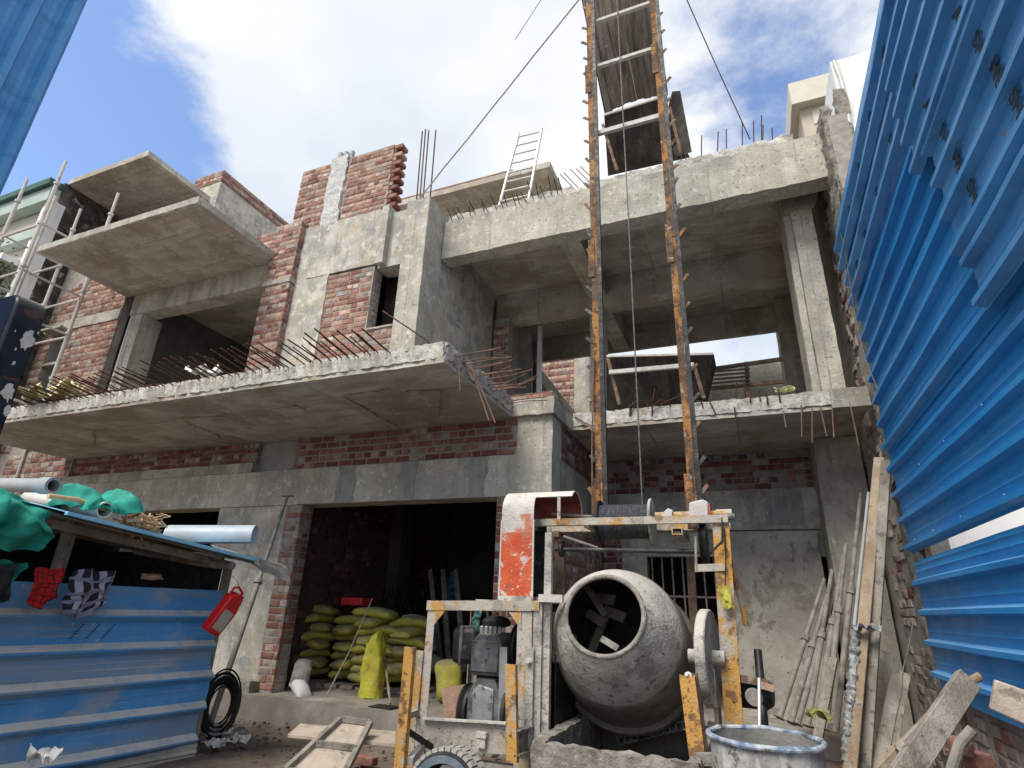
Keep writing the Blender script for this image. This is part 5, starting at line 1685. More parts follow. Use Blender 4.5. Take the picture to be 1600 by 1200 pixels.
for k, (ax, ay, bx, by) in enumerate(feet):
    a, b = atY(ax, ay, 8.35 - 0.05 * k), atY(bx, by, 8.95 - 0.06 * k)
    t_ = thing('steel_prop', words_[k] + ' of the grey steel props leaning in the porch corner, counted from the plywood', 'prop', a, 'props leaning in the porch corner')
    mid = a + (b - a) * (0.55 + 0.03 * (k % 3))
    part('outer_tube', MB().tube([a, mid], 0.034, 10), 'prop_steel', t_)
    part('inner_tube', MB().tube([mid, b], 0.025, 10), 'prop_steel', t_)
    part('collar', MB().lathe([(0.03, -0.035), (0.05, -0.035), (0.05, 0.035), (0.03, 0.035)], mid, b - a, 12), 'prop_steel', t_)
    part('base_plate', MB().lathe([(0.0, 0.0), (0.06, 0.0), (0.06, 0.008), (0.0, 0.008)], a, b - a, 8), 'prop_steel', t_)
for k, (p, q, th, lab) in enumerate((((1342, 1235, 6.9), (1372, 1015, 7.5), 0.30, 'dark shuttering board leaning behind the tan plank'),
                                     ((1372, 1235, 6.6), (1408, 1050, 7.2), 0.16, 'narrow shuttering board leaning against the rough wall foot'))):
    lean('shutter_board', atY(*p), atY(*q), th, 0.03, 'plank_grey', lab, 'board', up=(0.2, 1, 0.2))
lean('plank', atY(1302, 1030, 8.0), atY(1262, 1235, 6.9), 0.09, 0.05, 'plank_grey', 'grey batten sloping down behind the barrel', 'plank', up=(0.3, 1, 0))
# crossed timbers in the near right corner
lean('timber', atY(1390, 1245, 3.6), atY(1512, 1062, 4.15), 0.115, 0.05, 'plank_grey', 'thick grey timber sloping up to the blue fence in the near corner', 'timber', up=(0.2, 1, 0.2))
lean('timber', atY(1352, 1225, 3.75), atY(1478, 1092, 4.2), 0.035, 0.03, 'plank', 'thin pale batten tied beside the thick sloping timber', 'timber', up=(0.2, 1, 0.2))
lean('timber', atY(1402, 1160, 3.88), atY(1424, 1180, 3.85), 0.05, 0.03, 'board_pale', 'short pale cross piece between the two sloping timbers', 'timber', up=(0.2, 1, 0.2))
solo('bamboo_pole', MB().tube([atY(1496, 1076, 4.2), atY(1532, 1056, 4.2)], 0.022, 10).tube([atY(1514, 1066, 4.2), atY(1516, 1065, 4.2)], 0.026, 10), 'plank', 'bamboo end poking out above the thick sloping timber', 'bamboo')
solo('tie_wire', MB().tube([atY(1470, 1086, 4.1), atY(1482, 1092, 4.08), atY(1494, 1106, 4.09), atY(1499, 1108, 4.1)], 0.006, 6), 'rope', 'rope tie around the top of the sloping timbers', 'rope')
solo('iron_pipe', MB().tube([atY(1478, 1235, 4.4), atY(1500, 1162, 4.5), atY(1520, 1140, 4.5)], 0.03, 10), 'prop_steel', 'bent grey pipe below the fence by the red bricks', 'pipe')
pk = [atY(1556, 1062, 3.0), atY(1640, 1092, 3.0), atY(1640, 1150, 3.0), atY(1548, 1108, 3.0)]
solo('wooden_board', MB().prism(pk, (0.0, 0.03, 0)), 'board_pale', 'pinkish new board hung on the fence at the right edge', 'board', bevel=0.006)
solo('hanging_wire', MB().tube(wiggle(atY(1427, 970, 6.3), atY(1392, 1165, 6.0), 10, 0.02, 3), 0.005, 5), 'wire', 'thin wire hanging in front of the rough brick wall', 'wire')
solo('hanging_wire', MB().tube([atX(1306, 330, 1.40), atX(1322, 400, 1.40), atX(1334, 480, 1.40), atX(1352, 560, 1.40), atX(1372, 610, 1.40)], 0.006, 5), 'wire', 'grey cable running down the edge of the blue fence', 'wire')
rag('plastic_bag', atY(1280, 1128, 6.6), 0.09, 'film_olive', 'yellow green bag beside the barrel rim', 'bag', 31, 1.3)
# loose bricks below the fence
rq = random.Random(12)
for k, (px, py, lab) in enumerate(((1500, 1165, 'red brick lying under the fence beside the bent pipe'), (1515, 1185, 'lower red brick of the two under the fence'), (1130 - 560, 1188, 'broken brick on the ground under the plank ramp'))):
    c = atY(px, py, 4.7 if k < 2 else 5.5)
    mb = MB().box(-.12, .12, -.055, .055, -.037, .037)
    mt = Matrix.Translation(c) @ Matrix.Rotation(rq.uniform(0, 3), 4, 'Z') @ Matrix.Rotation(rq.uniform(-.3, .3), 4, 'X')
    mb.v = [tuple(mt @ Vector(p)) for p in mb.v]
    solo('loose_brick', mb, 'brick_red', lab, 'brick', bevel=0.008)

# ================================================================== ladder, wires and hoist landings
la, lb_ = atY(780, 322, 7.95), atY(826, 312, 7.95)
ta, tb_ = atY(811, 208, 8.15), atY(847, 199, 8.15)
lad = thing('ladder', 'grey metal ladder standing on the roof edge against the sky', 'ladder', la)
part('stile', MB().beam(la, ta, 0.05, 0.03, (1, 0, 0)), 'alu', lad)
part('stile', MB().beam(lb_, tb_, 0.05, 0.03, (1, 0, 0)), 'alu', lad)
for k in range(8):
    t = 0.06 + 0.126 * k
    part('rung', MB().tube([la + (ta - la) * t, lb_ + (tb_ - lb_) * t], 0.016, 8), 'alu', lad)
solo('guy_rope', MB().tube(wiggle(atY(656, 310, 7.15), atY(850, 30, 6.2) + Vector((0.9, 0.2, 0.9)), 14, 0.03, 2), 0.014, 6), 'rope', 'twisted guy rope rising from the column top past the ladder', 'rope')
solo('guy_wire', MB().tube([atY(805, 62, 6.5), atY(845, 0, 6.3), atY(880, -50, 6.2)], 0.006, 5), 'wire', 'thin wire crossing the upper end of the guy rope', 'wire')
solo('guy_wire', MB().tube([atY(1172, 218, 7.7), atY(1120, 105, 7.0), atY(1060, -30, 6.2)], 0.009, 6), 'wire', 'straight guy wire from the roof beam to the hoist mast top', 'wire')


def landing(name, label, Y0, P):
    """sheet steel tipping tray on a sloping frame: P = pixel corners of back top edge, front edge and foot"""
    t = thing(name, label, 'hoist tray', P['base'])
    return t


# lower tray on the first floor slab
LT = thing('loading_tray', 'dark steel loading tray on the first floor edge behind the hoist rails', 'tray', (-1.0, 8.3, Z1T))
A, B_ = atY(948, 557, 8.0), atY(1114, 553, 8.0)
C_, D_ = atY(948, 645, 8.7), atY(1098, 640, 8.7)
part('pan', MB().sheet(2, 8, lambda i, j: (A + (B_ - A) * i) * (1 - j) + (C_ + (D_ - C_) * i) * j, 0.012), 'pan_steel', LT)
part('rim', MB().beam(A, B_, 0.04, 0.03), 'pan_edge', LT)
part('crossbar', MB().beam(atY(952, 582, 7.9), atY(1084, 570, 7.9), 0.05, 0.06), 'pan_edge', LT)
for (p, q) in (((950, 560), (968, 632)), ((1086, 576), (1100, 622))):
    part('leg', MB().beam(atY(p[0], p[1], 7.95), atY(q[0], q[1], 8.0), 0.05, 0.05, (1, 0, 0)), 'rust_steel', LT)
part('side_panel', MB().prism([B_, B_ + Vector((0, 0.6, 0.05)), D_ + Vector((0, 0.2, 0)), D_], (0.012, 0, 0)), 'pan_steel', LT)
# stack of rods and a table frame beyond it
rk = thing('rod_rack', 'rack of dark rods and rails beyond the loading tray in the upper room', 'rack', (0.0, 9.5, Z1T))
for k in range(6):
    part('rod', MB().tube([atY(1110, 575 + 6 * k, 9.4), atY(1172, 570 + 6 * k, 9.4)], 0.018, 6), 'pipe_dark', rk)
part('rail', MB().beam(atY(1110, 577, 9.5), atY(1222, 561, 9.5), 0.05, 0.06), 'rust_steel', rk)
part('rail', MB().beam(atY(1106, 608, 9.5), atY(1224, 596, 9.5), 0.05, 0.06), 'rust_steel', rk)
part('post', MB().beam(atY(1166, 566, 9.5), atY(1170, 630, 9.5), 0.06, 0.06, (1, 0, 0)), 'rust_steel', rk)

# upper tray on the roof beam with the long chute rising from it
UT = thing('loading_tray', 'dark steel tray on the roof beam below the plank chute', 'tray', (-1.0, 8.0, 8.1))
A, B_ = atY(944, 180, 7.75), atY(1034, 152, 7.75)
C_, D_ = atY(950, 275, 8.4), atY(1078, 246, 8.4)
part('pan', MB().sheet(3, 8, lambda i, j: (A + (B_ - A) * i) * (1 - j) + (C_ + (D_ - C_) * i) * j, 0.012), 'pan_steel', UT)
part('rim', MB().beam(A, B_, 0.04, 0.04), 'pan_edge', UT)
part('crossbar', MB().beam(atY(936, 206, 7.7), atY(1046, 175, 7.7), 0.04, 0.05), 'pan_edge', UT)
part('side_panel', MB().prism([atY(1050, 143, 8.5), atY(1062, 142, 8.3), atY(1080, 238, 7.9), atY(1056, 244, 8.2), atY(1036, 200, 8.4)], (0.012, 0.0, 0)), 'pan_steel', UT)
for (p, q) in (((942, 195), (964, 266)), ((1046, 168), (1064, 240))):
    part('leg', MB().beam(atY(p[0], p[1], 7.75), atY(q[0], q[1], 7.85), 0.05, 0.05, (1, 0, 0)), 'rust_steel', UT)
CH = thing('plank_chute', 'dark chute of narrow boards rising between the hoist rails against the sky', 'chute', (-1.2, 7.9, 8.6))
c0, c1 = atY(948, 178, 8.35), atY(1040, 150, 8.35)
e0, e1 = atY(902, -50, 6.9), atY(1014, -50, 6.9)
nb_ = 9
for k in range(nb_):
    i0, i1 = k / nb_ + 0.001, (k + 1) / nb_ - 0.001
    fn = lambda i, j, i0=i0, i1=i1, k=k: (c0 + (c1 - c0) * (i0 + (i1 - i0) * i)) * (1 - j) + (e0 + (e1 - e0) * (i0 + (i1 - i0) * i)) * j + Vector((0, -0.18, -0.10)) * math.sin(math.pi * j) + Vector((0, -0.22, -0.14)) * math.sin(math.pi * (i0 + (i1 - i0) * i)) + Vector((0, 0, 0.02 * (k % 2)))
    part('board', MB().sheet(1, 12, fn, 0.022), 'chute_board', CH)
for (p0, p1, q0, q1) in ((c0, e0, -0.02, 0.0), (c1, e1, 0.02, 0.0)):
    part('side_board', MB().prism([p0 + Vector((q0, 0, 0)), p1 + Vector((q0, 0, 0)), p1 + Vector((q0, 0.1, 0.22)), p0 + Vector((q0, 0.1, 0.22))], (0.02 if q0 > 0 else -0.02, 0, 0)), 'pan_steel', CH)

# ================================================================== concrete mixer with hoist mast
mx = thing('concrete_mixer', 'cement crusted concrete mixer with engine frame, winch and tall yellow hoist mast', 'concrete mixer', (-1.2, 5.4, 0))
UX, UY, UZ = Vector((1, 0, 0)), Vector((0, 1, 0)), Vector((0, 0, 1))


def mp(name, mb, m, parent=mx, bevel=0.0, **k):
    return part(name, mb, m, parent, bevel, **k)


# --- drum
DC, DM = atY(979, 1020, 5.75), atY(944, 961, 4.80)
ax = (DM - DC).normalized()
dl = (DM - DC).length
out = [(0.312, dl), (0.345, dl - 0.035), (0.41, dl - 0.13), (0.47, dl - 0.24), (0.52, dl - 0.35), (0.553, dl - 0.45)]
inn = [(r - 0.014, d) for r, d in out[::-1]] + [(0.30, dl - 0.002)]
drum = mp('drum', MB().lathe(out, DC, ax, 64), 'cement_steel')
mp('drum_lip', MB().lathe([(0.312 + 0.020 * math.cos(t), dl + 0.020 * math.sin(t)) for t in [2 * math.pi * k / 12 for k in range(13)]], DC, ax, 64), 'cement_crust', drum)
mp('drum_band', MB().lathe([(0.553, dl - 0.45), (0.566, dl - 0.47), (0.585, dl - 0.62), (0.600, dl - 0.80), (0.606, 0.0), (0.606, -0.06)], DC, ax, 64), 'drum_band', drum)
ring = mp('drum_ring', MB().lathe([(0.606, 0.02), (0.650, 0.015), (0.655, 0.0), (0.655, -0.08), (0.650, -0.10), (0.606, -0.135)], DC, ax, 72), 'drum_band', drum)
mp('drum_rear', MB().lathe([(0.612, -0.136), (0.60, -0.20), (0.50, -0.33), (0.34, -0.42), (0.12, -0.46), (0.0, -0.46)], DC, ax, 48), 'cement_steel', drum)
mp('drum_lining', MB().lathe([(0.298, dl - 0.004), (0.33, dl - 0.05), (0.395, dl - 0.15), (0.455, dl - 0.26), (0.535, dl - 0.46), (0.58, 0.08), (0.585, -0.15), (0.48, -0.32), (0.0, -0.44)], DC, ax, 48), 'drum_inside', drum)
sA = ax.cross(UZ).normalized()
sB = ax.cross(sA)


def dp(u, v, d):
    return DC + sA * u + sB * v + ax * d


for p, q_, w_ in (((913, 912), (946, 962), .06), ((946, 962), (924, 1020), .07), ((930, 934), (960, 938), .09), ((944, 953), (976, 966), .09), ((918, 958), (944, 975), .08)):
    mp('mixing_blade', MB().beam(atY(p[0], p[1], 5.50), atY(q_[0], q_[1], 5.42), w_, 0.02, ax), 'drum_band', drum)
mp('mixing_blade', MB().beam(atY(940, 998, 5.02), atY(966, 1014, 4.98), 0.05, 0.03, ax), 'cement_crust', drum)
mp('bolt', MB().lathe([(0.03, 0), (0.03, 0.022), (0.015, 0.03), (0, 0.03)], atY(1000, 1046, 5.20), Vector((0.35, -0.8, 0.1)), 6), 'cement_crust', drum)
for k in range(10):
    t = 2 * math.pi * k / 10 + 0.2
    c = dp(0.610 * math.cos(t), 0.610 * math.sin(t), 0.02)
    mp('rivet', MB().lathe([(0.018, 0), (0.016, 0.012), (0, 0.016)], c, (sA * math.cos(t) + sB * math.sin(t)), 8), 'drum_band', drum)

# --- skip trough under the drum, crusted with cement
tr = mp('skip_trough', rough_block(-1.52, -0.46, 4.38, 4.46, 0.10, 0.615, 0.05, soft(0.02), 1.0, 14.0), 'cement_crust', sharp=60)
mp('trough_side', rough_block(-1.60, -1.50, 4.40, 6.15, 0.12, 0.635, 0.05, soft(0.018), 2.0, 14.0), 'cement_crust', tr, sharp=60)
mp('trough_side', rough_block(-0.54, -0.46, 4.46, 6.15, 0.12, 0.60, 0.05, soft(0.018), 3.0, 14.0), 'cement_crust', tr, sharp=60)
mp('trough_back', rough_block(-1.50, -0.54, 6.05, 6.12, 0.15, 0.52, 0.06, soft(0.018), 4.0, 14.0), 'drum_band', tr, sharp=60)
mp('trough_floor', rough_block(-1.50, -0.54, 4.46, 6.05, 0.10, 0.17, 0.08, soft(0.02), 5.0, 9.0), 'drum_inside', tr, sharp=60)

# --- head frame and winch
ZB = 2.27
mp('head_beam', MB().angle((-2.03, 5.27, ZB - 0.03), (-0.17, 5.27, ZB - 0.03), 0.065, 0.009, UZ, UY), 'yellow_worn')
mp('head_beam', MB().angle((-2.03, 5.80, ZB - 0.03), (-0.17, 5.80, ZB - 0.03), 0.065, 0.009, UZ, -UY), 'yellow_worn')
for x in (-2.0, -1.42, -0.45, -0.2):
    mp('head_crossbar', MB().beam((x, 5.29, ZB - 0.025), (x, 5.78, ZB - 0.025), 0.05, 0.05), 'yellow_worn')
wc = atY(978, 815, 5.52)
w0, w1 = atY(938, 815, 5.52).x, atY(1019, 815, 5.52).x
winch = mp('winch_drum', MB().lathe([(0.0, w0), (0.16, w0)] + [(0.155 + 0.010 * (k % 2), w0 + (w1 - w0) * k / 36) for k in range(1, 36)] + [(0.16, w1), (0.0, w1)], (0, wc.y, wc.z), UX, 36), 'cable_grey')
for x in (w0, w1):
    mp('winch_flange', MB().lathe([(0.03, -0.012), (0.205, -0.012), (0.21, 0), (0.205, 0.012), (0.03, 0.012)], (x, wc.y, wc.z), UX, 36), 'cement_steel' if x == w1 else 'dark_steel', winch)
mp('winch_shaft', MB().tube([(-1.75, wc.y, wc.z + 0.02), (-0.12, wc.y, wc.z + 0.02)], 0.028, 14), 'prop_steel', winch)
sa, sb_ = atY(1024, 806, 5.45), atY(1138, 803, 5.45)
mp('brake_rod', MB().tube([sa, sb_], 0.032, 12).tube([sb_ - Vector((0.1, 0, 0)), sb_ + Vector((0.03, 0, 0))], 0.042, 10), 'yellow_worn')
mp('brake_bracket', MB().prism([atY(1030, 818, 5.4), atY(1048, 818, 5.4), atY(1051, 797, 5.4), atY(1043, 794, 5.4), atY(1034, 803, 5.4)], (0, 0.05, 0)), 'hood_top', bevel=0.004)
gx = [atY(1076, 810, 5.36), atY(1107, 806, 5.36), atY(1106, 784, 5.36), atY(1098, 780, 5.36), atY(1077, 785, 5.36)]
mp('gear_cover', MB().prism(gx, (0, 0.26, 0)), 'hood_top', bevel=0.01)
mp('gear_cover_end', MB().box(gx[1].x + 0.002, gx[1].x + 0.02, 5.37, 5.60, gx[1].z + 0.01, gx[2].z - 0.01), 'red_paint')
ss = atY(868, 858, 5.35)
se = atY(1092, 862, 5.35)
mp('drive_shaft', MB().tube([ss, se], 0.020, 12), 'dark_steel')
mp('sprocket', MB().lathe([(0.0, -0.015), (0.07, -0.015), (0.075, 0), (0.07, 0.015), (0.0, 0.015)], ss + Vector((0.06, 0, 0)), UX, 12), 'dark_steel')
mp('belt_wheel', MB().lathe([(0.02, -0.03), (0.19, -0.03), (0.175, 0.0), (0.19, 0.03), (0.02, 0.03)], atY(1100, 850, 5.6), UX, 32), 'dark_steel')
for px in (828, 870, 1058):
    c = atY(px, 828, 5.28)
    mp('clamp', MB().box(c.x - 0.03, c.x + 0.03, 5.25, 5.30, c.z - 0.07, c.z - 0.01), 'rust_steel', bevel=0.006)
cb = atY(1059, 831, 5.27)
mp('box_tube', MB().box(cb.x - 0.045, cb.x + 0.045, 5.22, 5.80, cb.z - 0.03, cb.z - 0.022).box(cb.x - 0.045, cb.x + 0.045, 5.22, 5.80, cb.z + 0.022, cb.z + 0.03)
   .box(cb.x - 0.045, cb.x - 0.037, 5.22, 5.80, cb.z - 0.022, cb.z + 0.022).box(cb.x + 0.037, cb.x + 0.045, 5.22, 5.80, cb.z - 0.022, cb.z + 0.022), 'yellow_worn')
mp('hand_brake', MB().tube([atY(862, 803, 5.4), atY(925, 807, 5.4)], 0.012, 8).tube([atY(880, 838, 5.3), atY(934, 856, 5.4)], 0.012, 8), 'prop_steel')

# --- posts
def post_bar(name, p, q, Y, w, d, m, face=UX):
    a, b = atY(p[0], p[1], Y), atY(q[0], q[1], Y)
    return mp(name, MB().channel(a, b, w, d, 0.009, face, UY), m)


post_bar('frame_post', (1126, 818), (1152, 1215), 5.3, 0.135, 0.07, 'yellow_paint')
post_bar('frame_post', (1078, 870), (1098, 1215), 5.8, 0.07, 0.05, 'rust_steel')
post_bar('frame_post', (872, 830), (890, 1215), 5.8, 0.10, 0.05, 'rust_steel')
mp('stay', MB().angle(atY(1085, 882, 5.33), atY(1133, 880, 5.27), 0.06, 0.008, -UZ, UY), 'yellow_worn')
mp('stay_rod', MB().tube([atY(1087, 838, 5.33), atY(1088, 894, 5.33)], 0.012, 8), 'prop_steel')
mp('lever', MB().tube([atY(1131, 861, 5.35), atY(1138, 866, 5.35), atY(1147, 900, 5.4), atY(1158, 940, 5.5), atY(1166, 978, 5.5)], 0.022, 10), 'yellow_paint')
mp('cable_loop', MB().tube([atY(1128, 812, 5.28), atY(1129, 845, 5.24), atY(1112, 862, 5.24), atY(1110, 865, 5.3)], 0.010, 8).tube([atY(1132, 826, 5.3), atY(1134, 870, 5.26), atY(1133, 915, 5.26)], 0.006, 6), 'hose_black')
mp('rag', MB().sheet(8, 8, lambda i, j: atY(1120 + 20 * i + 10 * j, 914 + 36 * j + 4 * i, 5.24) + nv((i * 2, j * 2, 1), 1.5, 3) * 0.03, 0.004), 'sack_yellow')
# tilting wheel, edge on
wh = atY(1108, 1027, 5.28)
mp('tilt_wheel', MB().lathe([(0.03, -0.03), (0.30, -0.03), (0.35, -0.04), (0.36, -0.03), (0.36, 0.03), (0.35, 0.04), (0.30, 0.03), (0.03, 0.03)], wh, Vector((1, -0.12, 0)), 40), 'cement_steel')
mp('wheel_hub', MB().tube([wh + Vector((-0.16, 0, 0)), wh + Vector((0.12, 0, 0))], 0.055, 14), 'cement_steel')
# front tilt post
post_bar('tilt_post', (1073, 1056), (1096, 1235), 4.62, 0.105, 0.06, 'yellow_paint')
mp('tilt_post', MB().beam(atY(1083, 1052, 4.72), atY(1108, 1235, 4.72), 0.05, 0.06, UX), 'rust_steel')
mp('pivot_bolt', MB().lathe([(0.025, 0), (0.025, 0.02), (0.014, 0.02), (0.014, 0.05), (0, 0.05)], atY(1077, 1056, 4.66), Vector((-0.3, -1, 0.3)), 8), 'alu')
mp('foot_bar', MB().beam(atY(1086, 1186, 4.6), atY(1124, 1186, 4.6), 0.05, 0.07), 'cement_crust')
# drive motor at the right
mo = atY(1172, 1082, 5.5)
mp('motor', MB().lathe([(0.0, -0.16), (0.10, -0.16), (0.115, -0.13), (0.115, 0.12), (0.08, 0.17), (0.0, 0.17)], mo, Vector((1, -0.2, 0)), 24), 'dark_steel')
mp('motor_mount', MB().beam(atY(1147, 1058, 5.35), atY(1200, 1068, 5.35), 0.06, 0.05), 'rust_steel')
mp('motor_lever', MB().beam(atY(1188, 1070, 5.3), atY(1209, 1076, 5.3), 0.02, 0.05), 'brick_pink')
mp('motor_pulley', MB().lathe([(0.0, -0.02), (0.06, -0.02), (0.05, 0), (0.06, 0.02), (0.0, 0.02)], atY(1178, 1089, 5.2), Vector((0.2, -1, 0)), 18), 'prop_steel')
mp('side_plate', MB().box(mo.x - 0.27, mo.x - 0.24, 5.25, 5.6, mo.z - 0.25, mo.z + 0.17), 'yellow_worn')

# --- engine frame
FYF = 4.8
def q(x, y, Y=FYF):
    return atY(x, y, Y)


lp_a, lp_b = q(661, 1180), q(680, 942)
mp('engine_frame_post', MB().angle(Vector((-2.76, FYF, 0.05)), Vector((-2.76, FYF, 1.53)), 0.075, 0.009, UX, UY), 'yellow_worn')
mp('engine_frame_post', MB().angle(Vector((-2.76, 5.75, 0.05)), Vector((-2.76, 5.75, 1.53)), 0.075, 0.009, UX, -UY), 'yellow_worn')
mp('engine_frame_post', MB().channel(Vector((-2.82, FYF - 0.02, 0.05)), Vector((-2.80, FYF - 0.02, 1.12)), 0.08, 0.05, 0.008, UX, UY), 'yellow_worn')
mp('engine_frame_top', MB().angle(Vector((-2.77, FYF - 0.01, 1.53)), Vector((-1.70, FYF - 0.01, 1.56)), 0.08, 0.009, -UZ, UY), 'yellow_worn')
mp('engine_frame_top', MB().angle(Vector((-2.77, 5.76, 1.53)), Vector((-1.70, 5.76, 1.56)), 0.08, 0.009, -UZ, -UY), 'rust_steel')
mp('engine_frame_side', MB().angle(Vector((-2.765, FYF, 1.532)), Vector((-2.765, 5.75, 1.532)), 0.07, 0.009, UX, -UZ), 'yellow_worn')
mp('top_plate', MB().box(-2.30, -1.70, FYF + 0.02, 5.7, 1.545, 1.555), 'cement_steel')
for (x, s) in ((-2.685, 1), (-1.86, -1)):
    mp('gusset', MB().prism([(x, FYF - 0.004, 1.46), (x + s * 0.11, FYF - 0.004, 1.46), (x, FYF - 0.004, 1.33)], (0, 0.008, 0)), 'yellow_worn')
mp('engine_frame_bottom', MB().channel(Vector((-2.80, FYF - 0.012, 0.50)), Vector((-1.74, FYF - 0.012, 0.54)), 0.20, 0.06, 0.009, UZ, UY), 'yellow_worn')
mp('engine_frame_lip', MB().beam(Vector((-2.70, FYF - 0.03, 0.612)), Vector((-1.88, FYF - 0.03, 0.652)), 0.05, 0.014), 'pan_edge')
mp('frame_bracket', MB().box(-2.20, -2.11, FYF - 0.06, FYF - 0.012, 0.53, 0.57).box(-2.19, -2.12, FYF - 0.05, FYF - 0.015, 0.46, 0.53), 'pan_edge')
# wide right leg of the frame
mp('frame_leg', MB().channel(Vector((-1.83, FYF + 0.005, 0.05)), Vector((-1.83, FYF + 0.005, 1.54)), 0.13, 0.08, 0.01, UX, UY), 'yellow_worn')
mp('frame_leg', MB().beam(Vector((-1.725, FYF + 0.03, 0.05)), Vector((-1.715, FYF + 0.03, 1.55)), 0.075, 0.05, UY), 'cement_steel')
mp('frame_leg', MB().beam(Vector((-1.66, FYF + 0.06, 0.05)), Vector((-1.64, FYF + 0.06, 2.12)), 0.06, 0.05, UY), 'cement_steel')
mp('leg_shoe', MB().beam(Vector((-1.70, FYF - 0.0, 1.58)), Vector((-1.50, FYF + 0.02, 1.58)), 0.08, 0.06), 'hood_top')
mp('leg_plate', MB().box(-1.80, -1.735, FYF - 0.03, FYF - 0.012, 0.45, 1.20), 'cement_steel')
mp('bolt', MB().lathe([(0.026, 0), (0.026, 0.018), (0.014, 0.018), (0.014, 0.04), (0, 0.04)], (-1.77, FYF - 0.03, 1.10), (0.2, -1, 0.1), 8), 'pan_edge')
# loose yellow bars standing in front
post_bar('draw_bar', (797, 1038), (799, 1192), 4.55, 0.085, 0.05, 'yellow_paint')
mp('draw_bracket', MB().channel(atY(803, 1160, 4.56), atY(838, 1150, 4.95), 0.17, 0.05, 0.012, UZ, UX), 'cement_crust')
ba, bb = atY(639, 1011, 4.35), atY(619, 1240, 4.35)
mp('draw_bar', MB().channel(ba, bb, 0.085, 0.05, 0.009, UX, UY), 'yellow_paint')
mp('strut', MB().beam(atY(628, 1122, 4.4), atY(652, 1113, 4.8), 0.03, 0.045), 'cement_steel')
mp('strut', MB().beam(atY(630, 1138, 4.4), atY(676, 1168, 4.8), 0.03, 0.04), 'dark_steel')
mp('strut', MB().beam(atY(640, 1190, 4.4), atY(672, 1150, 4.9), 0.05, 0.05), 'cement_steel')
mp('axle_stub', MB().beam(atY(825, 1168, 4.8), atY(845, 1190, 4.7), 0.04, 0.04), 'cement_steel')
for x in (-1.68, -1.63):
    mp('side_plate', MB().box(x, x + 0.012, 5.0, 5.7, 0.1, 1.15), 'dark_steel')
mp('base_rail', MB().beam((-2.78, FYF + 0.05, 0.30), (-1.66, FYF + 0.05, 0.30), 0.10, 0.10), 'cement_crust')
mp('base_rail', MB().beam((-2.78, 5.75, 0.30), (-1.66, 5.75, 0.30), 0.10, 0.10), 'cement_crust')
mp('trunnion_block', MB().box(-1.66, -1.50, 5.0, 5.25, 1.08, 1.30), 'cement_crust', bevel=0.02)
mp('trunnion_pin', MB().tube([(-1.56, 5.02, 1.22), (-1.42, 4.96, 1.22)], 0.03, 10), 'dark_steel')

# --- engine
def me_(name, mb, m, parent=mx, bevel=0.0):
    mb.v = [(x, y, z - 0.085) for x, y, z in mb.v]
    return part(name, mb, m, parent, bevel)


eng = me_('engine', MB().prism([(-2.42, 5.05, 1.02), (-2.42, 5.05, 1.30), (-2.36, 5.05, 1.36), (-2.20, 5.05, 1.36), (-2.14, 5.05, 1.30), (-2.14, 5.05, 1.02)], (0, 0.42, 0)), 'engine_paint', bevel=0.015)
me_('crankcase', MB().prism([(-2.46, 5.08, 0.5), (-2.46, 5.08, 0.86), (-2.38, 5.08, 1.0), (-2.20, 5.08, 1.0), (-2.14, 5.08, 0.86), (-2.14, 5.08, 0.5)], (0, 0.42, 0)), 'engine_paint', eng, 0.015)
me_('front_plate', MB().box(-2.42, -2.16, 5.035, 5.052, 1.05, 1.30), 'engine_paint', eng, 0.006)
me_('inspection_cover', MB().prism([(-2.40, 5.06, 0.62), (-2.40, 5.06, 0.90), (-2.34, 5.06, 0.95), (-2.20, 5.06, 0.92), (-2.20, 5.06, 0.60), (-2.32, 5.06, 0.57)], (0, 0.03, 0)), 'engine_plate', eng, 0.01)
for x, z in ((-2.38, .64), (-2.38, .88), (-2.22, .88), (-2.22, .62), (-2.30, .94), (-2.40, 1.08), (-2.18, 1.08), (-2.18, 1.27)):
    me_('bolt', MB().lathe([(0.012, 0), (0.012, 0.012), (0, 0.012)], (x, 5.05, z), (0, -1, 0), 6), 'engine_plate', eng)
me_('pulley', MB().lathe([(0.03, -0.04), (0.21, -0.04), (0.215, -0.02), (0.19, 0.0), (0.215, 0.02), (0.21, 0.04), (0.03, 0.04)], (-2.50, 5.25, 0.72), UX, 36), 'dark_steel', eng)
me_('pulley', MB().lathe([(0.03, -0.05), (0.25, -0.05), (0.255, -0.02), (0.23, 0.0), (0.255, 0.02), (0.25, 0.05), (0.03, 0.05)], (-2.04, 5.2, 0.72), UX, 36), 'dark_steel', eng)
me_('flywheel', MB().lathe([(0.10, -0.03), (0.27, -0.03), (0.275, -0.01), (0.26, 0.0), (0.275, 0.01), (0.27, 0.03), (0.10, 0.03)], (-2.02, 5.38, 1.22), Vector((1, -0.25, 0)), 40), 'dark_steel', eng)
for t in (0.4, 1.45, 2.5):
    me_('spoke', MB().beam((-2.02, 5.38 - 0.25 * math.cos(t), 1.22 - 0.25 * math.sin(t)), (-2.02, 5.38 + 0.25 * math.cos(t), 1.22 + 0.25 * math.sin(t)), 0.05, 0.04, UX), 'dark_steel', eng)
me_('belt_guard_arm', MB().beam((-2.11, 5.05, 1.26), (-2.10, 5.05, 0.62), 0.07, 0.03, UY), 'engine_plate', eng)
tk = atY(731, 1006, 5.35)
mp('fuel_tank', MB().box(tk.x - 0.13, tk.x + 0.13, 5.25, 5.55, tk.z - 0.17, tk.z + 0.15), 'dark_steel', eng, 0.05)
mp('tank_band', MB().box(tk.x - 0.045, tk.x - 0.01, 5.243, 5.557, tk.z - 0.177, tk.z + 0.157), 'engine_paint', eng, 0.01)
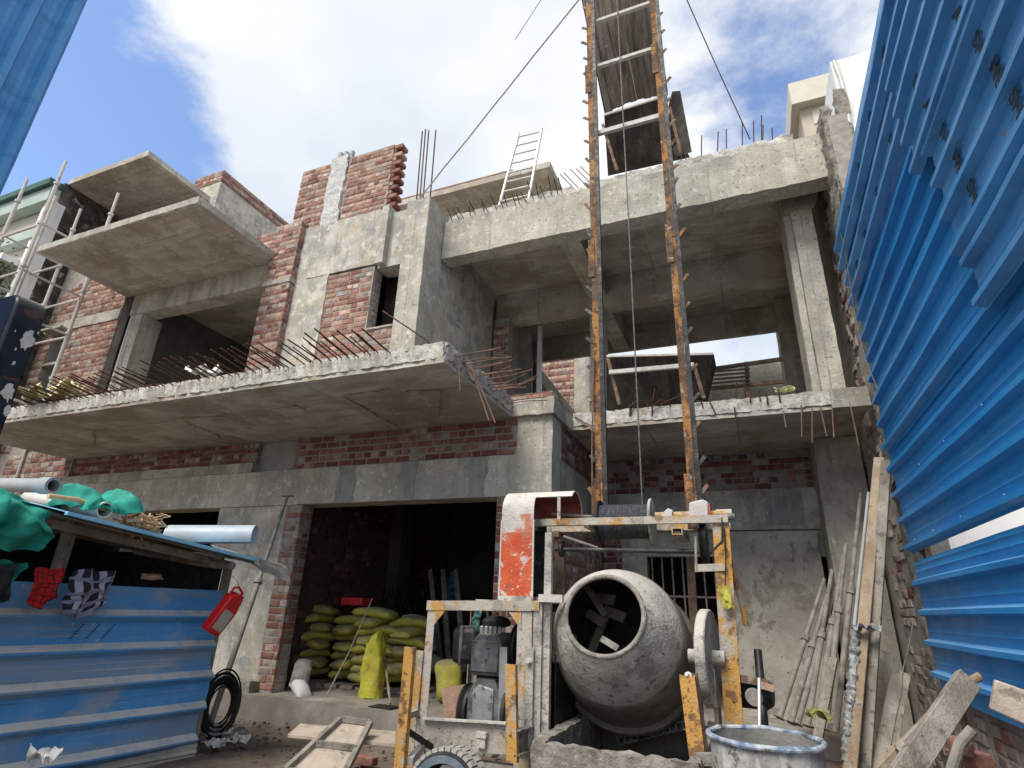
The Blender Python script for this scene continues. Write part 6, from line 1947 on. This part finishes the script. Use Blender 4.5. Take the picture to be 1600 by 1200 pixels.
ac = atY(775, 985, 5.3)
mp('air_cleaner', MB().lathe([(0.04, -0.12), (0.04, 0.02), (0.13, 0.04), (0.14, 0.08), (0.10, 0.115), (0.02, 0.13), (0.015, 0.16), (0, 0.16)], ac, UZ, 24), 'dark_steel', eng)
mp('air_pipe', MB().tube([ac + Vector((0, 0, -0.12)), ac + Vector((0.0, 0, -0.2))], 0.05, 12), 'dark_steel', eng)
mp('injector', MB().tube([(-2.34, 5.2, 1.27), (-2.34, 5.2, 1.36), (-2.40, 5.3, 1.45), (-2.5, 5.35, 1.5)], 0.014, 8), 'dark_steel', eng)
for k in range(5):
    mp('valve_nut', MB().lathe([(0.02, 0), (0.02, 0.05), (0.012, 0.06), (0, 0.06)], (-2.37 + 0.045 * k, 5.13, 1.275), UZ, 8), 'engine_plate', eng)
cloth('net_rag', lambda i, j: atY(739 + 11 * i + 3 * math.sin(j * 7), 948 + 38 * j, 5.2) + nv((i * 3, j * 4, 0), 1.4, 2) * 0.03, 'net_teal', None, None, 10, 16, 0.004, parent=mx)

# --- red belt hood: plate, bend, flat top and rear bend
HX0, HX1, HY0, HY1, HZT = -2.20, -1.875, 5.10, 6.62, 2.56
HXR, HR = atY(899, 790, 5.25).x, 0.20
HCY, HCZ = HY0 + HR, HZT - HR
fp = [(HY0, 1.56 + (HCZ - 0.20 - 1.56) * k / 8) for k in range(9)]
hood = mp('belt_hood', MB().sheet(4, 8, lambda i, j: (HX0 + (HX1 - HX0) * i, *fp[int(round(j * 8))]), 0.008), 'red_paint', sharp=50)
mp('hood_plate_top', MB().sheet(4, 2, lambda i, j: (HX0 + (HX1 - HX0) * i, HY0, HCZ - 0.20 + 0.17 * j), 0.008), 'hood_mid', hood)
lp = [(HY0, HCZ - 0.03)] + [(HCY - HR * math.cos(R(t)), HCZ + HR * math.sin(R(t))) for t in range(0, 41, 8)]
mp('hood_bend', MB().sheet(4, len(lp) - 1, lambda i, j: (HX0 + (HX1 - HX0) * i, *lp[int(round(j * (len(lp) - 1)))]), 0.008), 'hood_top', hood, sharp=50)
tp = [(HCY - HR * math.cos(R(t)), HCZ + HR * math.sin(R(t))) for t in range(40, 201, 8)]
mp('hood_top', MB().sheet(6, len(tp) - 1, lambda i, j: (HX0 + (HXR - HX0) * i, *tp[int(round(j * (len(tp) - 1)))]), 0.008), 'hood_top', hood, sharp=50)
mp('hood_lining', MB().sheet(6, len(tp) - 1, lambda i, j: (HX0 + 0.01 + (HXR - HX0 - 0.02) * i, HCY + (tp[int(round(j * (len(tp) - 1)))][0] - HCY) * 0.95, HCZ + (tp[int(round(j * (len(tp) - 1)))][1] - HCZ) * 0.95), 0.004), 'red_dark', hood, sharp=50)
mp('hood_edge', MB().beam((HX1, HY0 - 0.002, 1.57), (HX1, HY0 - 0.002, 2.27), 0.014, 0.014), 'pan_edge', hood)
mp('hood_edge', MB().beam((HX0, HY0 - 0.002, 1.57), (HX0, HY0 - 0.002, 2.27), 0.014, 0.014), 'pan_edge', hood)
mp('hood_side', MB().box(HX0, HX0 + 0.008, HY0 + 0.01, HY0 + 2 * HR, 1.60, HCZ), 'dark_steel', hood)
mp('hood_back', MB().box(HX0 + 0.01, HX1 - 0.01, HY0 + 2 * HR, HY0 + 2 * HR + 0.01, 1.60, HCZ), 'dark_steel', hood)
mp('hood_foot', MB().beam((HX0, HY0 - 0.012, 1.572), (HX1, HY0 - 0.012, 1.572), 0.02, 0.05), 'cement_steel', hood)
for z in (1.66, 1.80):
    pass
mp('hood_strap', MB().beam((HXR - 0.12, HY0 + 0.02, ZB), (HXR - 0.12, HY0 + 0.02, HCZ + 0.12), 0.02, 0.03, UX), 'yellow_worn', hood)
mp('hood_stay', MB().tube([(-1.73, 5.18, 1.56), (-1.74, 5.18, 2.2)], 0.014, 8), 'prop_steel', hood)
mp('belt', MB().beam((-2.02, 5.35, 1.3), (-2.02, 5.32, 2.3), 0.05, 0.02, UX), 'hose_black', hood)

# --- hoist mast
MY = 5.62
XL, XR = atY(938, 790, MY).x - 0.045, atY(1080, 780, MY).x - 0.02
ZT = 11.5
rr_ = random.Random(6)
for side, X in ((-1, XL), (1, XR)):
    z = 2.25
    while z < ZT:
        z2 = min(z + 2.9, ZT)
        r_ = mp('mast_rail', MB().angle((X, MY, z + 0.004), (X, MY, z2 - 0.004), 0.072, 0.008, UX, UY), 'yellow_rust')
        mp('rail_guide', MB().beam((X + 0.098, MY + 0.02, z + 0.002), (X + 0.098, MY + 0.02, z2 - 0.002), 0.046, 0.05, UY), 'dark_steel', r_)
        mp('splice_plate', MB().box(X - 0.03, X + 0.045, MY - 0.014, MY - 0.002, z - 0.02, z + 0.5), 'yellow_rust', r_)
        zz = z + 0.3
        while zz < z2 - 0.05:
            s = side
            a = Vector((X + (0.0 if s < 0 else 0.10), MY + 0.01, zz))
            b = a + Vector((s * rr_.uniform(0.05, 0.09), 0.02, rr_.uniform(0.07, 0.13)))
            mp('lug', MB().beam(a, b, 0.035, 0.012, UY), rr_.choice(['rust_steel', 'yellow_rust', 'dark_steel']), r_)
            zz += rr_.uniform(0.24, 0.42)
        z = z2
for px, py in ((972, 88), (990, 190), (995, 8)):
    z = atY(px, py, MY + 0.05).z
    mp('mast_tie', MB().beam((XL + 0.06, MY + 0.09, z), (XR + 0.02, MY + 0.09, z), 0.05, 0.05), 'pan_edge')
mp('hoist_cable', MB().tube([atY(1004, 792, 5.5), atY(985, 400, 5.62), atY(964, 0, 5.66), atY(962, -60, 5.66)], 0.008, 6), 'wire')
mp('signal_rope', MB().tube([atY(926, 812, 5.55), atY(925, 700, 5.58), atY(928, 560, 5.6)], 0.009, 6), 'rebar_copper')

# ================================================================== things round the mixer
# tyre lying against the frame
tc_ = atY(700, 1237, 3.75)
ty = thing('tyre', 'lugged black tyre with dusty tread at the bottom edge before the mixer', 'tyre', (tc_.x, tc_.y, 0))
axT = Vector((0.12, -1, 0.10)).normalized()
tR = (atY(700, 1166, 3.75) - tc_).length
part('carcass', MB().lathe([(tR * 0.62, -0.10), (tR * 0.70, -0.125), (tR * 0.86, -0.125), (tR * 0.93, -0.10), (tR * 0.94, 0.0), (tR * 0.93, 0.10), (tR * 0.86, 0.125), (tR * 0.70, 0.125), (tR * 0.62, 0.10)], tc_, axT, 48), 'tyre_rubber', ty)
part('sidewall_band', MB().lathe([(tR * 0.66, 0.126), (tR * 0.84, 0.131)], tc_, axT, 48), 'tyre_blue', ty)
uT = axT.cross(UZ).normalized()
vT = axT.cross(uT)
for k in range(34):
    t = 2 * math.pi * k / 34
    n_ = uT * math.cos(t) + vT * math.sin(t)
    g_ = -uT * math.sin(t) + vT * math.cos(t)
    for s in (-1, 1):
        c = tc_ + n_ * tR * 0.955 + axT * (0.055 * s) + g_ * (0.012 * s)
        part('tread_block', MB().beam(c - axT * 0.05, c + axT * 0.05, 0.034, tR * 0.09, n_), 'tread_dusty', ty)

# steel barrel
bc = (atY(1105, 1140, 3.62) + atY(1290, 1160, 3.62)) / 2
bR = (atY(1290, 1160, 3.62) - atY(1105, 1140, 3.62)).length / 2
bar = thing('steel_barrel', 'open steel barrel with chipped blue and white paint at the bottom edge', 'barrel', (bc.x, bc.y, 0))
bz = bc.z
part('shell', MB().lathe([(bR - 0.012, 0.0), (bR - 0.012, bz * 0.33), (bR, bz * 0.35), (bR - 0.012, bz * 0.37), (bR - 0.012, bz * 0.66), (bR, bz * 0.68), (bR - 0.012, bz * 0.70), (bR - 0.012, bz - 0.02)], (bc.x, bc.y, 0), UZ, 56), 'barrel_paint', bar)
part('inside', MB().lathe([(bR - 0.018, bz - 0.01), (bR - 0.018, bz * 0.72), (bR - 0.026, bz * 0.70), (bR - 0.018, bz * 0.68), (bR - 0.018, 0.03), (0.0, 0.03)], (bc.x, bc.y, 0), UZ, 56), 'barrel_inside', bar)
rim = MB().lathe([(bR - 0.006 + 0.014 * math.cos(t), bz - 0.008 + 0.014 * math.sin(t)) for t in [2 * math.pi * k / 10 for k in range(11)]], (bc.x, bc.y, 0), UZ, 72)
rim.v = [tuple(Vector(p) + nv(p, 9.0, 1.0) * 0.006) for p in rim.v]
part('rim', rim, 'barrel_rim', bar)
# shiny black tube beside it
solo('black_tube', MB().tube([atY(1197, 1165, 5.3), atY(1184, 1016, 5.6)], 0.032, 14), 'hose_black', 'glossy black tube standing behind the barrel', 'tube')
solo('steel_tube', MB().tube([atY(1187, 1150, 5.0), atY(1186, 1060, 5.2)], 0.012, 10), 'alu', 'thin bright tube standing behind the barrel beside the black tube', 'tube')

# pile of grey pipes behind the mixer
names_n = ['first', 'second', 'third', 'fourth', 'fifth', 'sixth', 'seventh', 'eighth', 'ninth', 'tenth', 'eleventh', 'twelfth']
for k in range(12):
    a = atY(972 + 10 * k, 1158 - 2.5 * k, 5.72)
    b = atY(918 + 10 * k, 1062 - 3 * k, 6.85)
    pipe_thing('steel_pipe', a, b, 0.036, 'pvc_grey' if k % 3 else 'prop_steel', names_n[k] + ' grey pipe from the mixer frame in the row below the mixer drum', wall=0.005)
# plank ramp of two shutter boards over a pale board, at the garage step
pb1 = [atZ(449, 1153, 0.34), atZ(468, 1136, 0.36), atZ(618, 1148, 0.36), atZ(618, 1168, 0.34)]
solo('pale_board', MB().prism(pb1, (0, 0, 0.03)), 'board_pale', 'pale board lying along the garage step under the framed panel', 'board', bevel=0.004)
R0, R1, R2, R3 = atZ(444, 1212, 0.20), atZ(535, 1222, 0.16), atZ(578, 1136, 0.46), atZ(532, 1130, 0.48)
sp_ = thing('framed_panel', 'wooden framed shutter panel lying as a ramp on the garage step', 'panel', R0)
part('sheet', MB().prism([R0, R1, R2, R3], (0, 0, 0.015)), 'board_pale', sp_)
for a, b in ((R0, R3), (R1, R2), (R3, R2), (R0 * .5 + R3 * .5, R1 * .5 + R2 * .5), (R0, R1)):
    part('batten', MB().beam(a + Vector((0, 0, 0.035)), b + Vector((0, 0, 0.035)), 0.045, 0.045), 'plank_grey', sp_)

# --- cement sacks in the garage
def sack_mesh(L, W, H, m, seed):
    mb = MB()
    nu, nv__ = 20, 12
    vs = []
    for i in range(nu + 1):
        t = i / nu * 2 - 1
        sx = math.copysign(abs(t) ** 0.9, t)
        r_ = max(0.02, (1 - abs(t) ** 5)) ** 0.5
        for j in range(nv__):
            a = 2 * math.pi * j / nv__
            ca, sa_ = math.cos(a), math.sin(a)
            y = math.copysign(abs(ca) ** 0.7, ca) * W / 2 * (0.80 + 0.20 * r_)
            z = math.copysign(abs(sa_) ** 0.75, sa_) * H / 2 * (0.18 + 0.82 * r_)
            p = Vector((sx * L / 2, y, z))
            p.z -= 0.05 * (abs(t) ** 2.2) * (H / 0.18)
            p += nv(p, 5.0, seed) * 0.028 + nv(p, 16.0, seed) * 0.012
            vs.append(p)
    fs = [(i * nv__ + j, (i + 1) * nv__ + j, (i + 1) * nv__ + (j + 1) % nv__, i * nv__ + (j + 1) % nv__) for i in range(nu) for j in range(nv__)]
    fs += [tuple(range(nv__)), tuple(range(nu * nv__, (nu + 1) * nv__))[::-1]]
    mb.add(vs, fs)
    return mb.mesh('sack', m, 60)


sacks = [sack_mesh(0.66, 0.42, 0.15, 'sack_yellow', s * 3.1) for s in range(5)]
rsk = random.Random(21)
cols_ = ['by the brick jamb', 'second from the jamb', 'third from the jamb', 'at the far end']
rowsn = ['lowest', 'second lowest', 'third lowest', 'fourth lowest', 'fourth highest', 'third highest', 'second highest', 'topmost']
SY = 8.1
z0 = 0.40
for rr in range(8):
    for cc in range(4):
        if rr == 7 and cc in (1, 3):
            continue
        px = (478, 536, 584, 624)[cc]
        base = atY(px, 1040, SY)
        me = sacks[(rr * 4 + cc) % 5]
        o = bpy.data.objects.new('cement_sack', me)
        yaw = R(rsk.uniform(-7, 7)) + (R(78) if (rr + cc) % 2 == 0 else R(12))
        w = Matrix.Translation((base.x + rsk.uniform(-.05, .05), SY + 0.22 * (cc % 2) + rsk.uniform(-.05, .05), z0 + 0.127 * rr + 0.07 + rsk.uniform(-.008, .008))) @ Matrix.Rotation(yaw, 4, 'Z') @ Matrix.Rotation(rsk.uniform(-.07, .07), 4, 'Y')
        link(o, None, w)
        tag(o, 'yellow cement sack, ' + rowsn[rr] + ' in the stack ' + cols_[cc], 'sack', 'cement sacks stacked in the garage')
for k in range(8):
    c = atY(470 + 25 * k, 1092, 8.0)
    part_n = solo('pallet_board', MB().box(c.x - 0.12, c.x + 0.10, 7.9, 8.7, 0.285, 0.33), 'plank_grey', names_n[k] + ' grey pallet board from the jamb under the cement sacks', 'board', 'boards under the cement sacks')
# back rank of sacks, grey with dust
for k, (px, py) in enumerate(((655, 1000), (660, 1035), (645, 975))):
    c = atY(px, py, 9.0)
    o = bpy.data.objects.new('cement_sack', sack_mesh(0.6, 0.45, 0.3, 'sack_white', k * 2.0 + 1))
    link(o, None, Matrix.Translation(c) @ Matrix.Rotation(R(20 + 40 * k), 4, 'Z'))
    tag(o, ('grey dusty sack slumped behind the yellow stack', 'lower grey sack slumped behind the yellow stack', 'upper grey sack leaning behind the yellow stack')[k], 'sack')
# opened bright yellow sack standing in front
oc = atY(581, 1070, 7.45)
def upright(i, j):
    t = 2 * math.pi * i
    z = j
    wx = 0.17 * (1.0 - 0.42 * z ** 2.2)
    wy = 0.12 * (1.0 - 0.15 * z)
    p = Vector((oc.x + wx * math.copysign(abs(math.cos(t)) ** .75, math.cos(t)), oc.y + wy * math.copysign(abs(math.sin(t)) ** .75, math.sin(t)), 0.285 + 0.80 * z + 0.05 * math.cos(t) * z ** 3))
    return p + nv(p, 6.0, 3.0) * 0.045 * (0.3 + z) + nv(p, 17.0, 5.0) * 0.018 + Vector((0, 0.02 * math.sin(t * 7 + z * 5) * z, 0))
osk = solo('open_sack', MB().sheet(36, 20, upright, 0.004), 'sack_bright', 'bright yellow opened cement sack standing on the garage floor', 'sack', sharp=70)
# red carton on the stack, white bags by the jamb
ct = atY(552, 966, 8.1)
cz = z0 + 0.127 * 8 + 0.03
solo('carton', MB().box(ct.x - 0.20, ct.x + 0.20, 8.0, 8.25, cz, cz + 0.11), 'carton_red', 'flat red carton lying on top of the cement sacks', 'carton', bevel=0.006)
wbm = sack_mesh(0.46, 0.20, 0.17, 'sack_white', 4.0)
wc_ = atY(463, 1094, 7.1)
o = bpy.data.objects.new('plastic_bag', wbm)
link(o, None, Matrix.Translation((wc_.x, 7.15, 0.36)) @ Matrix.Rotation(R(-25), 4, 'Z') @ Matrix.Rotation(R(22), 4, 'Y'))
tag(o, 'white filled plastic bag lying at the foot of the brick jamb', 'bag')
wc2 = atY(462, 1062, 7.2)
o = bpy.data.objects.new('plastic_bag', sack_mesh(0.40, 0.26, 0.20, 'tarp_grey', 6.0))
link(o, None, Matrix.Translation((wc2.x, 7.3, 0.55)) @ Matrix.Rotation(R(-60), 4, 'Z') @ Matrix.Rotation(R(40), 4, 'Y'))
tag(o, 'torn grey white bag of scraps above the white bag at the jamb', 'bag')
# tools and rods
solo('thin_rod', MB().tube([atY(498, 1110, 7.1), atY(545, 1020, 7.4), atY(582, 935, 7.7)], 0.008, 6), 'rope', 'thin rod leaning across the front of the cement sacks', 'rod')
sv = thing('shovel', 'spade with wooden shaft leaning by the yellow sacks', 'shovel', atZ(608, 1104, 0.29))
part('shaft', MB().tube([atZ(610, 1100, 0.33), atY(600, 1020, 7.9)], 0.016, 8), 'plank', sv)
part('blade', MB().box(-0.16, 0.16, -0.11, 0.11, 0.0, 0.012), 'dark_steel', sv, world=Matrix.Translation(atZ(600, 1105, 0.29)))
# bundle of dark slats behind the sacks, each leaning
sl = thing('slat_bundle', 'dark ribbed shutter panel leaning behind the grey sacks', 'panel', atY(640, 1040, 9.4))
for k in range(7):
    part('slat', MB().beam(atY(628 + 8 * k, 1060, 9.2), atY(594 + 6 * k, 920, 9.9), 0.035, 0.03, UY), 'dark_steel', sl)
# planks standing in the dark at the back
for k, (ax_0, bx_0, lab) in enumerate(((690, 672, 'first'), (702, 692, 'second'), (726, 712, 'third'))):
    lean('plank', atY(ax_0, 1050, 9.6), atY(bx_0, 890, 10.4), 0.10, 0.03, 'plank_grey', lab + ' plank from the sacks, standing in the dark garage', 'plank', up=(0, 1, 0))
# rusty red plate and yellow sack by the engine
solo('steel_plate', MB().prism([atY(690, 1075, 6.0), atY(735, 1068, 6.0), atY(738, 1122, 6.0), atY(694, 1130, 6.0)], (0, 0.02, 0)), 'brick_pink', 'dull pink steel plate standing behind the engine frame', 'plate')
ys = atY(702, 1042, 7.6)
o = bpy.data.objects.new('cement_sack', sack_mesh(0.5, 0.36, 0.22, 'sack_yellow', 9.0))
link(o, None, Matrix.Translation((ys.x, 7.6, 0.56)) @ Matrix.Rotation(R(80), 4, 'Y') @ Matrix.Rotation(R(80), 4, 'X'))
tag(o, 'dull yellow sack standing in the shade behind the engine', 'sack')
# litter and rubble
rub = MB()
rl = random.Random(33)
for _ in range(260):
    x, y = rl.uniform(-6.6, -2.5), rl.uniform(4.9, 6.7)
    crumb(rub, (x, y, 0.0 + rl.uniform(-.01, .02)), rl.uniform(0.006, 0.022), rl)
for _ in range(80):
    crumb(rub, (rl.uniform(-4.6, -3.0), rl.uniform(7.3, 9.0), 0.285), rl.uniform(0.008, 0.03), rl)
o = part('rubble', rub, 'dirt')
tag(o, 'small mortar rubble scattered over the earth and the garage floor', 'rubble', None, 'stuff')
